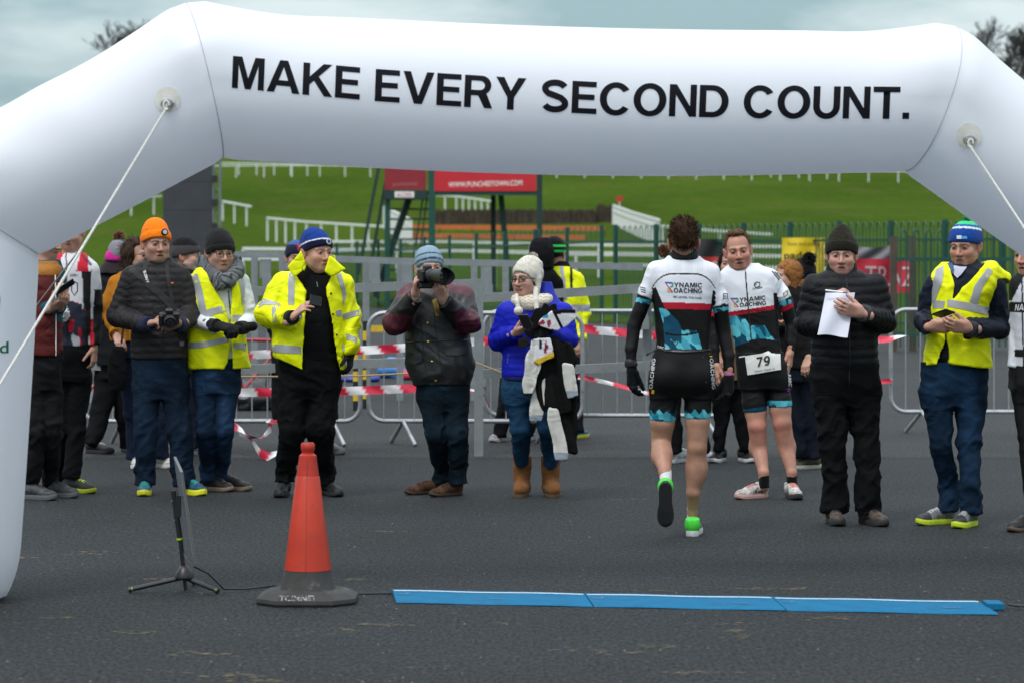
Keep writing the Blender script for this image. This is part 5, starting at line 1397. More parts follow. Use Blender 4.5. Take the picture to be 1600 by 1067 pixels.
        def half(y):
            t = (.098 - y) / .278; w_ = np.interp(t, [0, .04, .12, .3, .45, .65, .8, .92, .98, 1], [.012, .026, .036, .037, .036, .046, .047, .036, .02, .008]); return w_ * wd
        out = [(half(y), y) for y in ys] + [(-half(y), y) for y in ys[::-1]]; out = [(a, b * k) for a, b in out]; n = len(out)
        lev = [(.94, .001), (1.0, .007), (1.02, hs * .75), (.98, hs + .004)]
        for sc_, z in lev:
            for (a, b) in out:
                tz = max(0, (-b / k - .12) / .06) ** 2 * .012
                v.append((a * sc_, b * (1 + (sc_ - 1) * .4), z + tz))
        f = [tuple(range(n))[::-1], tuple(range(3 * n, 4 * n))] + [(i * n + j, i * n + (j + 1) % n, (i + 1) * n + (j + 1) % n, (i + 1) * n + j) for i in range(3) for j in range(n)]
        me = mesh_from(part_sole, np.array(v) @ R.T + at - s.base, f, False)
        link(part_sole, me, mat('sole_%d_%d_%d' % tuple(int(c * 200) for c in sole), sole, rough=.7, var=.12, vscale=40), ob)
        s.foot = at[1] - s.d
        return at + R @ np.array((0, .05 * k, .09))
    def boot(s, px, py, heading, topz, r=.065, col=(.20, .085, .028), sole=(.12, .07, .035)):
        at = G(px, py); at[2] = 0; R = rotm(heading)
        pr = [rcone((0, .03, .055), (0, .03, topz), .056, r, 0, cut_b=True), ell((0, -.07, .045), (.050, .085, .044), k=.05), ell((0, .02, .05), (.052, .07, .05), k=.03), Pr(lambda X, Y, Z: Z - .014 + 0 * X, (-.3,) * 3, (.3, .3, .016), 0, 0, 's')]
        V, Q, G_ = field_mesh(pr, .007); nr = vnormals(V, Q); V = V + nr * (.005 * fbm(V * np.array((12, 12, 26)), s.seed + int(px), 2))[:, None]
        sh = .8 + .3 * (fbm(V * 22, 5, 2) * .5 + .5)
        ob = s.put('boot', V @ R.T + at, Q, np.array(col) * sh[:, None], M_KNIT)
        me = MB(); pts = [(.052 * math.copysign(abs(math.cos(a)) ** .8, math.cos(a)), -.03 + .128 * math.sin(a)) for a in np.linspace(0, 2 * math.pi, 28, endpoint=False)]
        me.prism(pts, lambda a, b: tuple(R @ np.array((a, b, .001)) + at - s.base), lambda a, b: tuple(R @ np.array((a * 1.02, b * 1.02, .02)) + at - s.base)); me.build('sole', mat('boot_sole', sole, rough=.8), ob)
        s.foot = at[1] - s.d
    def flesh(s, rows, limbs):
        """plain inner body under the clothes so that the figure is whole"""
        pr = [tubez(s.rows(rows, -.034), k=0)] if rows else []
        for i, lb in enumerate(limbs):
            p_, _ = s.limb([(a, b, c, max(r - .024 * s.s, .022 * s.s)) for a, b, c, r in lb], .03, 0, cut=False); pr += p_
        V, Q, G_ = field_mesh(pr, .026); s.body(V, Q, s.skin)

def gadget(name, label, cat, loc): return empty(name, loc, label, cat)
def oriented(fwd, up=(0, 0, 1)):
    """columns: right, forward, up"""
    f = unit(fwd); r = unit(np.cross(f, up)); return np.stack([r, f, np.cross(r, f)], 1)
def rbox(mb, c, hx, hy, hz, R, bev=.006):
    """bevelled box in frame R"""
    v = []
    for z, k in ((-hz, -bev), (-hz + bev, 0), (hz - bev, 0), (hz, -bev)):
        x_, y_ = hx + k, hy + k; b_ = bev
        for (a, b) in ((x_, -y_ + b_), (x_, y_ - b_), (x_ - b_, y_), (-x_ + b_, y_), (-x_, y_ - b_), (-x_, -y_ + b_), (-x_ + b_, -y_), (x_ - b_, -y_)): v.append(np.array(c) + R @ np.array((a, b, z)))
    f = [tuple(range(8))[::-1], tuple(range(24, 32))] + [(i * 8 + k, i * 8 + (k + 1) % 8, (i + 1) * 8 + (k + 1) % 8, (i + 1) * 8 + k) for i in range(3) for k in range(8)]
    return mb.add(v, f)
def slr(center, fwd, label, lens_len=.10, lens_r=.036, hood=False, up=(0, 0, 1), grip_down=False):
    """a DSLR camera; fwd = where the lens looks"""
    R = oriented(fwd, up); root = empty('camera_body' if False else 'photo_camera', center, label, 'camera')
    b = MB(); rbox(b, (0, 0, 0), .066, .024, .044, R, .010); b.build('body', M_BLK, root)
    b = MB(); rbox(b, R @ np.array((0, .004, .052)), .026, .026, .018, R, .010); b.build('prism_hump', M_BLK, root)
    b = MB(); rbox(b, R @ np.array((.052, .024, -.004)), .016, .016, .040, R, .010); b.build('grip', M_BLK, root)
    if grip_down: b = MB(); rbox(b, R @ np.array((.004, .0, -.062)), .060, .022, .022, R, .010); b.build('battery_grip', M_BLK, root)
    ax = R[:, 1]
    L_ = lens_len
    lp = MB().lathe([(lens_r * .86, .02), (lens_r * .88, .035), (lens_r, .04), (lens_r, .02 + L_ * .45), (lens_r * .94, .022 + L_ * .46), (lens_r * .94, .02 + L_ * .62), (lens_r * 1.03, .02 + L_ * .64), (lens_r * 1.03, .02 + L_), (lens_r * .9, .02 + L_), (lens_r * .86, .015 + L_)], n=28, axis=ax)
    ln = lp.build('lens', M_BLK, root)
    MB().lathe([(.001, .014 + L_), (lens_r * .5, .018 + L_), (lens_r * .85, .012 + L_)], n=24, axis=ax, cap=False).build('front_element', M_GLASS, ln)
    for hh in (.35, .8): MB().lathe([(lens_r * 1.02, .02 + L_ * hh), (lens_r * 1.035, .022 + L_ * hh), (lens_r * 1.035, .030 + L_ * hh), (lens_r * 1.02, .032 + L_ * hh)], n=28, axis=ax).build('focus_ring', mat('rubber_ring', (.02, .02, .02), rough=.8), ln)
    if hood:
        hb = MB(); n = 32; z0 = .015 + L_; v = []; X_, Z_ = R[:, 0], R[:, 2]
        for rr, base, pet in ((lens_r * 1.06, z0 - .02, 0), (lens_r * 1.32, z0 + .052, .018), (lens_r * 1.26, z0 + .052, .018), (lens_r * 1.0, z0 - .02, 0)):
            for k in range(n):
                a = 2 * math.pi * k / n; v.append(ax * (base + pet * math.cos(2 * a)) + rr * (math.cos(a) * X_ + math.sin(a) * Z_))
        f = [(i * n + k, i * n + (k + 1) % n, (i + 1) % 4 * n + (k + 1) % n, (i + 1) % 4 * n + k) for i in range(4) for k in range(n)]
        hb.add(v, f, True); hb.build('lens_hood', M_BLK, ln)
    return root
def phone(c, fwd, up, label, hx=.037, hy=.0045, hz=.075, screen=(.02, .02, .025), back=(.01, .01, .011)):
    R = oriented(fwd, up); root = empty('mobile_phone', c, label, 'phone', 'phones held by spectators')
    b = MB(); rbox(b, (0, 0, 0), hx, hy, hz, R, .004); b.build('case', mat('phone_case_%d' % int(back[0] * 500), back, rough=.3), root)
    o = R @ np.array((0, hy + .0006, 0)); b = MB(); b.obox(o, R[:, 0] * (hx - .004), R[:, 1] * .0006, R[:, 2] * (hz - .008)); b.build('screen', mat('phone_screen', screen, rough=.08, spec=.8), root)
    return root

# ------------------------------------------------------------------ people in the front row
JEANS = (.018, .034, .070)
def fade(col, amt=1.0):
    """worn denim: paler on thighs and knees"""
    def f(V, px, py, G_, U, nr, C):
        w = np.clip(vnoise(V * np.array((9, 9, 5)), 3) * .8 + .25, 0, 1) * np.clip(-nr[:, 1], 0, 1) * amt * 1.5
        cr = np.clip(vnoise(V * np.array((14, 14, 60)), 8), 0, 1) * .7 * amt
        return C * (1 + w + cr)[:, None]
    return f

def orange_man():
    p = Person('photographer in bright orange beanie and charcoal quilted jacket holding a black camera', 250, 772, skin=(.45, .26, .19), seed=1)
    rows = [(402, 229, 264, .060, -.01), (413, 214, 280, .085), (424, 203, 289, .105), (445, 202, 291, .125), (480, 205, 290, .135), (515, 204, 291, .138), (545, 204, 293, .138), (560, 206, 294, .132)]
    ra = [(205, 432, .0, 16.5), (185, 494, .02, 18), (224, 508, -.24, 12.5)]
    la = [(282, 432, .0, 16), (299, 490, .01, 17.5), (280, 508, -.22, 12.5)]
    def pt(V, px, py, G_, U, nr, C):
        C = C * (1 + .35 * np.clip(vnoise(V * 7, 2), 0, 1))[:, None]; return C
    p.garment('jacket', rows, [ra, la], col=(.018, .0165, .017), m=M_NYLON, quilt=(.047, .0065), fold=.005, paint=pt)
    p.garment('collar', [(396, 229, 263, .062, -.015), (414, 226, 268, .072, -.01)], col=(.012, .012, .013), m=M_CLOTH, fold=.003)
    p.cord('zip', 'jacket', [(245, 417), (248, 450), (253, 490), (256, 557)], .003, M_BLK)
    p.flesh(rows, [ra, la])
    for (x, g) in ((226, 0), (303, 1)): pass
    p.shoe(227, 772, 4, up=(.02, .16, .17), sole=(.62, .60, .02), sole_h=.032, laces=(.05, .3, .3), name='running_shoe', paint=lambda V, C: np.where((V[:, 2:3] < .052), np.array((.015, .10, .22)), C)); f1 = p.foot
    p.shoe(297, 772, 38, up=(.012, .07, .11), sole=(.72, .70, .02), sole_h=.034, laces=(.03, .35, .35), name='running_shoe', paint=lambda V, C: np.where((V[:, 1:2] > .03), np.array((.01, .22, .24)), C)); f2 = p.foot
    L1 = [(230, 598, 0, 23), (227, 675, -.03, 18), (226, 735, f1, 16), (226, 757, f1, 17.5)]; L2 = [(271, 598, 0, 23), (281, 675, -.03, 18.5), (285, 735, f2, 17), (287, 757, f2, 18)]
    prow = [(553, 207, 292, .118), (580, 207, 294, .128), (604, 209, 293, .12), (622, 216, 288, .09)]
    p.garment('jeans', prow, [L1, L2], col=(.0055, .013, .026), m=M_DENIM, legs=True, fold=.006, paint=fade(0, .5))
    p.head(244, 380, (247, 408, -.02, 17), yaw=24, pitch=4, size=1.10, stubble=.28, brow=(.05, .035, .025), mouth=.004)
    hat = p.beanie((.86, .19, .008), cuff=(.88, .20, .008), z0=.040, back=-.035, top=.150, cuff_h=.052, bulk=.010, slouch=(0, .012))
    # lamp on the hat
    c = p.hl((.018, -.105, .072)); nrm = p.hR @ unit((.1, -1, .12))
    lamp = MB(); lamp.lathe([(.024, 0), (.024, .008), (.020, .011)], c=c - p.base, axis=nrm, n=4 * 6).build('hat_lamp', M_BLK, hat)
    MB().lathe([(.014, .011), (.014, .0135)], c=c - p.base, axis=nrm, n=20).build('lamp_face', mat('lamp_grey', (.5, .52, .6), rough=.3), hat)
    p.hand(p.w(233, 506, -.27), (.55, -.35, .12), (.25, .1, -.95), 'r', curl=(.75, .8, .85, .9), thumb=(.1, .8, .6))
    p.hand(p.w(281, 507, -.25), (-.45, -.55, -.15), (-.5, .2, .7), 'l', curl=(.8, .8, .8, .8))
    for (x0, y0, x1, y1, r0) in ((224, 508, 234, 506, 13.2), (280, 508, 276, 510, 13)):
        pass
    p.garment('cuff', None, [[(219, 508, -.20, 12.5), (235, 506, -.285, 11.5)]], col=(.012, .018, .045), m=M_KNIT, h=.007, fold=.002)
    p.garment('cuff', None, [[(284, 507, -.20, 12.5), (277, 508, -.27, 11.5)]], col=(.012, .018, .045), m=M_KNIT, h=.007, fold=.002)
    # strap
    M_ST = mat('strap_black', (.010, .010, .010), rough=.7)
    p.strip('camera_strap', 'jacket', [(228, 414), (226, 430), (231, 446), (246, 458), (262, 474), (272, 488)], 7.5, M_ST, off=.007)
    p.strip('camera_strap', 'jacket', [(260, 411), (262, 430), (265, 450), (270, 476)], 6, M_ST, off=.007)
    p.strip('camera_strap', 'jacket', [(204, 420), (222, 434), (244, 452), (268, 478), (282, 492)], 9, M_ST, off=.005)
    p.words('jacket', 'SONY', 224, 424, 229.5, 443, 4.2, M_WHITE, caps=True).location = (0, -.009, 0)
    p.patch('tag', 'jacket', [(280, 534), (287, 533.5), (287.5, 540), (280.5, 540.5)], mat('tag_purple', (.18, .15, .30)))
    p.patch('tag', 'jacket', [(262.5, 442), (270.5, 441), (271, 443.5), (263, 444.5)], mat('tag_orange', (.6, .12, .02)))
    p.finish()
    slr(p.w(264, 498, -.36), (.22, -1, -.28), 'black camera with short zoom lens held by the orange beanie photographer', lens_len=.085, lens_r=.037)
orange_man()

def scarf_man():
    p = Person('man in black beanie, glasses and grey scarf wearing a yellow hi-vis vest', 345, 770, skin=(.50, .30, .22), seed=2)
    rows = [(424, 316, 372, .075), (434, 303, 383, .10), (455, 300, 384, .12), (500, 302, 380, .125), (560, 302, 380, .125)]
    ra = [(308, 440, .0, 14), (296, 500, -.02, 14.5), (334, 508, -.24, 10.5)]; la = [(377, 442, .02, 14), (391, 498, .02, 13.5), (375, 513, -.22, 10.5)]
    def wpaint(V, px, py, G_, U, nr, C):
        mk = (vnoise(V * 32, 6) > .48) & (nr[:, 1] < .3) & ((px < 338) | (px > 388)) & (py > 490); C[mk] = (.05, .05, .06); return C
    p.garment('jacket', rows, [ra, la], col=(.60, .62, .64), m=M_NYLON, fold=.007, paint=wpaint)
    vr = [(419, 309, 352, .07), (427, 300, 378, .118), (445, 297, 383, .140), (470, 297, 383, .148), (510, 294, 384, .152), (545, 292, 388, .154), (562, 292, 391, .155), (575, 294, 392, .154)]
    X = lambda px, py: (p.w(px, py)[0], p.w(px, py)[2])
    y = p.base[1]
    cuts = [polyprism([X(318, 405), X(333, 440), X(352, 474), X(360, 500), X(366, 585), X(366.5, 585), X(364, 500), X(366, 450), X(374, 405)], y - .4, y - .02),
            polyprism([X(363, 540), X(359, 566), X(348, 585), X(368, 585)], y - .4, y - .02)]
    p.garment('hi_vis_vest', vr, [], cuts=cuts, col=HIVIS, m=M_NYLON, fold=.006, h=.008, n=2.5, fscale=.8)
    for poly in ([(300, 430), (309, 428), (316, 452), (322, 482), (324, 497), (313, 500), (309, 470)], [(312, 494), (324, 484), (340, 480), (354, 476), (353.5, 487), (338, 491), (324, 496), (313, 500)],
                 [(293, 535), (318, 534), (345, 528), (361, 525), (361, 533), (345, 537), (318, 543), (293, 545)], [(359, 492), (379, 493), (379, 503), (358.5, 502)], [(364, 535), (387, 536), (387.5, 547), (364.5, 545)], [(370, 430), (376, 429), (383, 450), (383, 470), (378, 478), (376, 455)]):
        p.patch('reflective_stripe', 'hi_vis_vest', poly, M_REFL, off=.003)
    p.garment('cuff', None, [[(330, 508, -.22, 10.5), (340, 509, -.29, 10.5)]], col=(.012, .012, .014), m=M_KNIT, h=.007, fold=.002)
    p.garment('cuff', None, [[(381, 512, -.20, 10.5), (372, 512, -.27, 10)]], col=(.012, .012, .014), m=M_KNIT, h=.007, fold=.002)
    p.hand(p.w(340, 509, -.28), (.8, -.4, -.15), (.2, .3, -.8), 'r', curl=(.7, .75, .8, .85), glove=(.012, .012, .014), size=1.08)
    p.hand(p.w(384, 511, -.22), (-.75, -.5, -.05), (-.2, .1, -.9), 'l', curl=(.7, .75, .8, .8), glove=(.010, .010, .011), size=1.08)
    p.shoe(334, 766, 50, up=(.030, .026, .024), sole=(.26, .19, .12), sole_h=.024, laces=(.02, .02, .02)); f1 = p.foot
    p.shoe(362, 765, 52, up=(.028, .026, .025), sole=(.26, .19, .12), sole_h=.024, laces=(.02, .02, .02)); f2 = p.foot
    L1 = [(321, 598, 0, 21), (322, 672, -.03, 16.5), (326, 730, f1, 13), (327, 752, f1, 14)]; L2 = [(355, 598, 0, 20), (351, 672, -.02, 15.5), (347, 730, f2, 11.5), (347, 752, f2, 12.5)]
    p.garment('jeans', [(558, 303, 378, .115), (585, 301, 376, .122), (612, 306, 372, .10)], [L1, L2], col=(.009, .022, .046), m=M_DENIM, legs=True, fold=.006, paint=fade(0, 1.3))
    p.flesh(rows, [ra, la])
    p.head(344, 394, (347, 425, 0, 15.5), yaw=24, pitch=6, size=1.08, brow=(.07, .05, .03), stubble=.08)
    p.beanie((.012, .012, .013), cuff=(.014, .014, .015), z0=.020, back=-.055, top=.142, cuff_h=.04, bulk=.014)
    p.specs((.05, .04, .03), r=.021)
    def sc(V, px, py, G_, U, nr, C):
        st = np.sin(U * 230 + px * .55) > .35; C[st] = (.035, .04, .045); return C
    p.garment('scarf', None, [[(322, 414, .05, 11), (326, 424, -.05, 12), (340, 437, -.125, 12), (352, 447, -.150, 9)], [(370, 416, .05, 11), (369, 426, -.05, 12), (359, 438, -.13, 12.5), (344, 446, -.155, 9), (346, 452, -.158, 7)], [(318, 412, .08, 13), (345, 405, .12, 13), (372, 414, .08, 13)]], col=(.135, .145, .15), m=M_KNIT, k=.02, h=.007, fold=.005, paint=sc)
    p.cord('zip', 'jacket', [(357, 455), (360, 490)], .004, M_BLK)
    p.finish()
scarf_man()

def open_jacket_man():
    p = Person('stout man in blue striped bobble hat and open yellow hi-vis coat raising a phone', 480, 777, skin=(.52, .30, .225), seed=3)
    inner = [(423, 470, 526, .075), (434, 458, 532, .10), (460, 453, 532, .135), (500, 450, 527, .165), (535, 448, 526, .168), (562, 452, 526, .155)]
    p.garment('fleece', inner, [], col=(.005, .005, .0055), m=M_CLOTH, fold=.004)
    p.garment('fleece_collar', [(414, 478, 519, .075, -.01), (430, 474, 524, .085, -.01)], col=(.005, .005, .005), fold=.004)
    rows = [(418, 466, 524, .080), (426, 452, 535, .115), (440, 440, 543, .150), (470, 430, 545, .175), (505, 425, 541, .195), (540, 424, 539, .200), (560, 427, 540, .198), (577, 434, 540, .19)]
    ra = [(443, 445, .02, 21), (420, 490, -.02, 21), (452, 499, -.24, 15.5)]; la = [(536, 446, .02, 18), (547, 495, .02, 17.5), (548, 538, -.03, 15), (547, 552, -.03, 12)]
    X = lambda px, py: (p.w(px, py)[0], p.w(px, py)[2]); y = p.base[1]
    hole = polyprism([X(472, 405), X(464, 431), X(480, 456), X(480.5, 496), X(476, 590), X(536, 590), X(530, 561), X(518, 489), X(513, 449), X(520, 431), X(516, 405)], y - .6, y + .0)
    inn = tubez(p.rows([(r[0] - (0 if i else 4), r[1] + 3.5, r[2] - 3.5, r[3] - .012) for i, r in enumerate(rows)]), k=0, op='s'); inn.lo[2] -= .05
    hem = polyprism([X(400, 553), X(440, 560), X(476, 577), X(476, 600), X(400, 600)], y - .6, y + .6)
    def pt(V, px, py, G_, U, nr, C):
        C = C * (1 - .12 * np.clip(vnoise(V * 11, 4), 0, 1))[:, None]; return C
    p.garment('hi_vis_coat', rows, [ra, la], cuts=[hole, hem], col=HIVIS, m=M_NYLON, fold=.0085, k=.04, h=.008, paint=pt, fscale=.75)
    # turned-up collar
    for ex in (polyprism([X(473, 394), X(453, 417), X(463, 432), X(474, 424), X(479, 410)], y - .17, y - .135, k=.0, op='u', rnd=.006), polyprism([X(518, 402), X(541, 420), X(521, 431), X(512, 424)], y - .17, y - .135, k=.0, op='u', rnd=.006), polyprism([X(473, 392), X(470, 420), X(525, 420), X(521, 400), X(500, 404)], y + .03, y + .06, k=.03, op='u', rnd=.008)):
        p.garment('coat_collar', None, [], extra=[ex], col=HIVIS, m=M_NYLON, h=.0075, fold=.004)
    for poly in ([(452, 419), (461, 430), (460, 477), (450, 477), (451, 440)], [(526, 430), (533, 427), (541, 460), (536, 478), (534, 455)], [(425.5, 537), (478, 542), (477, 553), (426, 550)], [(403, 474), (412, 467), (437, 474), (439, 478), (412, 477), (404, 482)], [(425, 481), (439, 477), (431, 487), (433, 502), (426, 503)], [(535, 491), (561, 484), (561, 493), (536, 500)], [(541, 521), (558, 528), (557, 536), (541, 530)], [(462, 494), (481, 489), (480, 498), (466, 499)], [(524, 486), (533, 484), (534, 494), (526, 495)], [(534, 538), (539, 538), (539, 549), (535, 548)]):
        p.patch('reflective_stripe', 'hi_vis_coat', poly, M_REFL, off=.003)
    for (x, yy) in ((517, 459), (520, 491), (526, 523), (534, 557), (535, 569), (475, 560), (475, 571), (477, 527)):
        a, n_ = p.on('hi_vis_coat', x, yy); MB().lathe([(.007, 0), (.007, .003), (.004, .005)], c=a + n_ * .001 - p.base, axis=n_, n=10).build('press_stud', M_BLK, p.root)
    p.garment('cuff', None, [[(446, 498, -.20, 12.5), (459, 496, -.285, 11)]], col=(.010, .010, .011), m=M_KNIT, h=.007, fold=.002)
    p.shoe(443, 774, -4, L=.31, up=(.012, .012, .013), sole=(.012, .012, .012), high=.13, laces=(.03, .03, .03), name='walking_boot'); f1 = p.foot
    p.shoe(513, 773, 28, L=.31, up=(.012, .012, .013), sole=(.012, .012, .012), high=.13, laces=(.03, .03, .03), name='walking_boot'); f2 = p.foot
    L1 = [(460, 600, 0, 25), (459, 668, -.03, 21), (447, 735, f1, 16), (446, 754, f1, 18)]; L2 = [(507, 600, 0, 26), (501, 668, -.02, 22), (507, 735, f2, 16), (508, 756, f2, 17)]
    p.garment('trousers', [(552, 438, 530, .155), (580, 436, 532, .158), (606, 440, 530, .13), (622, 452, 520, .09)], [L1, L2], col=(.005, .005, .0055), m=M_CLOTH, legs=True, fold=.008)
    p.flesh(inner, [ra, la])
    p.head(495, 394, (498, 424, .0, 19), yaw=38, pitch=2, size=1.12, wide=1.08, brow=(.09, .07, .05), stubble=.12, red=1.2)
    def hp(V, G_, nr, C):
        pl = V[:, 2] - (.030 + (-.035 - .030) * (V[:, 1] + .085) / .19)
        C[:] = (.008, .035, .20); C[pl < .050] = (.008, .010, .035); C[(pl >= .048) & (pl < .0565)] = (.6, .6, .62); return C
    hat = p.beanie((.008, .035, .20), cuff=(.008, .010, .035), z0=.040, back=-.045, top=.140, cuff_h=.050, bulk=.011, paint=hp)
    bd = MB(); c = p.hl((.004, -.1155, .064)); nn = p.hR @ unit((.03, -1, .25)); bd.lathe([(.019, 0), (.019, .003)], c=c - p.base, axis=nn, n=20); bd.build('badge', mat('badge_white', (.45, .48, .55)), hat)
    MB().lathe([(.012, .003), (.012, .0045)], c=c - p.base, axis=nn, n=16).build('badge_centre', mat('badge_navy', (.02, .04, .12)), hat)
    p.hand(p.w(457, 496, -.28), (.62, -.22, .55), (.7, .4, -.5), 'r', curl=(.28, .32, .38, .45), thumb=(.55, .7, -.5), spread=.12)
    p.hand(p.w(548, 551, -.02), (-.05, -.15, -1), (-.6, .1, 0), 'l', curl=.6, glove=(.01, .01, .01))
    p.cord('zip_pull', 'fleece', [(495, 441), (496.5, 449)], .0035, M_TRUSS)
    p.finish()
    phone(p.w(493, 470, -.44), (-.62, .75, -.1), (.15, .1, .9), 'black phone raised flat by the man in the open hi-vis coat', hx=.046, hz=.034, screen=(.006, .006, .007))
open_jacket_man()

def tele_man():
    p = Person('photographer in pale blue striped hat and black waxed jacket aiming a telephoto lens', 690, 776, skin=(.52, .31, .23), seed=4)
    rows = [(438, 652, 694, .07), (446, 634, 722, .105), (460, 628, 733, .135), (500, 632, 734, .155), (540, 634, 735, .160), (570, 634, 742, .165), (588, 638, 741, .162), (601, 646, 735, .150)]
    ra = [(641, 462, .0, 19), (619, 504, -.14, 21), (649, 462, -.30, 14)]; la = [(723, 462, .0, 19), (730, 504, -.14, 21), (692, 470, -.31, 14)]
    MAR = np.array((.060, .006, .014))
    def pt(V, px, py, G_, U, nr, C):
        arm = (G_ > 0); mk = arm & (((px < 648) & (py > 489 + (px - 600) * .12)) | ((px > 712) & (py > 486 - (px - 712) * .1))) & (py < 530); C[mk] = MAR
        sh = (py < 459 - np.abs(px - 683) * .12 + np.clip(np.abs(px - 683) - 20, 0, 99) * .32) & ((px < 662) | (px > 700)); C[sh] = MAR
        C = C * (1 + .5 * np.clip(vnoise(V * np.array((9, 9, 16)), 4), 0, 1))[:, None]; return C
    p.garment('waxed_jacket', rows, [ra, la], col=(.0065, .007, .007), m=mat('waxed_cotton', rough=.5, attr=True, var=.2, vscale=18, bump=.4, bscale=70, spec=.5), fold=.0085, fscale=.85, paint=pt)
    BR = mat('brass', (.55, .36, .10), rough=.3, metal=1.0)
    for (x, yy) in ((668, 505), (669, 534), (675, 565), (681, 595), (638, 562), (656, 560), (699, 550), (726, 549)):
        a, n_ = p.on('waxed_jacket', x, yy); MB().lathe([(.0085, 0), (.0085, .003), (.005, .005)], c=a - p.base, axis=n_, n=12).build('press_stud', BR, p.root)
    mw = mat('wax_dark', (.010, .010, .010), rough=.5)
    p.cord('placket_edge', 'waxed_jacket', [(657, 480), (660, 530), (664, 570), (669, 600)], .003, mw, .001); p.cord('placket_edge', 'waxed_jacket', [(678, 485), (682, 530), (689, 570), (693, 598)], .003, mw, .001)
    p.cord('waist_cord', 'waxed_jacket', [(636, 535), (665, 533), (700, 532), (734, 531)], .004, mw, .001)
    for poly in ([(637, 556), (659, 552), (661, 564), (650, 569), (638, 566)], [(695, 545), (730, 541), (731, 551), (712, 556), (696, 554)]):
        p.patch('pocket_flap', 'waxed_jacket', poly, mat('waxed_flap', (.016, .017, .017), rough=.4, var=.3, vscale=20), off=.010)
    p.shoe(668, 771, -55, L=.29, up=(.075, .038, .020), sole=(.035, .02, .012), sole_h=.018, laces=(.04, .02, .012), high=.085, m=M_KNIT); f1 = p.foot
    p.shoe(704, 774, -48, L=.29, up=(.075, .038, .020), sole=(.035, .02, .012), sole_h=.018, laces=(.04, .02, .012), high=.085, m=M_KNIT); f2 = p.foot
    L1 = [(674, 618, 0, 22), (681, 677, -.04, 18), (691, 730, f1, 14), (692, 754, f1, 14.5)]; L2 = [(711, 618, 0, 21), (714, 677, -.03, 18), (716, 730, f2, 15.5), (716, 756, f2, 16.5)]
    p.garment('jeans', [(588, 650, 731, .125), (605, 651, 732, .13), (626, 654, 731, .11), (640, 662, 726, .08)], [L1, L2], col=(.0045, .011, .017), m=M_DENIM, legs=True, fold=.006, paint=fade(0, .7))
    p.flesh(rows, [ra, la])
    p.head(671, 419, (674, 446, .0, 16), yaw=14, pitch=-2, size=1.06, brow=(.2, .19, .18), eyes=True)
    def hp(V, G_, nr, C):
        pl = V[:, 2] - (.030 + (-.040 - .030) * (V[:, 1] + .085) / .19)
        for a, b in ((.020, .033), (.062, .073)): C[(pl > a) & (pl < b)] = (.035, .05, .075)
        return C
    p.beanie((.20, .29, .36), z0=.030, back=-.045, top=.136, bulk=.013, paint=hp, ribs=0)
    p.hair([ell((0, .02, -.01), (.083, .09, .055), k=0), Pr(lambda X, Y, Z: -(Y - .02) + 0 * X, (-.2,) * 3, (.2,) * 3, 0, 0, 's')], (.28, .27, .26), fold=.003)
    p.hand(p.w(648, 460, -.31), (.10, -.35, 1), (.9, -.1, .1), 'r', curl=(.75, .7, .75, .8), thumb=(.2, .7, -.6), size=1.05)
    p.hand(p.w(693, 470, -.32), (-.35, -.45, .8), (-.25, .1, .95), 'l', curl=(.75, .8, .85, .9), size=1.0, thumb=(.4, .9, -.2))
    p.strip('camera_strap', 'waxed_jacket', [(680, 468), (684, 480), (686, 494)], 9, mat('strap_gold', (.16, .11, .01), rough=.6), off=.02)
    p.finish()
    slr(p.w(667, 431, -.34), (.72, -1, -.03), 'black camera with long hooded lens held up by the pale blue hat photographer', lens_len=.15, lens_r=.045, hood=True, grip_down=True)
tele_man()

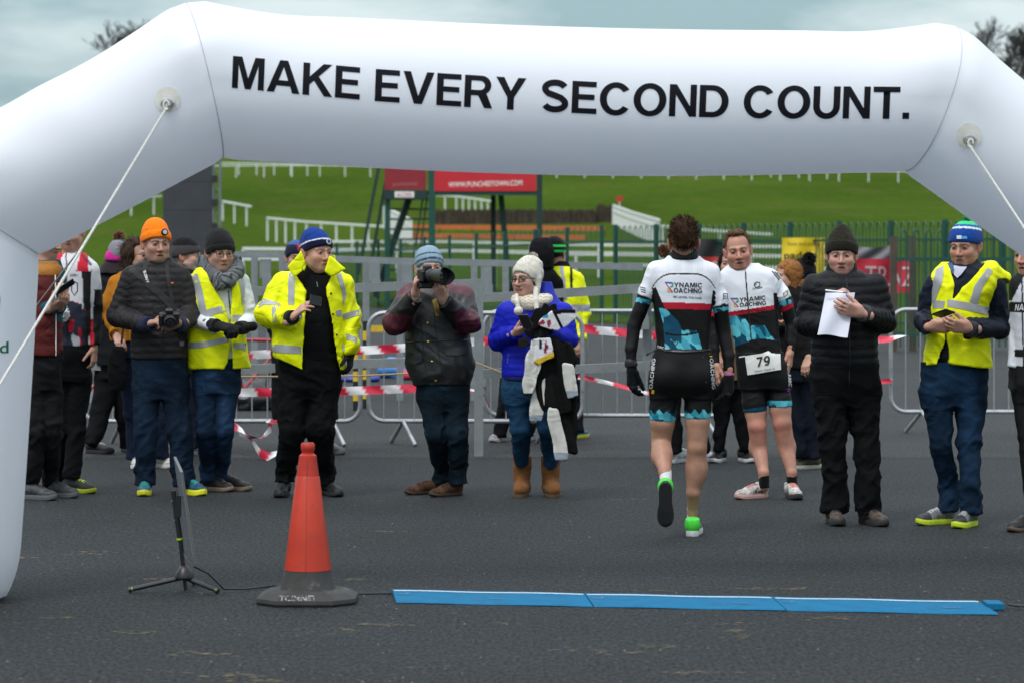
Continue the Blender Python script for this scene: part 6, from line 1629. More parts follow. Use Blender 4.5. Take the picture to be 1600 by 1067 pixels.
def blue_woman():
    p = Person('smiling woman in cream bobble hat, blue padded jacket and tan boots', 832, 778, skin=(.55, .33, .25), seed=5)
    rows = [(468, 805, 860, .075), (476, 790, 878, .10), (490, 784, 886, .125), (530, 786, 880, .135), (565, 785, 878, .135), (588, 784, 876, .138)]
    ra = [(791, 487, .0, 15.5), (779, 532, .02, 16.5), (806, 520, -.20, 11)]; la = [(880, 488, .0, 16), (888, 531, -.02, 16), (846, 519, -.24, 11.5)]
    p.garment('padded_jacket', rows, [ra, la], col=(.006, .012, .36), m=M_NYLON, quilt=(.040, .0035), fold=.0045)
    p.garment('jacket_hem', [(584, 784, 876, .135), (594, 785, 874, .132)], col=(.012, .016, .10), m=M_NYLON, fold=.003)
    p.cord('pocket_zip', 'padded_jacket', [(793, 568), (795, 553)], .003, M_TRUSS)
    p.boot(815, 774, -6, .265, r=.066); f1 = p.foot
    p.boot(862, 774, 10, .265, r=.068); f2 = p.foot
    L1 = [(806, 612, 0, 22), (814, 668, -.02, 16), (815, 722, f1, 13.5)]; L2 = [(851, 612, 0, 21), (857, 668, -.01, 16.5), (860, 722, f2, 13.5)]
    p.garment('jeans', [(588, 785, 872, .118), (606, 784, 872, .125), (628, 790, 868, .09)], [L1, L2], col=(.009, .036, .075), m=M_DENIM, legs=True, fold=.0045, paint=fade(0, .8))
    p.flesh(rows, [ra, la])
    p.head(823, 436, (832, 470, .01, 13), yaw=-36, pitch=0, size=1.03, fem=True, brow=(.06, .04, .03), mouth=.008, smile=1.0, red=.8)
    # teeth
    tm = MB(); tv = [(-.016, -.083, -.0665), (.016, -.083, -.0665), (.014, -.083, -.0725), (-.014, -.083, -.0725), (0, -.0885, -.0665), (0, -.0885, -.0728)]; tm.add([p.hl(v) - p.base for v in tv], [(0, 4, 5, 3), (4, 1, 2, 5)]); tm.build('teeth', M_WHITE, p.root)
    p.specs((.012, .012, .012), r=.021, thick=.0028)
    p.hair([ell((0, .02, -.01), (.080, .085, .07), k=0), ell((0, -.055, .045), (.055, .03, .025), k=.02)], (.035, .022, .015), fold=.003)
    CRM = (.60, .57, .49)
    R_ = (.092, .110, .098)
    hatp = [ell((0, .014, .034), R_, k=0), ell((0, .045, .085), (.065, .075, .062), k=.04), Pr(lambda X, Y, Z: Z - (.045 - .10 * (Y + .085) / .10 * 1.0) + 0 * X, (-.2, -.2, -.3), (.2, .005, .3), 0, 0, 's'), Pr(lambda X, Y, Z: Z - (-.045) + 0 * X + 0 * Y, (-.2, -.01, -.3), (.2, .2, .3), 0, 0, 's')]
    for sg in (-1, 1): hatp += [rcone((sg * .086, .015, .0), (sg * .080, .005, -.085), .020, .014, .02), rcone((sg * .080, .005, -.085), (sg * .066, -.030, -.150), .010, .008, .01)]
    def kp(V, G_, nr, C): return C * (.82 + .22 * (np.sin(V[:, 2] * 420) * np.sin(np.arctan2(V[:, 0], V[:, 1] - .014) * 40) > 0))[:, None]
    hat = p.hsdf('bobble_hat', hatp, CRM, fold=.004, paint=kp, h=.006)
    p.pompom((0, .065, .135), .036, CRM, hat, 500)
    # cord with bobble, snood
    p.garment('hat_cord', None, [[(807, 462, -.13, 2.6), (808, 472, -.17, 2.8), (809, 480, -.18, 2.8)], [(837, 452, -.07, 4.5), (838, 470, -.12, 4), (839, 484, -.15, 3.5)]], extra=[ell(p.w(810, 486, -.18), (.030, .028, .029), k=.005)], col=CRM, m=M_KNIT, h=.005, fold=.003)
    def sn(V, px, py, G_, U, nr, C): return C * (.72 + .4 * (np.sin(V[:, 2] * 300 + np.sin(V[:, 0] * 160) * 1.5) > -.2))[:, None]
    p.garment('snood', [(459, 806, 860, .085, .015), (463, 800, 864, .110, .0), (471, 797, 864, .125, -.015), (479, 803, 856, .11, -.025), (485, 815, 845, .09, -.035)], col=(.58, .52, .42), m=M_KNIT, fold=.006, h=.007, paint=sn, sm=.008)
    p.garment('hood', [(440, 842, 862, .05, .06), (452, 838, 868, .07, .05), (466, 830, 872, .09, .05), (478, 840, 880, .10, .03)], col=(.012, .022, .30), m=M_NYLON, fold=.005)
    p.hand(p.w(806, 520, -.21), (.70, -.45, .25), (.45, .25, .85), 'r', curl=(.45, .5, .55, .6), thumb=(.45, .75, -.55), size=.92)
    p.hand(p.w(849, 518, -.25), (-.75, -.3, -.05), (-.1, .8, .3), 'l', curl=.9, glove=(.012, .012, .013), size=.95)
    p.garment('wrist_band', None, [[(846, 519, -.245, 11.8), (838, 520, -.29, 10.5)]], col=(.012, .012, .013), m=M_KNIT, h=.006, fold=.002)
    p.finish()
    phone(p.w(821, 502, -.37), (.15, .55, .75), (-.25, -.75, .55), 'dark phone in the bare hand of the woman in blue', hx=.036, hz=.070, back=(.05, .045, .04))
    # clothes carried over her arm
    base = p.w(860, 520, -.28); root = empty('carried_clothes', base, 'bundle of white and black race jackets hanging over the arm of the woman in blue', 'clothes')
    q = Person.__new__(Person); q.__dict__.update(p.__dict__); q.root = root; q.base = base; q.g = {}
    WH, BK = (.56, .55, .50), (.006, .006, .006)
    def cl(name, poly, dy, col, paint=None, th=.012, drape=.012, seed=0, rnd=.010):
        xs = [(q.w(a, b, dy)[0], q.w(a, b, dy)[2]) for a, b in poly]; y0 = q.d + dy
        return q.garment(name, None, [], extra=[polyprism(xs, y0 - th, y0 + th, k=0, op='u', rnd=rnd)], col=col, m=M_CLOTH, fold=.0022, h=.006, seed=seed, paint=paint, drape=drape)
    def cuff(lim, c=(.28, .32, .36)):
        def f(V, px, py, G_, U, nr, C): C[py > lim] = c; return C
        return f
    cl('white_sleeve', [(832, 532), (843, 534), (842, 575), (834, 606), (827, 619), (819, 612), (818, 600), (824, 570)], -.34, WH, cuff(614, BK), seed=1)
    cl('white_sleeve', [(838, 585), (850, 590), (848, 630), (846, 655), (832, 655), (833, 625)], -.30, WH, cuff(648), seed=2)
    cl('white_sleeve', [(860, 640), (872, 642), (880, 680), (884, 715), (869, 716), (864, 690), (858, 655)], -.31, WH, cuff(707), seed=3)
    cl('white_sleeve', [(882, 570), (893, 572), (900, 600), (901, 616), (888, 620), (884, 600)], -.32, WH, cuff(611), seed=4)
    cl('black_jacket', [(848, 528), (872, 528), (888, 540), (896, 562), (893, 575), (886, 590), (889, 640), (870, 648), (852, 640), (842, 610), (840, 570)], -.29, BK, seed=5, th=.022, drape=.018)
    cl('black_sleeve', [(880, 620), (897, 600), (899, 660), (899, 704), (884, 704), (880, 670)], -.265, BK, seed=6)
    def lg(V, px, py, G_, U, nr, C):
        mk = (vnoise(V * np.array((60, 60, 30)), 9) > .25) & (py < 552) & (px > 842); C[mk] = (.30, .03, .05); mk2 = (vnoise(V * np.array((60, 60, 30)), 29) > .35) & (py < 552) & (px > 842); C[mk2] = (.02, .02, .025)
        C[py > 561 - (px - 838) * .42] = (.60, .40, .03); return C
    cl('white_jacket', [(840, 530), (858, 530), (863, 556), (842, 567), (837, 564)], -.345, (.62, .62, .64), lg, seed=7, drape=.006)
    def tp(V, px, py, G_, U, nr, C):
        C[(py < 492 - (px - 850) * .05) & (px > 866)] = BK; mk = (vnoise(V * 46, 19) > .45) & (py > 500) & (px < 880); C[mk] = (.25, .03, .05)
        C[(np.abs(px - 872 - (py - 500) * .5) < 2.5)] = BK; C[(px < 856) & (py < 497)] = (.03, .20, .32); return C
    cl('folded_top', [(842, 506), (850, 496), (866, 488), (896, 486), (897, 497), (885, 507), (872, 514), (858, 512)], -.31, (.58, .58, .60), tp, th=.03, seed=8, drape=.008)
    cl('black_glove', [(832, 496), (836, 486), (848, 484), (852, 476), (858, 484), (866, 477), (868, 488), (852, 494), (844, 506), (836, 512)], -.29, BK, th=.022, seed=9, drape=.006)
    cl('hanging_glove', [(812, 532), (822, 528), (826, 536), (820, 541), (813, 541)], -.335, (.012, .012, .013), th=.010, seed=10, drape=.004)
blue_woman()

BLACK = (.005, .005, .0055)
CY1, CY2, CY3 = np.array((.012, .22, .32)), np.array((.12, .52, .60)), np.array((.003, .06, .11))
def shards(V, sc_=24.0):
    """angular cyan facets: nearest of jittered cell points decides the tint"""
    q = np.stack([V[:, 0] * sc_, V[:, 2] * sc_ * .9, V[:, 1] * 3], 1); i0 = np.floor(q[:, :2]).astype(np.int64); best = np.full(len(V), 9.0); val = np.zeros(len(V))
    for dx in (-1, 0, 1):
        for dz in (-1, 0, 1):
            c = i0 + (dx, dz); h1 = _hash(c[:, 0], c[:, 1], c[:, 0] * 0, 3); h2 = _hash(c[:, 0], c[:, 1], c[:, 0] * 0, 7); d_ = np.abs(q[:, 0] - c[:, 0] - h1) * 1.0 + np.abs(q[:, 1] - c[:, 1] - h2 + (q[:, 0] - c[:, 0] - h1) * .6)
            b = d_ < best; best = np.where(b, d_, best); val = np.where(b, _hash(c[:, 0], c[:, 1], c[:, 0] * 0, 11), val)
    C = CY1 + (CY2 - CY1) * np.clip(val * 2 - .6, 0, 1)[:, None]; C[val < .30] = CY3; return C
RED = (.42, .008, .025); JW = (.66, .68, .72)
M_LOGO = {'k': mat('print_black', (.012, .012, .014), rough=.5), 'b': mat('print_blue', (.02, .12, .38), rough=.5), 'r': mat('print_red', (.45, .01, .04), rough=.5), 'y': mat('print_yellow', (.65, .40, .01), rough=.5), 'w': mat('print_white', (.62, .62, .62), rough=.5), 'g': mat('print_green', (.03, .30, .22), rough=.5)}
def team_logo(p, g, x, y, k, rot=0.0):
    """the D-and-C emblem, two lettered lines and the slogan; x,y = top left, k px per unit"""
    c, s_ = math.cos(rot), math.sin(rot)
    T = lambda a, b: (x + k * (a * c + b * s_), y + k * (b * c - a * s_))
    for col, poly in (('b', [(0, 0), (13, .6), (11.5, 2.6), (2, 2.2)]), ('r', [(0, .3), (2.2, 2.0), (14, 16), (11, 16)]), ('g', [(11.5, 2.6), (13.6, 1), (13.8, 7), (9, 9), (8.5, 7), (11.6, 6)]), ('y', [(5, 9.2), (6.6, 10.6), (6.8, 14), (12, 15.9), (5.2, 15.9)])):
        p.patch('emblem', g, [T(*q) for q in poly], M_LOGO[col], off=.003)
    a, b = T(14.6, 8.0), T(59, 7.6); p.words(g, 'YNAMIC', *a, *b, 7.2 * k, M_LOGO['k'])
    a, b = T(14.6, 16.6), T(59, 16.2); p.words(g, 'OACHING', *a, *b, 7.2 * k, M_LOGO['k'])
    a, b = T(14, 24.6), T(58, 25.4); p.words(g, 'WE LISTEN, YOU GAIN', *a, *b, 3.0 * k, M_LOGO['k'])

def back_athlete():
    p = Person('walking athlete seen from behind in white and cyan race suit with green trainers', 1068, 836, skin=(.44, .245, .165), seed=6)
    rows = [(400, 1046, 1090, .065), (408, 1034, 1103, .085), (417, 1022, 1115, .105), (432, 1017, 1119, .122), (455, 1019, 1117, .130), (475, 1021, 1114, .130), (505, 1024, 1110, .122), (535, 1026, 1108, .118), (551, 1024, 1109, .122)]
    rs = [(1025, 424, .0, 15.5), (1012, 455, .01, 14.5), (1009, 464, .01, 14)]; ls = [(1110, 427, .0, 15.5), (1123, 464, .0, 14.2), (1125, 478, .0, 13.8)]
    def pt(V, px, py, G_, U, nr, C):
        C[:] = JW; t = G_ == 0
        rib = np.sin(V[:, 0] * 620) > .55; C[t & (py < 428) & rib] = np.array(JW) * .86
        # curved yoke seam
        yk = 428 + ((px - 1068) / 49.0) ** 4 * 22; C[t & (np.abs(py - yk) < 1.3) & (np.abs(px - 1068) < 50)] = (.02, .02, .02)
        red = t & (py > 473.5 + (px - 1068) * .035) & (py < 483.5 + (px - 1068) * .03); C[red] = RED
        low = t & (py >= 483.5 + (px - 1068) * .03); C[low] = BLACK
        side = t & (((px < 1021 + (py - 440) * .42) & (py > 450)) | ((px > 1114 - (py - 448) * .10) & (py > 455)))
        C[side] = BLACK
        e = np.interp(px, [1028, 1040, 1060, 1066, 1078, 1090, 1096, 1100], [481, 483, 502, 517, 516, 518, 542, 553]); w = np.interp(py, [480, 505, 555], [1029, 1036, 1040])
        cy = low & (py > e) & (px > w) & (px < 1097) & (nr[:, 1] < .2); sh = shards(V); C[cy] = sh[cy]
        pk = low & (np.abs(py - (521 + 3 * np.sin((px - 1040) / 14))) < 1.6) & (px > 1040) & (px < 1094); C[pk] = BLACK
        C[t & (py > 546)] = BLACK
        return C
    p.garment('race_jersey', rows, [rs, ls], col=JW, m=M_LYCRA, fold=.0026, k=.035, h=.0047, paint=pt)
    team_logo(p, 'race_jersey', 1038.5, 440.5, 1.0, -.03)
    for i in range(3): p.strip('sleeve_print', 'race_jersey', [(1000 + i, 449 + i * 3.4), (1009, 451 + i * 3.4)], 1.2, M_LOGO['k'])
    p.strip('sleeve_print', 'race_jersey', [(1130, 459.5), (1136, 459), (1136, 467), (1130, 467.5), (1130, 459.5)], 1.1, M_LOGO['k'])
    p.words('race_jersey', 'P', 1131.5, 466, 1133.5, 466, 4.5, M_LOGO['k'])
    p.strip('emblem', 'race_jersey', [(1052, 531), (1055, 534), (1058, 531), (1059, 535), (1055, 540), (1051, 535), (1052, 531)], 1.3, M_LOGO['k'])
    # arms in black warmers with a cyan band
    def ap(V, px, py, G_, U, nr, C):
        b = (py > 466 + (px - 1000) * .22) & (py < 473 + (px - 1000) * .22) & (px < 1060); b |= (py > 481 - (px - 1125) * .1) & (py < 487.5 - (px - 1125) * .25) & (px > 1060); sh = shards(V, 30); C[b] = sh[b]; return C
    la = [(1014, 452, .01, 12.5), (1009, 462, .01, 12.6), (991, 508, .03, 11), (986, 545, .0, 9.2), (986, 566, -.01, 8)]
    ra = [(1121, 460, .0, 12.5), (1125, 477, .0, 12.6), (1130, 515, .03, 11.2), (1138, 556, .0, 9.4), (1139, 580, -.01, 8.2)]
    for am in (la, ra): p.garment('arm_warmer', None, [am], col=BLACK, m=M_LYCRA, fold=.0015, h=.0062, k=.01, paint=ap)
    p.garment('watch', None, [[(985.5, 567, -.01, 9.6), (986, 573, -.01, 9.6)]], extra=[ell(p.w(992, 569, -.03), (.016, .012, .019), k=.004)], col=(.008, .008, .009), m=M_LEATH, h=.005, fold=0)
    p.hand(p.w(987, 577, -.01), (.02, -.05, -1), (.75, -.55, 0), 'l', curl=(.45, .55, .65, .7), glove=BLACK, thumb=(.35, .9, -.35), size=1.02)
    p.hand(p.w(1139, 588, -.01), (-.08, -.1, -1), (-.75, -.55, 0), 'r', curl=(.5, .6, .7, .7), glove=BLACK, thumb=(.35, .9, -.35), size=1.02)
    p.body(*field_mesh([rcone(p.w(986, 566, -.01), p.w(987, 580, -.01), .027, .026, 0), rcone(p.w(1139, 576, -.01), p.w(1139, 592, -.01), .029, .026, 0)], .006)[:2], p.skin)
    p.garment('bracelet', None, [[(1139, 585.5, -.01, 8.6), (1139, 587, -.01, 8.6)]], col=(.30, .08, .22), m=M_LEATH, h=.004, fold=0)
    # legs: right foot (picture right) planted, the other lifted behind him towards the camera
    at = G(1083, 836); at[2] = 0
    def gp(V, C):
        C = np.where((V[:, 1:2] > .03) & (V[:, 2:3] > .03), np.array((.06, .55, .04)), C); return np.where(V[:, 2:3] > .075, np.array((.06, .60, .05)), C)
    p.shoe(0, 0, 172, L=.285, at=at, up=(.17, .18, .19), sole=(.55, .56, .56), sole_h=.030, laces=(.5, .5, .5), paint=gp, name='running_shoe'); fr = p.foot
    ankL = p.w(1040, 757, -.20)
    Rl = rotm(176, 0, 0) @ np.array(Matrix.Rotation(math.radians(74), 3, 'X')); R2 = Rl
    p.shoe(0, 0, 0, L=.285, at=ankL - Rl @ np.array((0, .05, .088)), R=Rl, up=(.17, .18, .19), sole=(.015, .015, .016), sole_h=.030, laces=(.5, .5, .5), paint=gp, name='running_shoe')
    Lr = [(1091, 600, .0, 19.5), (1090, 640, .0, 18), (1090, 658, .0, 19), (1089, 698, -.01, 15), (1088, 728, .02, 16.2), (1083, 770, fr * .6, 10.5), (1082, 800, fr + .04, 7.8), (1081, 822, fr + .05, 8.2)]
    Ll = [(1040, 600, .0, 19.5), (1036, 640, .015, 18), (1035, 660, .02, 19), (1033, 690, .04, 15), (1035, 712, -.03, 15.8), (1039, 738, -.13, 9.5), (1041, 757, -.19, 8)]
    pr = []
    for lb in (Lr, Ll): pr += p.limb(lb, .02, 0, cut=False)[0]
    pr += [ell(p.w(1033, 713, .0), (.052, .055, .085), k=.03), ell(p.w(1089, 735, .0), (.056, .055, .085), k=.03)]
    V, Q, G_ = field_mesh(pr, .0065); C = p.skin * (1 + .16 * fbm(V * 16, 5, 3)[:, None] + np.outer(.3 * np.clip(vnoise(V * 9, 2), 0, 1), (.1, -.15, -.18))); p.body(V, Q, C)
    def shp(V, px, py, G_, U, nr, C):
        e = 643 + 3.5 * np.sin(px * .45) ; cy = (py > e); sh = shards(V, 22); C[cy] = sh[cy]; return C
    S1 = [(1091, 598, .0, 23.8), (1090, 640, .0, 21), (1090, 653, .0, 20.2)]; S2 = [(1040, 598, .0, 23.8), (1036, 640, .015, 21), (1035, 656, .02, 20.4)]
    p.garment('race_shorts', [(545, 1024, 1110, .120), (562, 1018, 1114, .132), (585, 1015, 1116, .135), (606, 1017, 1114, .115), (618, 1025, 1106, .08)], [S1, S2], extra=[ell(p.w(1045, 588, -.06), (.085, .075, .085), k=.04), ell(p.w(1088, 588, -.06), (.085, .075, .085), k=.04)], col=BLACK, m=M_LYCRA, fold=.0016, h=.0056, legs=True, paint=shp)
    p.words('race_shorts', 'OACHING', 1020, 607, 1025, 560, 5.5, M_LOGO['w']); p.words('race_shorts', 'OACHING', 1108, 560, 1112, 608, 5.5, M_LOGO['w'])
    for (x, y) in ((1019, 612), (1109, 555)): p.patch('emblem', 'race_shorts', [(x, y - 4), (x + 4, y - 3), (x + 3, y + 3), (x - 1, y + 2)], M_LOGO['y'])
    p.strip('race_belt', 'race_shorts', [(1025, 540), (1040, 546), (1068, 548), (1095, 546), (1109, 543)], 6, M_BLK, off=.006)
    p.words('race_jersey', 'DRCONG', 1028, 543, 1050, 549, 3.6, M_LOGO['w'])
    p.garment('belt_tail', None, [[(1028, 545, -.10, .9), (1012, 553, -.12, .9), (1010, 556, -.12, .7)]], col=BLACK, h=.0025, fold=0, m=M_LEATH)
    for (lb, f) in ((( 1082, 788, fr + .04, 8.6), 1), ((1040, 738, -.13, 9.6), 0)):
        e = (1081, 822, fr + .05, 8.8) if f else (1041, 760, -.20, 8.8)
        p.garment('sock', None, [[lb, e]], col=(.60, .60, .60), m=M_KNIT, h=.0055, fold=.002)
    p.flesh(rows, [la[:1] + la[2:], ra[:1] + ra[2:]])
    p.head(1068, 379, (1068, 405, .0, 17), yaw=180, pitch=6, size=1.03, eyes=False, red=1.3)
    p.hair([ell((0, .018, .047), (.0785, .098, .082), k=0), ell((0, .070, .002), (.056, .040, .048), k=.03), ell((0, .0, .108), (.058, .072, .030), k=.03), Pr(lambda X, Y, Z: np.maximum(np.maximum(Z - .010, np.abs(X) * -1 + .058), Y - .06), (-.2, -.3, -.2), (.2, .3, .1), .008, 0, 's'), Pr(lambda X, Y, Z: -(Y + .045 - Z * .2) + 0 * X, (-.2, -.3, -.2), (.2, .0, .06), 0, 0, 's')], (.040, .020, .010), fold=.006, strands=2600, slen=.024, h=.005)
    p.garment('collar', [(388, 1048, 1089, .076, .0), (398, 1046, 1091, .084, .0), (407, 1042, 1095, .090, .0)], col=BLACK, m=M_LYCRA, fold=.002)
    p.finish()
back_athlete()

def bib_athlete():
    p = Person('athlete facing the camera in white and cyan race suit with number 79 on a bib', 1195, 776, skin=(.50, .265, .19), seed=7)
    rows = [(412, 1142, 1182, .065), (418, 1132, 1198, .085), (427, 1128, 1209, .105), (445, 1128, 1212, .120), (475, 1134, 1214, .125), (510, 1142, 1216, .118), (540, 1148, 1219, .115), (556, 1149, 1222, .118)]
    la = [(1203, 435, .0, 14.5), (1222, 460, .0, 12.5), (1226, 469, .0, 11.8)]; ra = [(1136, 435, .0, 14), (1124, 460, .0, 12.5), (1121, 472, .0, 12)]
    def pt(V, px, py, G_, U, nr, C):
        C[:] = JW; t = G_ == 0
        red = t & (py > 488 - (px - 1139) * .155) & (py < 495 - (px - 1139) * .16); C[red] = RED
        low = t & (py >= 495 - (px - 1139) * .16); C[low] = BLACK
        C[t & (px > 1209 + (py - 470) * .05) & (py > 458)] = BLACK
        e = np.interp(px, [1139, 1152, 1165, 1172, 1178, 1195, 1204, 1212], [492, 494, 499, 510, 508, 509, 524, 531]); b = np.interp(px, [1139, 1150, 1165, 1175, 1195, 1212], [543, 541, 535, 530, 529, 532])
        cy = low & (py > e) & (py < b) & (nr[:, 1] < .3); sh = shards(V, 24); C[cy] = sh[cy]
        C[t & (np.abs(px - (1165.5 + (py - 435) * .085)) < .9) & (py < 532) & (nr[:, 1] < 0)] = (.015, .015, .015)
        return C
    p.garment('race_jersey', rows, [ra, la], col=JW, m=M_LYCRA, fold=.0038, k=.035, h=.0047, paint=pt)
    p.cord('zip', 'race_jersey', [(1165, 436), (1168, 470), (1174, 530)], .0022, M_LOGO['k'], .002)
    team_logo(p, 'race_jersey', 1141, 466, .93, .08)
    p.strip('emblem', 'race_jersey', [(1178, 444), (1182, 441), (1187, 442), (1187, 447), (1182, 450), (1178, 446), (1182, 444)], 1.4, M_LOGO['k']); p.words('race_jersey', 'LOVIER', 1176, 453, 1191, 451, 3.0, M_LOGO['k'])
    for i in range(3): p.strip('sleeve_print', 'race_jersey', [(1206 + i * 4, 424 + i), (1217 + i * 2, 438 - i * 2)], 1.6, M_LOGO['k'])
    p.strip('sleeve_print', 'race_jersey', [(1224, 459), (1230, 454), (1231, 460), (1225, 465), (1224, 459)], 1.0, M_LOGO['k'])
    p.patch('sleeve_print', 'race_jersey', [(1229, 456), (1231.5, 454), (1231.8, 459), (1229.5, 460.5)], mat('print_lime', (.35, .5, .05)))
    wl = [(1219, 456, .0, 10.5), (1227, 470, .0, 10.8), (1236, 505, .03, 9.4), (1235, 535, .0, 7.6), (1234.5, 550, -.01, 6.6)]; wr = [(1124, 458, .0, 10.5), (1121, 472, .0, 10.8), (1115, 510, .03, 9.4), (1117, 545, .0, 7.8), (1117, 568, -.01, 6.8)]
    def ap(V, px, py, G_, U, nr, C):
        b = (py > 469) & (py < 479 - (px - 1225) * .4) & (px > 1180); b |= (py > 473) & (py < 487) & (px < 1150); sh = shards(V, 30); C[b] = sh[b]
        r_ = (py >= 479 - (px - 1225) * .4) & (py < 487 - (px - 1225) * .45) & (px > 1180); r_ |= (py >= 487) & (py < 494) & (px < 1150); C[r_] = RED; return C
    for am in (wr, wl): p.garment('arm_warmer', None, [am], col=BLACK, m=M_LYCRA, fold=.0022, h=.0062, k=.01, paint=ap)
    p.hand(p.w(1234.5, 550, -.01), (-.06, -.12, -1), (-.85, .3, 0), 'l', curl=(.22, .28, .34, .4), thumb=(.4, .85, -.3)); p.hand(p.w(1117, 568, -.01), (.05, -.12, -1), (.8, .4, 0), 'r', curl=(.25, .3, .35, .4), thumb=(.4, .85, -.3))
    def shoe_p(V, C): return np.where((np.abs(V[:, 0:1]) > .031) & (V[:, 1:2] < .03) & (V[:, 1:2] > -.05) & (vnoise(V * 60, 3)[:, None] > .1), np.array((.10, .06, .06)), C)
    p.shoe(1181, 778, -52, L=.29, up=(.42, .40, .36), sole=(.50, .30, .26), sole_h=.026, laces=(.42, .10, .08), paint=shoe_p, name='running_shoe'); f1 = p.foot
    p.shoe(1238, 778, 6, L=.285, up=(.46, .45, .42), sole=(.02, .02, .02), sole_h=.030, laces=(.6, .15, .12), paint=shoe_p, name='running_shoe'); f2 = p.foot
    L1 = [(1178, 600, .0, 17), (1180, 630, -.01, 16), (1181, 645, -.01, 17), (1183, 666, -.03, 14.2), (1186, 700, .0, 13), (1193, 738, f1, 8), (1194, 760, f1, 8)]; L2 = [(1215, 600, .0, 17), (1218, 624, -.01, 16), (1219, 640, -.01, 17), (1222, 661, -.03, 14.5), (1229, 700, .0, 13.4), (1237, 738, f2 + .03, 7.8), (1237, 760, f2 + .04, 8)]
    pr = []
    for lb in (L1, L2): pr += p.limb(lb, .018, 0, cut=False)[0]
    pr += [ell(p.w(1181, 665, -.055), (.032, .022, .034), k=.025), ell(p.w(1222, 660, -.055), (.032, .022, .034), k=.025), ell(p.w(1180, 698, .03), (.042, .045, .075), k=.03), ell(p.w(1233, 698, .03), (.042, .045, .075), k=.03)]
    V, Q, G_ = field_mesh(pr, .0065); px, py = topx(V); kn = np.exp(-((py - 668) / 14) ** 2)
    p.body(V, Q, p.skin * (1 + .16 * fbm(V * 16, 5, 3)[:, None] + np.outer(kn * .8 + .25 * np.clip(vnoise(V * 10, 2), 0, 1), (.05, -.16, -.16))))
    def shp(V, px, py, G_, U, nr, C):
        cy = py > np.where(px < 1199, 634 + (1199 - px) * .15, 626); sh = shards(V, 20); C[cy] = sh[cy]; return C
    S1 = [(1178, 596, .0, 21), (1179, 630, -.01, 19.2), (1179.5, 642, -.01, 18.6)]; S2 = [(1214, 596, .0, 20.8), (1218, 624, -.01, 18.8), (1219, 635, -.01, 18.2)]
    p.garment('race_shorts', [(550, 1149, 1222, .116), (568, 1150, 1231, .125), (590, 1152, 1234, .125), (606, 1157, 1232, .10)], [S1, S2], col=BLACK, m=M_LYCRA, fold=.002, h=.0056, legs=True, paint=shp)
    p.words('race_shorts', 'DYNAMIC', 1229, 567, 1232, 604, 4.5, M_LOGO['w']); p.patch('emblem', 'race_shorts', [(1230, 606), (1234, 607), (1233, 612), (1230, 611)], mat('print_magenta', (.35, .02, .35)))
    p.words('race_shorts', 'FUSI', 1212, 548.5, 1223, 546, 3.0, M_LOGO['w']) if all(c in GL for c in 'FUSI') else p.strip('belt_print', 'race_shorts', [(1213, 548), (1224, 546)], 2.2, M_LOGO['w'])
    p.strip('belt_print', 'race_shorts', [(1155, 558), (1164, 556)], 2.0, M_LOGO['w'])
    for x0, x1, y0, y1 in ((1180, 1193, 0, 0),): pass
    for (x, y, dy, f) in ((1193.5, 744, f1, 0), (1237, 742, f2 + .035, 1)): p.garment('sock', None, [[(x, y, dy, 8.6), (x, y + 18, dy, 8.6)]], col=BLACK, m=M_KNIT, h=.0055, fold=.0015)
    # bib
    bib = [(1165, 556), (1217, 548), (1219, 577), (1169, 585.5)]
    p.patch('race_bib', 'race_shorts', bib, mat('bib_paper', (.66, .66, .62), rough=.6, var=.12, vscale=25, bump=.4, bscale=40), off=.012)
    V2, F2 = caps_px('79', 1182, 573, 1202, 570, 15, gap=.14); o = decal('bib_number', V2, F2, p.g['race_shorts'][2], M_LOGO['k'], p.root, .0155, 5)
    V2, F2 = text_px('www.chipit.ie', 1179, 581, 1209, 577, 4.0); decal('bib_lettering', V2, F2, p.g['race_shorts'][2], mat('print_grey', (.2, .2, .2)), p.root, .0155, 6)
    p.flesh(rows, [])
    p.head(1153, 392, (1160, 420, .0, 16.5), yaw=-3, pitch=4, roll=-7, size=1.08, brow=(.10, .06, .035), mouth=.004, red=1.6, stubble=.1, stub_col=(.2, .12, .08))
    p.hair([ell((0, .022, .045), (.081, .099, .082), k=0), ell((0, -.020, .106), (.050, .050, .022), k=.03), Pr(lambda X, Y, Z: np.maximum(-(Y + .045), -(.20 - Z)) * 0 + np.maximum(Y + .040, Z - .098) + 0 * X, (-.2, -.3, -.2), (.2, .3, .3), .012, 0, 's'), Pr(lambda X, Y, Z: np.maximum(Z - .012, Y - .05) + 0 * X, (-.2, -.3, -.3), (.2, .3, .3), .01, 0, 's')], (.085, .045, .022), fold=.003, strands=1100, slen=.013, h=.005)
    p.garment('collar', [(416, 1146, 1184, .066, -.005), (424, 1143, 1186, .078, -.012), (432, 1152, 1180, .085, -.02)], col=BLACK, m=M_LYCRA, fold=.001)
    p.finish()
bib_athlete()

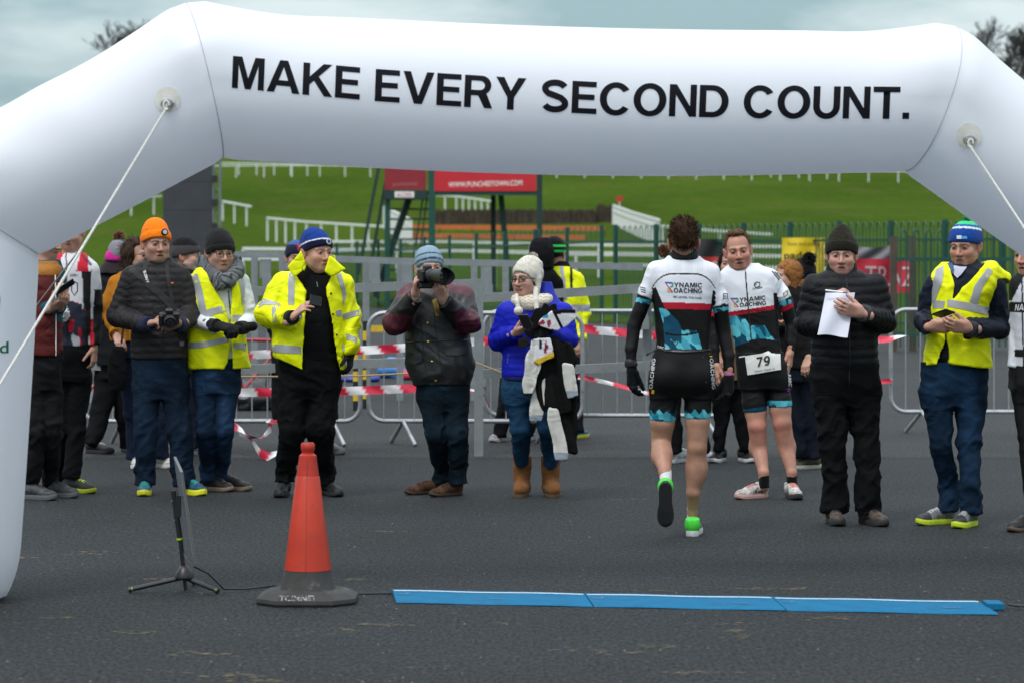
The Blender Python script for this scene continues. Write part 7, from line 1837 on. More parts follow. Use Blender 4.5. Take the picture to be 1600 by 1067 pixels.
def paper_man():
    p = Person('man in dark olive beanie and black padded jacket writing on a sheet of paper', 1325, 818, skin=(.54, .31, .24), seed=8)
    rows = [(424, 1292, 1340, .080), (432, 1274, 1360, .11), (446, 1268, 1369, .135), (475, 1267, 1372, .15), (520, 1267, 1371, .152), (555, 1267, 1372, .150), (574, 1269, 1373, .142)]
    ra = [(1272, 446, .0, 19), (1260, 505, .02, 19), (1298, 508, -.22, 15)]; la = [(1368, 446, .0, 19), (1381, 503, .0, 19), (1347, 490, -.31, 13.5)]
    p.garment('padded_jacket', rows, [ra, la], col=(.0065, .007, .0085), m=M_NYLON, quilt=(.052, .0085), fold=.005)
    p.garment('collar', [(411, 1293, 1337, .075, -.005), (422, 1291, 1339, .085, -.005), (434, 1286, 1345, .095, -.01)], col=(.006, .0065, .008), m=M_NYLON, fold=.003, quilt=(.05, .003))
    p.cord('zip', 'padded_jacket', [(1322, 435), (1327, 500), (1328, 573)], .0035, M_BLK)
    p.shoe(1303, 818, 4, L=.30, up=(.075, .055, .042), sole=(.02, .018, .016), sole_h=.03, laces=(.03, .02, .02), name='walking_shoe'); f1 = p.foot
    p.shoe(1359, 819, 24, L=.30, up=(.075, .055, .042), sole=(.02, .018, .016), sole_h=.03, laces=(.03, .02, .02), name='walking_shoe'); f2 = p.foot
    L1 = [(1296, 612, 0, 27), (1300, 670, -.02, 23), (1304, 740, f1, 20), (1305, 800, f1 + .02, 22)]; L2 = [(1346, 612, 0, 27), (1352, 670, -.02, 23), (1354, 740, f2, 20), (1355, 800, f2 + .02, 22)]
    p.garment('trousers', [(568, 1266, 1374, .138), (595, 1266, 1376, .145), (618, 1269, 1374, .125), (632, 1276, 1368, .09)], [L1, L2], col=(.0055, .0055, .006), m=M_CLOTH, legs=True, fold=.007)
    p.cord('fly_seam', 'trousers', [(1327, 578), (1327, 605)], .0025, M_BLK, .001)
    p.flesh(rows, [ra, la])
    p.head(1315, 398, (1316, 428, .0, 20), yaw=-8, pitch=4, size=1.02, wide=1.06, stubble=.42, stub_col=(.14, .10, .08), mouth=.004, brow=(.06, .04, .03))
    p.beanie((.016, .015, .009), cuff=(.014, .013, .008), z0=.030, back=-.030, top=.150, cuff_h=.065, bulk=.012, peak=1.0, ribs=.0016)
    p.hand(p.w(1346, 490, -.33), (-.86, -.30, .25), (.1, .9, .2), 'l', curl=(.30, .34, .38, .46), thumb=(.5, .8, -.5), size=1.05)
    p.hand(p.w(1299, 480, -.24), (.45, -.25, .80), (.65, .2, -.4), 'r', curl=(.75, .8, .85, .9), thumb=(.4, .9, -.4), size=1.0)
    p.garment('wrist_watch', None, [[(1350, 491, -.295, 14), (1346, 490, -.325, 13.6)]], col=(.02, .02, .022), m=M_LEATH, h=.006, fold=0)
    p.finish()
    # sheet of paper and pen
    b = p.w(1306, 490, -.40); q = lambda u, v: None
    c00, c10, c11, c01 = p.w(1290, 458, -.29), p.w(1336, 457.5, -.29), p.w(1324, 526, -.36), p.w(1277, 523.5, -.37)
    V, n = [], 14
    for off in (0, .0008):
        for j in range(n + 1):
            for i in range(n + 1):
                u, v = i / n, j / n; P = (c00 * (1 - u) + c10 * u) * (1 - v) + (c01 * (1 - u) + c11 * u) * v
                V.append(P - b + np.array((0, -.012 * math.sin(math.pi * v) * (1 - u) + .006 * math.sin(u * 7 + v * 4) + off, .006 * math.sin(u * 5) * v)))
    Fq = [(j * (n + 1) + i, j * (n + 1) + i + 1, (j + 1) * (n + 1) + i + 1, (j + 1) * (n + 1) + i) for j in range(n) for i in range(n)]; o = (n + 1) ** 2; Fq += [tuple(k + o for k in reversed(f)) for f in Fq]
    tag(link('paper_sheet', mesh_from('paper_sheet', V, Fq), mat('paper', (.64, .65, .72), rough=.7, var=.04, vscale=9, bump=.25, bscale=14), None, tuple(b)), 'white sheet of paper held up by the man in the olive beanie', 'paper')
    a, c = p.w(1289.5, 454, -.33), p.w(1324, 458, -.33); root = empty('pen', a, 'white and blue pen in the writing hand of the man in the olive beanie', 'pen')
    MB().tube([np.zeros(3), (c - a) * .8], .0055, n=8).build('barrel', M_WHITE, root); MB().tube([(c - a) * .8, c - a], .005, n=8).build('cap', mat('pen_blue', (.02, .2, .5)), root)
paper_man()

def vest_man():
    p = Person('man in blue and green bobble hat with yellow hi-vis vest over navy jacket', 1492, 820, skin=(.50, .28, .20), seed=9)
    rows = [(412, 1478, 1535, .085), (422, 1462, 1548, .11), (440, 1455, 1556, .135), (480, 1455, 1546, .140), (530, 1455, 1545, .135), (576, 1456, 1544, .13)]
    ra = [(1461, 445, .0, 17), (1443, 500, .03, 16.5), (1452, 511, -.20, 13)]; la = [(1552, 446, .0, 18.5), (1563, 512, .04, 18.5), (1513, 514, -.24, 14.5)]
    p.garment('navy_jacket', rows, [ra, la], col=(.006, .009, .020), m=M_NYLON, fold=.008)
    vr = [(410, 1473, 1540, .10), (418, 1462, 1552, .125), (432, 1451, 1560, .145), (450, 1450, 1558, .155), (475, 1452, 1545, .160), (520, 1449, 1545, .160), (550, 1444, 1548, .162), (568, 1441, 1550, .160), (576, 1441, 1551, .158)]
    X = lambda px, py: (p.w(px, py)[0], p.w(px, py)[2]); y = p.base[1]
    cuts = [polyprism([X(1474, 400), X(1484, 432), X(1485, 457), X(1482, 470), X(1496, 452), X(1536, 412), X(1534, 395)], y - .5, y + .0),
            polyprism([X(1473, 512), X(1470, 540), X(1458, 570), X(1450, 590), X(1477, 590), X(1476.5, 560)], y - .5, y + .0),
            polyprism([X(1430, 571), X(1478, 566), X(1555, 577), X(1555, 600), X(1430, 600)], y - .5, y + .5), ]
    p.garment('hi_vis_vest', vr, [], extra=[rcone(p.w(1548, 428, 0), p.w(1566, 437, .02), .075, .05, .03)], cuts=cuts + [rcone(p.w(1562, 452, 0), p.w(1572, 480, .0), .070, .085, .01, op='s')], col=HIVIS, m=M_NYLON, fold=.0075, h=.0075, n=2.4, fscale=.8)
    for poly in ([(1463, 422), (1475, 415), (1473, 440), (1462, 468), (1454, 476), (1456, 450)], [(1453, 469), (1477, 471), (1474, 482), (1453, 482)], [(1480, 468), (1518, 474), (1545, 481), (1544, 493), (1515, 486), (1480, 479)], [(1543, 419), (1551, 424), (1536, 448), (1527, 476), (1515, 472), (1523, 446)]):
        p.patch('reflective_stripe', 'hi_vis_vest', poly, M_REFL, off=.003)
    p.garment('collar', [(404, 1489, 1530, .070, .01), (412, 1482, 1534, .09, .005), (424, 1478, 1540, .10, .0)], col=(.006, .009, .018), m=M_NYLON, fold=.004)
    p.patch('collar_lining', 'navy_jacket', [(1480, 418), (1489, 410), (1492, 424), (1489, 430)], mat('lining_blue', (.01, .06, .16)), off=.018)
    p.patch('shirt', 'navy_jacket', [(1491, 417), (1509, 420), (1502, 430), (1496, 436), (1491, 430)], mat('shirt_pale', (.45, .45, .55)), off=.015)
    p.shoe(1470, 818, -58, L=.30, up=(.16, .165, .16), sole=(.50, .62, .02), sole_h=.028, laces=(.4, .4, .4), name='running_shoe', paint=lambda V, C: np.where(V[:, 1:2] < -.10, np.array((.03, .03, .035)), C)); f1 = p.foot
    p.shoe(1512, 822, -32, L=.30, up=(.16, .165, .16), sole=(.55, .68, .02), sole_h=.030, laces=(.4, .4, .4), name='running_shoe', paint=lambda V, C: np.where(V[:, 1:2] < -.10, np.array((.03, .03, .035)), C)); f2 = p.foot
    L1 = [(1464, 616, 0, 26.5), (1471, 694, -.03, 16.8), (1481, 755, f1, 15.5), (1483, 798, f1, 16.5)]; L2 = [(1514, 616, 0, 26.5), (1517, 694, -.03, 19.5), (1517, 755, f2, 16.5), (1517, 802, f2, 17.5)]
    p.garment('jeans', [(566, 1440, 1543, .125), (590, 1437, 1543, .132), (615, 1438, 1541, .12), (634, 1446, 1535, .085)], [L1, L2], col=(.0045, .0145, .031), m=M_DENIM, legs=True, fold=.0065, paint=fade(0, 1.0))
    p.flesh(rows, [ra, la])
    p.head(1508, 384, (1510, 414, .01, 17), yaw=-32, pitch=8, size=1.06, stubble=.3, stub_col=(.16, .10, .07), brow=(.12, .075, .045), red=1.4)
    def hp(V, G_, nr, C):
        pl = V[:, 2] - (.030 + (-.02 - .030) * (V[:, 1] + .085) / .19); C[:] = (.008, .05, .24); C[(pl > .082) & (pl < .094)] = (.62, .64, .66); C[pl >= .094] = (.01, .09, .30); C[pl > .108] = (.05, .50, .20); return C
    hat = p.beanie((.008, .05, .24), z0=.032, back=-.022, top=.128, bulk=.013, paint=hp)
    p.pompom((.0, .03, .138), .028, (.06, .50, .22), hat, 320)
    c = p.hl((.015, -.113, .062)); nn = p.hR @ unit((.12, -1, .12)); Rr = oriented(nn)
    MB().obox(c - p.base, Rr[:, 0] * .014, Rr[:, 1] * .0015, Rr[:, 2] * .010).build('badge', M_WHITE, hat); MB().obox(c - p.base + Rr[:, 0] * -.032 + np.array((0, 0, -.002)), Rr[:, 0] * .016, Rr[:, 1] * .0015, Rr[:, 2] * .008).build('badge', mat('badge_sky', (.10, .35, .65)), hat)
    p.hand(p.w(1455, 511, -.20), (.80, -.42, .02), (.1, .85, .35), 'r', fore=.02, curl=(.7, .8, .85, .9), thumb=(.3, .9, -.4), size=1.05)
    p.hand(p.w(1514, 513, -.26), (-.88, -.25, .12), (-.05, .85, .35), 'l', curl=(.5, .58, .65, .75), thumb=(.5, .8, -.4), size=1.05)
    p.garment('wrist_watch', None, [[(1518, 514, -.235, 13.5), (1513, 514, -.262, 13)]], col=(.012, .012, .014), m=M_LEATH, h=.006, fold=0)
    p.finish()
    phone(p.w(1474, 490, -.40), (.1, .35, .9), (-.35, .5, -.2), 'black phone held level by the man in the blue and green bobble hat', hx=.038, hz=.062)
vest_man()

def edge_cyclist():
    p = Person('person in white and black cycling jersey cut off by the picture edge', 1622, 828, skin=(.55, .30, .22), seed=10)
    rows = [(418, 1600, 1650, .085), (430, 1588, 1662, .11), (450, 1580, 1668, .135), (500, 1582, 1668, .14), (550, 1583, 1666, .135), (572, 1582, 1668, .135)]
    ra = [(1594, 445, .0, 17), (1592, 505, .04, 14), (1584, 575, -.02, 10)]; la = [(1655, 445, 0, 17), (1662, 505, .03, 14), (1664, 570, -.02, 10)]
    def pt(V, px, py, G_, U, nr, C):
        b = (py > 473) & (py < 489); C[b] = BLACK; C[(py > 545) & (py < 557) & (G_ == 0)] = BLACK; C[(np.abs(px - 1597 - (py - 450) * .02) < 1.2) & (nr[:, 1] < 0)] = BLACK; C[(px < 1581 + (470 - py) * .5) & (py < 470)] = BLACK; return C
    p.garment('cycling_jersey', rows, [ra, la], col=(.52, .53, .56), m=M_LYCRA, fold=.004, paint=pt)
    p.words('cycling_jersey', 'NAL', 1586, 486, 1604, 485, 10, M_LOGO['w'], shear=.15)
    p.hand(p.w(1584, 580, -.02), (-.05, -.1, -1), (.8, .3, 0), 'r', curl=.75, glove=BLACK, size=1.08); p.hand(p.w(1664, 574, -.02), (.05, -.1, -1), (-.8, .3, 0), 'l', curl=.75, glove=BLACK, size=1.08)
    p.shoe(1602, 828, -40, up=(.02, .018, .018), sole=(.10, .06, .04), sole_h=.02); f1 = p.foot
    p.shoe(1645, 828, 10, up=(.02, .018, .018), sole=(.10, .06, .04), sole_h=.02); f2 = p.foot
    p.garment('tights', [(566, 1582, 1668, .12), (600, 1580, 1668, .13), (624, 1590, 1660, .09)], [[(1603, 612, 0, 22), (1607, 695, -.02, 15), (1612, 805, f1, 10)], [(1648, 612, 0, 22), (1648, 695, -.02, 15), (1648, 805, f2, 10)]], col=BLACK, m=M_LYCRA, legs=True, fold=.003)
    p.flesh(rows, [ra, la]); p.head(1612, 396, (1622, 424, 0, 17), yaw=-50, pitch=6, size=1.08, red=1.5, mouth=.006)
    p.hair([ell((0, .02, .045), (.08, .098, .08), k=0), Pr(lambda X, Y, Z: np.maximum(Y + .03, Z - .085) + 0 * X, (-.2, -.3, -.2), (.2, .3, .3), .01, 0, 's'), Pr(lambda X, Y, Z: Z - .0 + 0 * X + 0 * Y, (-.2,) * 3, (.2,) * 3, .01, 0, 's')], (.05, .035, .02), fold=.004, strands=500)
    p.finish()
edge_cyclist()

def maroon_person():
    p = Person('person in maroon padded gilet looking at a phone, half hidden by the arch leg', 72, 781, skin=(.52, .30, .22), seed=11); p.lod = 1.3
    rows = [(406, 52, 94, .08), (416, 44, 98, .105), (440, 42, 99, .125), (500, 42, 98, .135), (552, 42, 96, .13)]
    ra = [(50, 432, .0, 14), (48, 482, .02, 14), (84, 480, -.20, 10)]; la = [(90, 432, .03, 14), (86, 482, .05, 13), (96, 474, -.2, 10)]
    def pt(V, px, py, G_, U, nr, C): C[(G_ == 0) & (py < 430)] = (.32, .13, .02); return C
    p.garment('fleece', rows, [ra, la], col=(.012, .07, .10), fold=.006)
    p.garment('maroon_gilet', [(408, 50, 95, .09), (420, 45, 98, .125), (440, 42, 98, .14), (500, 41, 97, .15), (556, 41, 97, .145)], [], col=(.085, .012, .010), m=M_NYLON, quilt=(.085, .007), fold=.004, paint=pt)
    p.cord('zip', 'maroon_gilet', [(86, 430), (87, 480), (87, 555)], .004, M_WHITE)
    p.hand(p.w(84, 480, -.22), (.75, -.5, .35), (.3, .2, .9), 'r', curl=(.55, .6, .65, .7)); p.hand(p.w(96, 474, -.22), (.2, -.6, .5), (-.6, .2, .5), 'l', curl=.6)
    p.shoe(52, 780, 62, L=.30, up=(.045, .05, .055), sole=(.09, .09, .09), laces=(.02, .02, .02), name='walking_shoe', sole_h=.03); f1 = p.foot
    p.shoe(88, 776, 58, L=.30, up=(.045, .05, .055), sole=(.09, .09, .09), laces=(.02, .02, .02), name='walking_shoe', sole_h=.03); f2 = p.foot
    p.garment('trousers', [(546, 43, 96, .12), (580, 42, 97, .125), (610, 46, 94, .09)], [[(58, 600, 0, 19), (56, 675, -.02, 16), (48, 758, f1 + .05, 15)], [(80, 600, .02, 18), (82, 675, 0, 15), (78, 755, f2 + .05, 14)]], col=(.010, .010, .010), legs=True, fold=.008)
    p.flesh(rows, [ra, la]); p.head(76, 372, (72, 408, 0, 16), yaw=60, pitch=18, size=1.0)
    p.beanie((.02, .02, .025), cuff=(.02, .02, .025)); p.finish()
    phone(p.w(101, 449, -.36), (-.5, .3, .6), (.5, .3, .6), 'black phone held by the person in the maroon gilet', hz=.07)
maroon_person()

def jersey_person():
    p = Person('cyclist in red, white and black jersey standing behind the maroon gilet', 116, 768, skin=(.52, .30, .22), seed=12); p.lod = 1.3
    rows = [(396, 94, 130, .07), (404, 84, 142, .10), (420, 80, 148, .125), (460, 80, 148, .13), (510, 80, 143, .13), (541, 80, 142, .125)]
    ra = [(88, 425, 0, 15), (84, 475, .02, 13), (100, 495, -.2, 10)]; la = [(141, 424, .0, 15), (148, 480, .03, 13), (147, 540, -.02, 10)]
    R_ = np.array((.50, .012, .03))
    def pt(V, px, py, G_, U, nr, C):
        t = G_ == 0; C[t & (px > 124 - (py - 400) * .2) & (px < 138) & (py < 425)] = R_; C[t & (px > 128 + (py - 425) * .05) & (py > 425) & (px < 142)] = (.01, .01, .01)
        C[(px < 92 + (410 - py) * .6) & (py < 424)] = R_; lo_ = t & (py > 468 + (px - 100) * .25) & (px < 134); C[lo_] = (.02, .024, .04); C[lo_ & (vnoise(V * np.array((34, 34, 22)), 9) > .30)] = R_ * .9; C[lo_ & (vnoise(V * np.array((30, 30, 20)), 19) > .42)] = (.5, .5, .52)
        C[t & (np.abs(px - 104 - (py - 420) * .02) < 1) & (nr[:, 1] < 0)] = (.01, .01, .01)
        s2 = G_ == 2; C[s2 & (py > 452) & (px > 145)] = BLACK; C[s2 & (np.abs(px - 142 - (py - 470) * .02) < 3)] = R_; C[s2 & (py < 452) & (px < 140)] = (.01, .01, .01)
        return C
    p.garment('cycling_jersey', rows, [ra, la], col=(.60, .60, .62), m=M_LYCRA, fold=.005, paint=pt)
    p.words('cycling_jersey', 'PHARM', 126, 400, 141, 416, 4, M_LOGO['k']); p.words('cycling_jersey', 'UVILI', 110, 432, 121, 432, 3.5, M_LOGO['k']) ; p.strip('print', 'cycling_jersey', [(84, 431), (98, 430)], 3, M_LOGO['k'])
    p.strip('print', 'cycling_jersey', [(116, 440), (121, 443), (121, 455), (116, 462), (112, 455), (112, 445), (116, 440)], 1.4, M_LOGO['k'])
    p.hand(p.w(147, 543, -.02), (0, -.1, -1), (-.8, .2, 0), 'l', curl=.5)
    p.shoe(120, 769, 52, L=.28, up=(.012, .014, .010), sole=(.35, .40, .01), laces=(.3, .45, .02), name='running_shoe'); f1 = p.foot
    p.shoe(100, 764, 30, L=.28, up=(.012, .014, .010), sole=(.35, .40, .01), name='running_shoe'); f2 = p.foot
    p.garment('trousers', [(534, 81, 142, .12), (560, 80, 143, .13), (595, 84, 140, .10)], [[(98, 590, .02, 19), (98, 670, 0, 15), (97, 748, f2, 13)], [(124, 590, 0, 20), (120, 670, -.02, 16), (112, 748, f1, 13)]], col=(.006, .006, .007), legs=True, fold=.006)
    p.flesh(rows, [ra, la]); p.head(112, 362, (112, 400, 0, 16), yaw=-10, pitch=12, size=1.0); p.beanie((.3, .02, .02)); p.finish()
jersey_person()

# ------------------------------------------------------------------ people standing further back (built the same way, coarser)
def bg_person(label, px, yf, head, rows, arms, legs_, coat, pants, shoes, seed, skin=(.5, .29, .21), coat_m=None, quilt=None, paint=None, fold=.007, coat_name='coat', long=None, finish=True, hands=True, prow=None):
    p = Person(label, px, yf, skin=skin, seed=seed); p.lod = 1.35
    p.garment(coat_name, rows, arms, col=coat, m=coat_m or M_CLOTH, fold=fold, h=.010, quilt=quilt, paint=paint)
    if shoes:
        for (x, y, hd, up, sole) in shoes: p.shoe(x, y, hd, up=up, sole=sole, name='trainer', laces=(.3, .3, .3))
    if legs_: p.garment('trousers', prow, legs_, col=pants, m=M_CLOTH, fold=.006, h=.010, legs=bool(prow))
    p.flesh(rows, arms)
    if hands:
        for a in arms: 
            w_ = p.w(*a[-1][:3]); dr = w_ - p.w(*a[-2][:3]); p.hand(w_, dr, (0, .6, -.3) if abs(dr[2]) < .05 else (.3 if a[-1][0] > px else -.3, .8, 0), 'l' if a[-1][0] > px else 'r', curl=.5)
    if head: p.head(*head[0], **head[1])
    return p

def back_people():
    # woman with fur-topped grey hat, dark coat with fur hood
    p = bg_person('woman in grey hat with tan fur bobble and dark hooded coat behind the red jersey', 168, 711, ((190, 402, (186, 425, 0, 13)), dict(yaw=150, size=.98, fem=True, eyes=False)),
                  [(424, 165, 205, .08), (436, 152, 215, .12), (470, 148, 215, .15), (520, 148, 212, .155), (570, 148, 212, .16)], [[(157, 448, 0, 14), (150, 500, .02, 13), (156, 548, -.05, 10)], [(208, 448, 0, 14), (212, 500, .02, 13), (210, 548, -.05, 10)]],
                  [[(170, 580, 0, 20), (156, 650, -.05, 16), (142, 696, -.15, 12)], [(194, 580, 0, 20), (196, 650, .05, 15), (199, 700, .12, 12)]], (.010, .010, .012), (.006, .006, .007), [(150, 708, 60, (.008, .008, .009), (.01, .01, .01)), (200, 706, 30, (.008, .008, .009), (.01, .01, .01))], 21, prow=[(560, 150, 212, .13), (590, 152, 210, .13)])
    hat = p.beanie((.22, .21, .23), z0=.01, back=-.03, top=.14, bulk=.018, ribs=.002); p.pompom((0, .03, .165), .055, (.30, .17, .085), hat, 800)
    p.garment('fur_hood', [(404, 168, 200, .09, .0), (414, 158, 205, .12), (428, 154, 208, .13)], col=(.035, .028, .03), m=M_KNIT, fold=.012, h=.01)
    p.garment('pink_scarf', [(393, 168, 194, .06, -.07), (401, 162, 200, .075, -.06), (408, 166, 198, .07, -.06)], col=(.62, .03, .28), m=M_KNIT, fold=.006, h=.008)
    p.finish()
    # woman in mustard jacket
    p = bg_person('woman with long brown hair and glasses in mustard jacket behind the orange beanie man', 215, 731, ((216, 399, (212, 428, 0, 12)), dict(yaw=55, size=1.0, fem=True)),
                  [(424, 190, 232, .08), (434, 176, 246, .115), (460, 170, 250, .14), (500, 170, 250, .145), (533, 172, 250, .145)], [[(181, 446, 0, 15), (169, 490, .02, 14), (182, 522, -.1, 12)], [(240, 446, 0, 15), (248, 490, .02, 14), (246, 530, -.05, 11)]],
                  [[(206, 565, 0, 21), (209, 650, -.02, 16), (212, 716, 0, 13)], [(238, 565, 0, 21), (247, 650, -.02, 16), (250, 716, 0, 13)]], (.34, .13, .012), (.008, .013, .028), [(213, 731, 10, (.5, .49, .46), (.5, .48, .44)), (252, 730, 40, (.52, .50, .47), (.5, .48, .44))], 22, coat_name='mustard_jacket', prow=[(528, 176, 248, .13), (560, 178, 248, .13)])
    p.hair([ell((0, .022, .036), (.094, .112, .104), k=0), rcone((-.045, .05, .0), (-.06, .03, -.19), .055, .035, .05), rcone((.045, .06, .0), (.04, .06, -.18), .05, .035, .05), Pr(lambda X, Y, Z: np.maximum(Y + .028, Z - .075) + 0 * X, (-.2, -.3, -.25), (.2, .3, .3), .015, 0, 's')], (.035, .020, .012), fold=.006, strands=700, slen=.05)
    p.specs((.01, .01, .01)); p.finish()
    b = p.w(184, 575, -.2); root = empty('shoulder_bag', b, 'black leather shoulder bag hanging at the hip of the woman in mustard', 'bag')
    q = Person.__new__(Person); q.__dict__.update(p.__dict__); q.root = root; q.base = b; q.g = {}
    q.garment('bag', [(540, 176, 194, .03, -.2), (552, 169, 197, .05, -.2), (590, 167, 198, .055, -.2), (610, 173, 195, .045, -.2)], col=(.0035, .0035, .004), m=M_CLOTH, fold=.006, h=.009); q.garment('strap', None, [[(190, 535, -.2, 2), (196, 480, -.17, 2), (214, 436, -.13, 2)]], col=(.007, .007, .008), m=M_LEATH, fold=0, h=.005)
    # man with grey beard in profile
    p = bg_person('man with white goatee in black and grey knitted hat, in profile behind the hi-vis vest', 290, 713, ((293, 400, (286, 428, .03, 16)), dict(yaw=78, size=1.06, stubble=.9, stub_col=(.45, .43, .41), red=1.4)),
                  [(420, 262, 308, .09), (432, 250, 322, .12), (470, 248, 326, .15), (560, 250, 326, .155), (585, 252, 326, .15)], [[(258, 446, 0, 16), (250, 500, 0, 15), (268, 545, -.1, 11)], [(316, 446, 0, 16), (324, 500, 0, 15), (322, 548, -.05, 11)]],
                  [[(272, 600, 0, 22), (276, 660, 0, 17), (279, 700, .05, 13)], [(304, 600, 0, 22), (302, 660, 0, 17), (301, 700, 0, 13)]], (.014, .011, .009), (.010, .012, .02), [(281, 709, 60, (.3, .32, .38), (.4, .4, .42)), (303, 710, 50, (.3, .32, .4), (.5, .5, .5))], 23, prow=[(576, 254, 324, .13), (605, 256, 322, .13)])
    def hp(V, G_, nr, C):
        C[:] = (.055, .05, .052); C[V[:, 2] > .075] = (.008, .008, .009); return C
    p.beanie((.055, .05, .052), z0=.022, back=-.02, top=.14, bulk=.018, paint=hp); p.finish()
    # woman behind the open coat
    p = bg_person('woman in navy and red hat and long black coat hidden behind the open hi-vis coat', 470, 711, ((463, 403, (466, 428, 0, 13)), dict(yaw=12, size=.98, fem=True)),
                  [(424, 444, 490, .08), (436, 432, 506, .12), (480, 428, 512, .15), (560, 424, 524, .17), (655, 424, 528, .18)], [[(440, 448, 0, 15), (430, 505, 0, 14), (440, 550, -.08, 10)], [(498, 448, 0, 15), (510, 505, 0, 14), (508, 550, -.08, 10)]],
                  [[(452, 640, 0, 14), (451, 700, 0, 11)], [(503, 640, 0, 14), (511, 700, 0, 11)]], (.008, .008, .009), (.012, .012, .014), [(451, 710, 10, (.12, .12, .12), (.1, .1, .1)), (514, 709, 45, (.12, .12, .125), (.1, .1, .1))], 24)
    def hp2(V, G_, nr, C): C[:] = (.01, .012, .03); C[(V[:, 2] > .062) & (V[:, 0] > .0)] = (.45, .01, .025); C[V[:, 2] > .105] = (.05, .09, .25); return C
    p.beanie((.01, .012, .03), z0=.03, back=-.04, top=.14, bulk=.014, paint=hp2); p.finish()
    # steward seen from behind
    def st(V, px, py, G_, U, nr, C):
        C[(np.abs(px - 879 - (py - 430) * .12) < 3.2) & (py < 470)] = REFL; C[(py > 476) & (py < 487)] = REFL; C[(px > 857) & (px < 871) & (py > 438) & (py < 455) & (nr[:, 1] < 0)] = (.62, .10, .02); C[(np.abs(px - 893) < 2) & (py < 452)] = (.01, .01, .01); return C
    p = bg_person('steward in yellow hi-vis jacket and black hat with green stripes, turned away behind the barrier', 882, 688, ((868, 396, (872, 420, 0, 14)), dict(yaw=160, size=1.04, eyes=False)),
                  [(416, 853, 892, .09), (426, 846, 906, .13), (460, 842, 910, .15), (510, 844, 908, .155), (545, 846, 906, .155)], [[(852, 440, 0, 15), (843, 490, 0, 14), (848, 530, -.08, 11)], [(900, 440, 0, 15), (908, 490, 0, 14), (905, 530, -.08, 11)]],
                  [[(862, 570, 0, 19), (863, 630, 0, 15), (864, 676, 0, 12)], [(894, 570, 0, 19), (897, 630, 0, 15), (900, 676, 0, 12)]], HIVIS, (.008, .009, .012), [(864, 684, 170, (.02, .12, .2), (.5, .5, .02)), (902, 684, 150, (.02, .12, .2), (.5, .5, .02))], 25, coat_m=M_NYLON, paint=st, coat_name='hi_vis_jacket', prow=[(538, 850, 904, .13), (565, 850, 904, .13)])
    def hp3(V, G_, nr, C): C[:] = (.007, .007, .008); C[(V[:, 2] > .005) & (V[:, 2] < .028)] = (.03, .50, .08); C[(V[:, 2] > .048) & (V[:, 2] < .070)] = (.03, .50, .08); return C
    p.beanie((.007, .007, .008), z0=.0, back=-.04, top=.135, bulk=.014, paint=hp3); p.garment('collar', [(408, 858, 888, .08, .0), (420, 852, 894, .095)], col=(.01, .01, .01), h=.01); p.finish()
    # dark hooded person
    p = bg_person('person in black hooded coat behind the cream bobble hat', 815, 690, ((846, 404, (838, 424, 0, 13)), dict(yaw=165, size=.86, eyes=False)),
                  [(416, 822, 862, .10), (430, 806, 872, .13), (480, 796, 872, .15), (550, 790, 868, .16), (580, 790, 866, .155)], [[(812, 446, 0, 14), (800, 500, 0, 13), (796, 545, -.05, 10)], [(866, 446, 0, 14), (868, 500, 0, 13), (866, 540, -.05, 10)]],
                  [[(800, 590, 0, 17), (787, 640, 0, 13), (781, 682, 0, 11)], [(836, 590, 0, 17), (830, 640, 0, 13), (824, 682, 0, 11)]], (.006, .006, .007), (.007, .007, .008), [(780, 689, -20, (.30, .30, .31), (.45, .45, .45)), (823, 688, 160, (.30, .30, .31), (.45, .45, .45))], 26, prow=[(572, 792, 862, .13), (596, 792, 858, .12)])
    p.garment('hood', [(371, 838, 855, .06, .01), (376, 831, 861, .10, .01), (386, 826, 865, .125, .005), (402, 824, 867, .135), (420, 823, 867, .13)], col=(.006, .006, .007), fold=.006, h=.010); p.finish()
    # woman with fur bobble behind the walking athlete
    p = bg_person('woman hidden behind the walking athlete, tan fur bobble and white trainers showing', 1068, 724, ((1056, 420, (1060, 446, 0, 12)), dict(yaw=20, size=.96, fem=True)),
                  [(446, 1040, 1084, .08), (456, 1030, 1096, .11), (500, 1030, 1098, .13), (570, 1032, 1096, .14)], [[(1038, 466, 0, 13), (1034, 520, 0, 12), (1046, 550, -.12, 9)], [(1090, 466, 0, 13), (1094, 520, 0, 12), (1082, 550, -.12, 9)]],
                  [[(1050, 590, 0, 17), (1052, 650, 0, 13), (1058, 708, 0, 10)], [(1082, 590, 0, 17), (1092, 650, 0, 13), (1100, 708, 0, 10)]], (.012, .010, .010), BLACK, [(1060, 722, -35, (.52, .54, .56), (.6, .6, .6)), (1102, 720, 20, (.52, .54, .56), (.6, .6, .6))], 27, prow=[(562, 1036, 1094, .12), (585, 1038, 1094, .12)])
    hat = p.beanie((.02, .02, .022), z0=.03, back=-.04, top=.135); p.pompom((-.09, .03, .14), .055, (.24, .125, .055), hat, 800); p.finish()
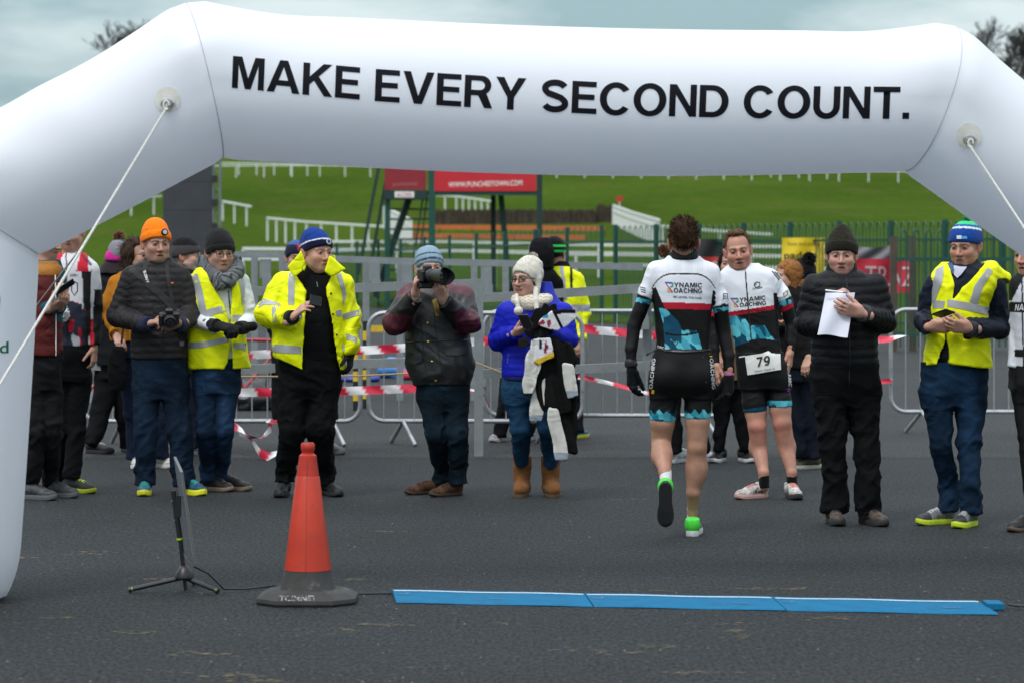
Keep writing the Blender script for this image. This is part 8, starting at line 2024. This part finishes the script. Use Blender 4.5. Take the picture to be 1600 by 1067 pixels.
    # dark-haired woman between the athletes
    p = bg_person('dark-haired woman in black leggings and tan jacket standing between the two athletes', 1142, 722, ((1141, 412, (1142, 438, 0, 12)), dict(yaw=-12, size=.98, fem=True)),
                  [(436, 1122, 1160, .08), (446, 1112, 1172, .11), (490, 1110, 1174, .13), (560, 1112, 1172, .135), (594, 1114, 1170, .135)], [[(1118, 456, 0, 13), (1112, 510, 0, 12), (1120, 550, -.1, 9)], [(1166, 456, 0, 13), (1172, 510, 0, 12), (1166, 550, -.1, 9)]],
                  [[(1128, 612, 0, 18), (1126, 655, 0, 13.5), (1123, 706, 0, 9)], [(1156, 612, 0, 18), (1160, 655, 0, 13.5), (1164, 706, 0, 9)]], (.20, .11, .055), BLACK, [(1124, 721, -22, (.010, .010, .011), (.55, .55, .55)), (1164, 721, 14, (.012, .012, .013), (.5, .5, .5))], 28, coat_name='tan_jacket', prow=[(586, 1116, 1168, .12), (608, 1116, 1168, .12)])
    p.hair([ell((0, .022, .036), (.092, .110, .102), k=0), rcone((-.06, .02, .0), (-.07, -.01, -.18), .035, .025, .04), rcone((.06, .02, .0), (.07, -.01, -.18), .035, .025, .04), Pr(lambda X, Y, Z: np.maximum(np.maximum(Y + .02, Z - .06), np.abs(X) - .055), (-.2, -.3, -.25), (.2, .3, .3), .01, 0, 's')], (.012, .009, .008), fold=.005, strands=500, slen=.05); p.finish()
    # woman with black bobble hat, turned away
    p = bg_person('woman in black bobble hat, brown coat and checked skirt, facing away behind the paper-reading man', 1262, 722, ((1250, 432, (1256, 454, 0, 11)), dict(yaw=-120, size=.98, fem=True, eyes=False)),
                  [(452, 1240, 1278, .08), (462, 1232, 1290, .11), (500, 1230, 1292, .13), (560, 1232, 1290, .14), (586, 1232, 1290, .145)], [[(1238, 472, 0, 13), (1232, 520, 0, 12), (1240, 556, -.1, 9)], [(1284, 472, 0, 13), (1290, 520, 0, 12), (1284, 556, -.1, 9)]],
                  [[(1254, 630, 0, 13), (1256, 680, 0, 10.5), (1254, 712, 0, 10)], [(1272, 630, .05, 13), (1276, 680, .05, 10.5), (1276, 712, .05, 10)]], (.030, .020, .014), (.006, .006, .007), [(1252, 720, -50, (.008, .008, .009), (.01, .01, .01)), (1275, 716, -40, (.008, .008, .009), (.01, .01, .01))], 29, hands=True)
    def chk(V, px, py, G_, U, nr, C): C[(np.sin(V[:, 0] * 230) > .5) | (np.sin(V[:, 2] * 230) > .5)] = (.16, .16, .165); return C
    p.garment('checked_skirt', [(580, 1236, 1286, .13), (610, 1234, 1288, .14), (644, 1234, 1290, .145)], col=(.045, .045, .05), fold=.006, h=.008, paint=chk)
    hat = p.beanie((.006, .006, .007), z0=-.01, back=-.06, top=.135, bulk=.02, ribs=.002); p.pompom((.02, .085, .13), .056, (.006, .006, .007), hat, 900)
    p.hair([rcone((-.05, .03, -.05), (-.06, .0, -.17), .04, .03, 0), rcone((.04, .05, -.05), (.05, .03, -.16), .04, .03, .02)], (.20, .09, .03), strands=300, slen=.05); p.finish()
    # ginger-haired woman
    p = bg_person('woman with long ginger hair in blue jeans and olive trainers behind the bib athlete', 1238, 733, ((1230, 432, (1236, 456, 0, 11)), dict(yaw=-70, size=.92, fem=True)),
                  [(448, 1220, 1256, .08), (458, 1213, 1266, .11), (500, 1213, 1268, .13), (575, 1216, 1268, .135)], [[(1219, 470, 0, 13), (1214, 520, 0, 12), (1226, 505, -.2, 8)], [(1262, 470, 0, 13), (1267, 520, 0, 12), (1262, 556, -.1, 9)]],
                  [[(1232, 600, 0, 17), (1246, 665, 0, 13), (1252, 716, 0, 10)], [(1258, 600, 0, 17), (1268, 665, 0, 13), (1273, 716, 0, 10)]], (.010, .009, .009), (.006, .009, .016), [(1264, 732, -60, (.055, .048, .025), (.35, .33, .28)), (1279, 730, -40, (.055, .048, .025), (.35, .33, .28))], 30, prow=[(566, 1220, 1264, .12), (595, 1222, 1266, .12)])
    p.hair([ell((0, .022, .036), (.092, .110, .102), k=0), rcone((-.05, .03, .0), (-.065, .01, -.22), .04, .024, .04), rcone((.05, .04, .0), (.055, .03, -.22), .04, .026, .04), Pr(lambda X, Y, Z: np.maximum(np.maximum(Y + .025, Z - .06), np.abs(X) - .058), (-.2, -.3, -.25), (.2, .3, .3), .01, 0, 's')], (.24, .10, .03), fold=.005, strands=500, slen=.03); p.finish()
back_people()

# ------------------------------------------------------------------ odds and ends behind the barriers
def bicycle(px, d, label, ang=.1):
    b = W(px, 396, d); b[2] = 0; root = empty('bicycle', b, label, 'bicycle'); root.rotation_euler = (0, 0, ang); MK = mat('bike_black', (.012, .012, .013), rough=.35); MT = mat('tyre', (.01, .01, .01), rough=.9)
    wb = .50; r = .335
    for sx in (-wb, wb):
        o = MB().tube([(sx + r * math.cos(a), 0, r + .005 + r * math.sin(a)) for a in np.linspace(0, 2 * math.pi, 36, endpoint=False)], .013, n=6, closed=True).build('wheel', MT, root)
        m = MB()
        for k in range(12): a = k * math.pi / 6; m.tube([(sx, 0, r), (sx + (r - .02) * math.cos(a), 0, r + (r - .02) * math.sin(a))], .0015, n=3)
        tag(m.build('spokes', M_STEEL, o), kind='stuff'); MB().tube([(sx + (r - .022) * math.cos(a), 0, r + (r - .022) * math.sin(a)) for a in np.linspace(0, 2 * math.pi, 36, endpoint=False)], .008, n=5, closed=True).build('rim', M_STEEL, o)
    m = MB(); bb, st, hd = (-.08, 0, .30), (-.22, 0, .78), (.36, 0, .76)
    for a, c in ((bb, st), (bb, hd), (st, hd), (st, (-wb, 0, r)), (bb, (-wb, 0, r)), (hd, (.40, 0, .64)), ((.40, 0, .64), (wb, 0, r))): m.tube([a, c], .016, n=8)
    m.build('frame', mat('bike_red', (.40, .015, .02), rough=.3), root)
    MB().tube([(-.22, 0, .78), (-.25, 0, .92)], .013, n=8).build('seat_post', MK, root); MB().obox((-.25, 0, .94), (.12, 0, 0), (0, .05, 0), (0, 0, .02)).build('saddle', MK, root)
    MB().tube([(.36, 0, .76), (.34, 0, .90), (.42, .0, .92)], .014, n=8).tube([(.42, -.2, .92), (.42, .2, .92), (.52, .2, .88), (.50, .2, .78)], .013, n=6).tube([(.42, -.2, .92), (.52, -.2, .88), (.50, -.2, .78)], .013, n=6).build('handlebar', MK, root)
    MB().lathe([(.09, -.01), (.09, .01)], c=bb, axis=(0, 1, 0), n=20).build('chainring', M_STEEL, root)
bicycle(392, 27.2, 'racing bicycle parked behind the barrier between the hi-vis vest and the hi-vis coat', .5)
bicycle(150, 26.5, 'bicycle parked behind the red and white cycling jersey', -.4)
def lump(name, px, py, size, col, label, cat, seed):
    c = G(px, py); c[2] = size[2] * .55
    V, Q, G_ = field_mesh([ell((0, 0, 0), size, k=0), ell((size[0] * .4, 0, size[2] * .2), np.array(size) * .6, k=.05), Pr(lambda X, Y, Z: Z + c[2] - .004 + 0 * X, (-1,) * 3, (1,) * 3, 0, 0, 's')], max(size) / 14)
    V = V + vnormals(V, Q) * (.16 * min(size) * (1.9 * np.abs(vnoise(V * 9 + seed, seed)) ** .6 - .7))[:, None]
    tag(link(name, mesh_from(name, V, Q, True), mat(name + '_%d' % seed, col, rough=.4, var=.2, vscale=8), None, tuple(c)), label, cat)
lump('plastic_bag', 622, 590, (.26, .2, .17), (.03, .16, .42), 'pale blue plastic bag on the tarmac behind the barrier', 'bag', 1)
lump('plastic_bag', 643, 593, (.17, .14, .09), (.40, .015, .04), 'red bag on the tarmac behind the telephoto photographer', 'bag', 2)
lump('plastic_bag', 560, 596, (.25, .2, .06), (.01, .03, .22), 'dark blue bag lying flat behind the barrier gap', 'bag', 3)
lump('kit_bag', 398, 640, (.3, .2, .2), (.012, .012, .014), 'black kit bag on the tarmac behind the hi-vis vest', 'bag', 4)
def stripe_post(px, d, label):
    b = W(px, 396, d); b[2] = 0; root = empty('striped_post', b, label, 'post', 'yellow and black striped posts')
    for k in range(9): MB().lathe([(.03, k * .1 + .001), (.03, (k + 1) * .1 - .001)], n=10).build('band', mat('post_yellow', (.6, .40, .01)) if k % 2 else M_BLK, root)
stripe_post(556, 29, 'yellow and black striped post seen through the barrier gap'); stripe_post(571, 29.4, 'second striped post close to the rounded barrier end')
o = MB().box((-.9, -.1, 0), (.9, .1, .12)).build('yellow_kerb_block', mat('kerb_yellow', (.55, .35, .015), rough=.8, var=.2), None, tuple(np.array([W(590, 0, 58)[0], 58, 0]))); tag(o, 'yellow kerb block on the tarmac in front of the green fence', 'kerb')
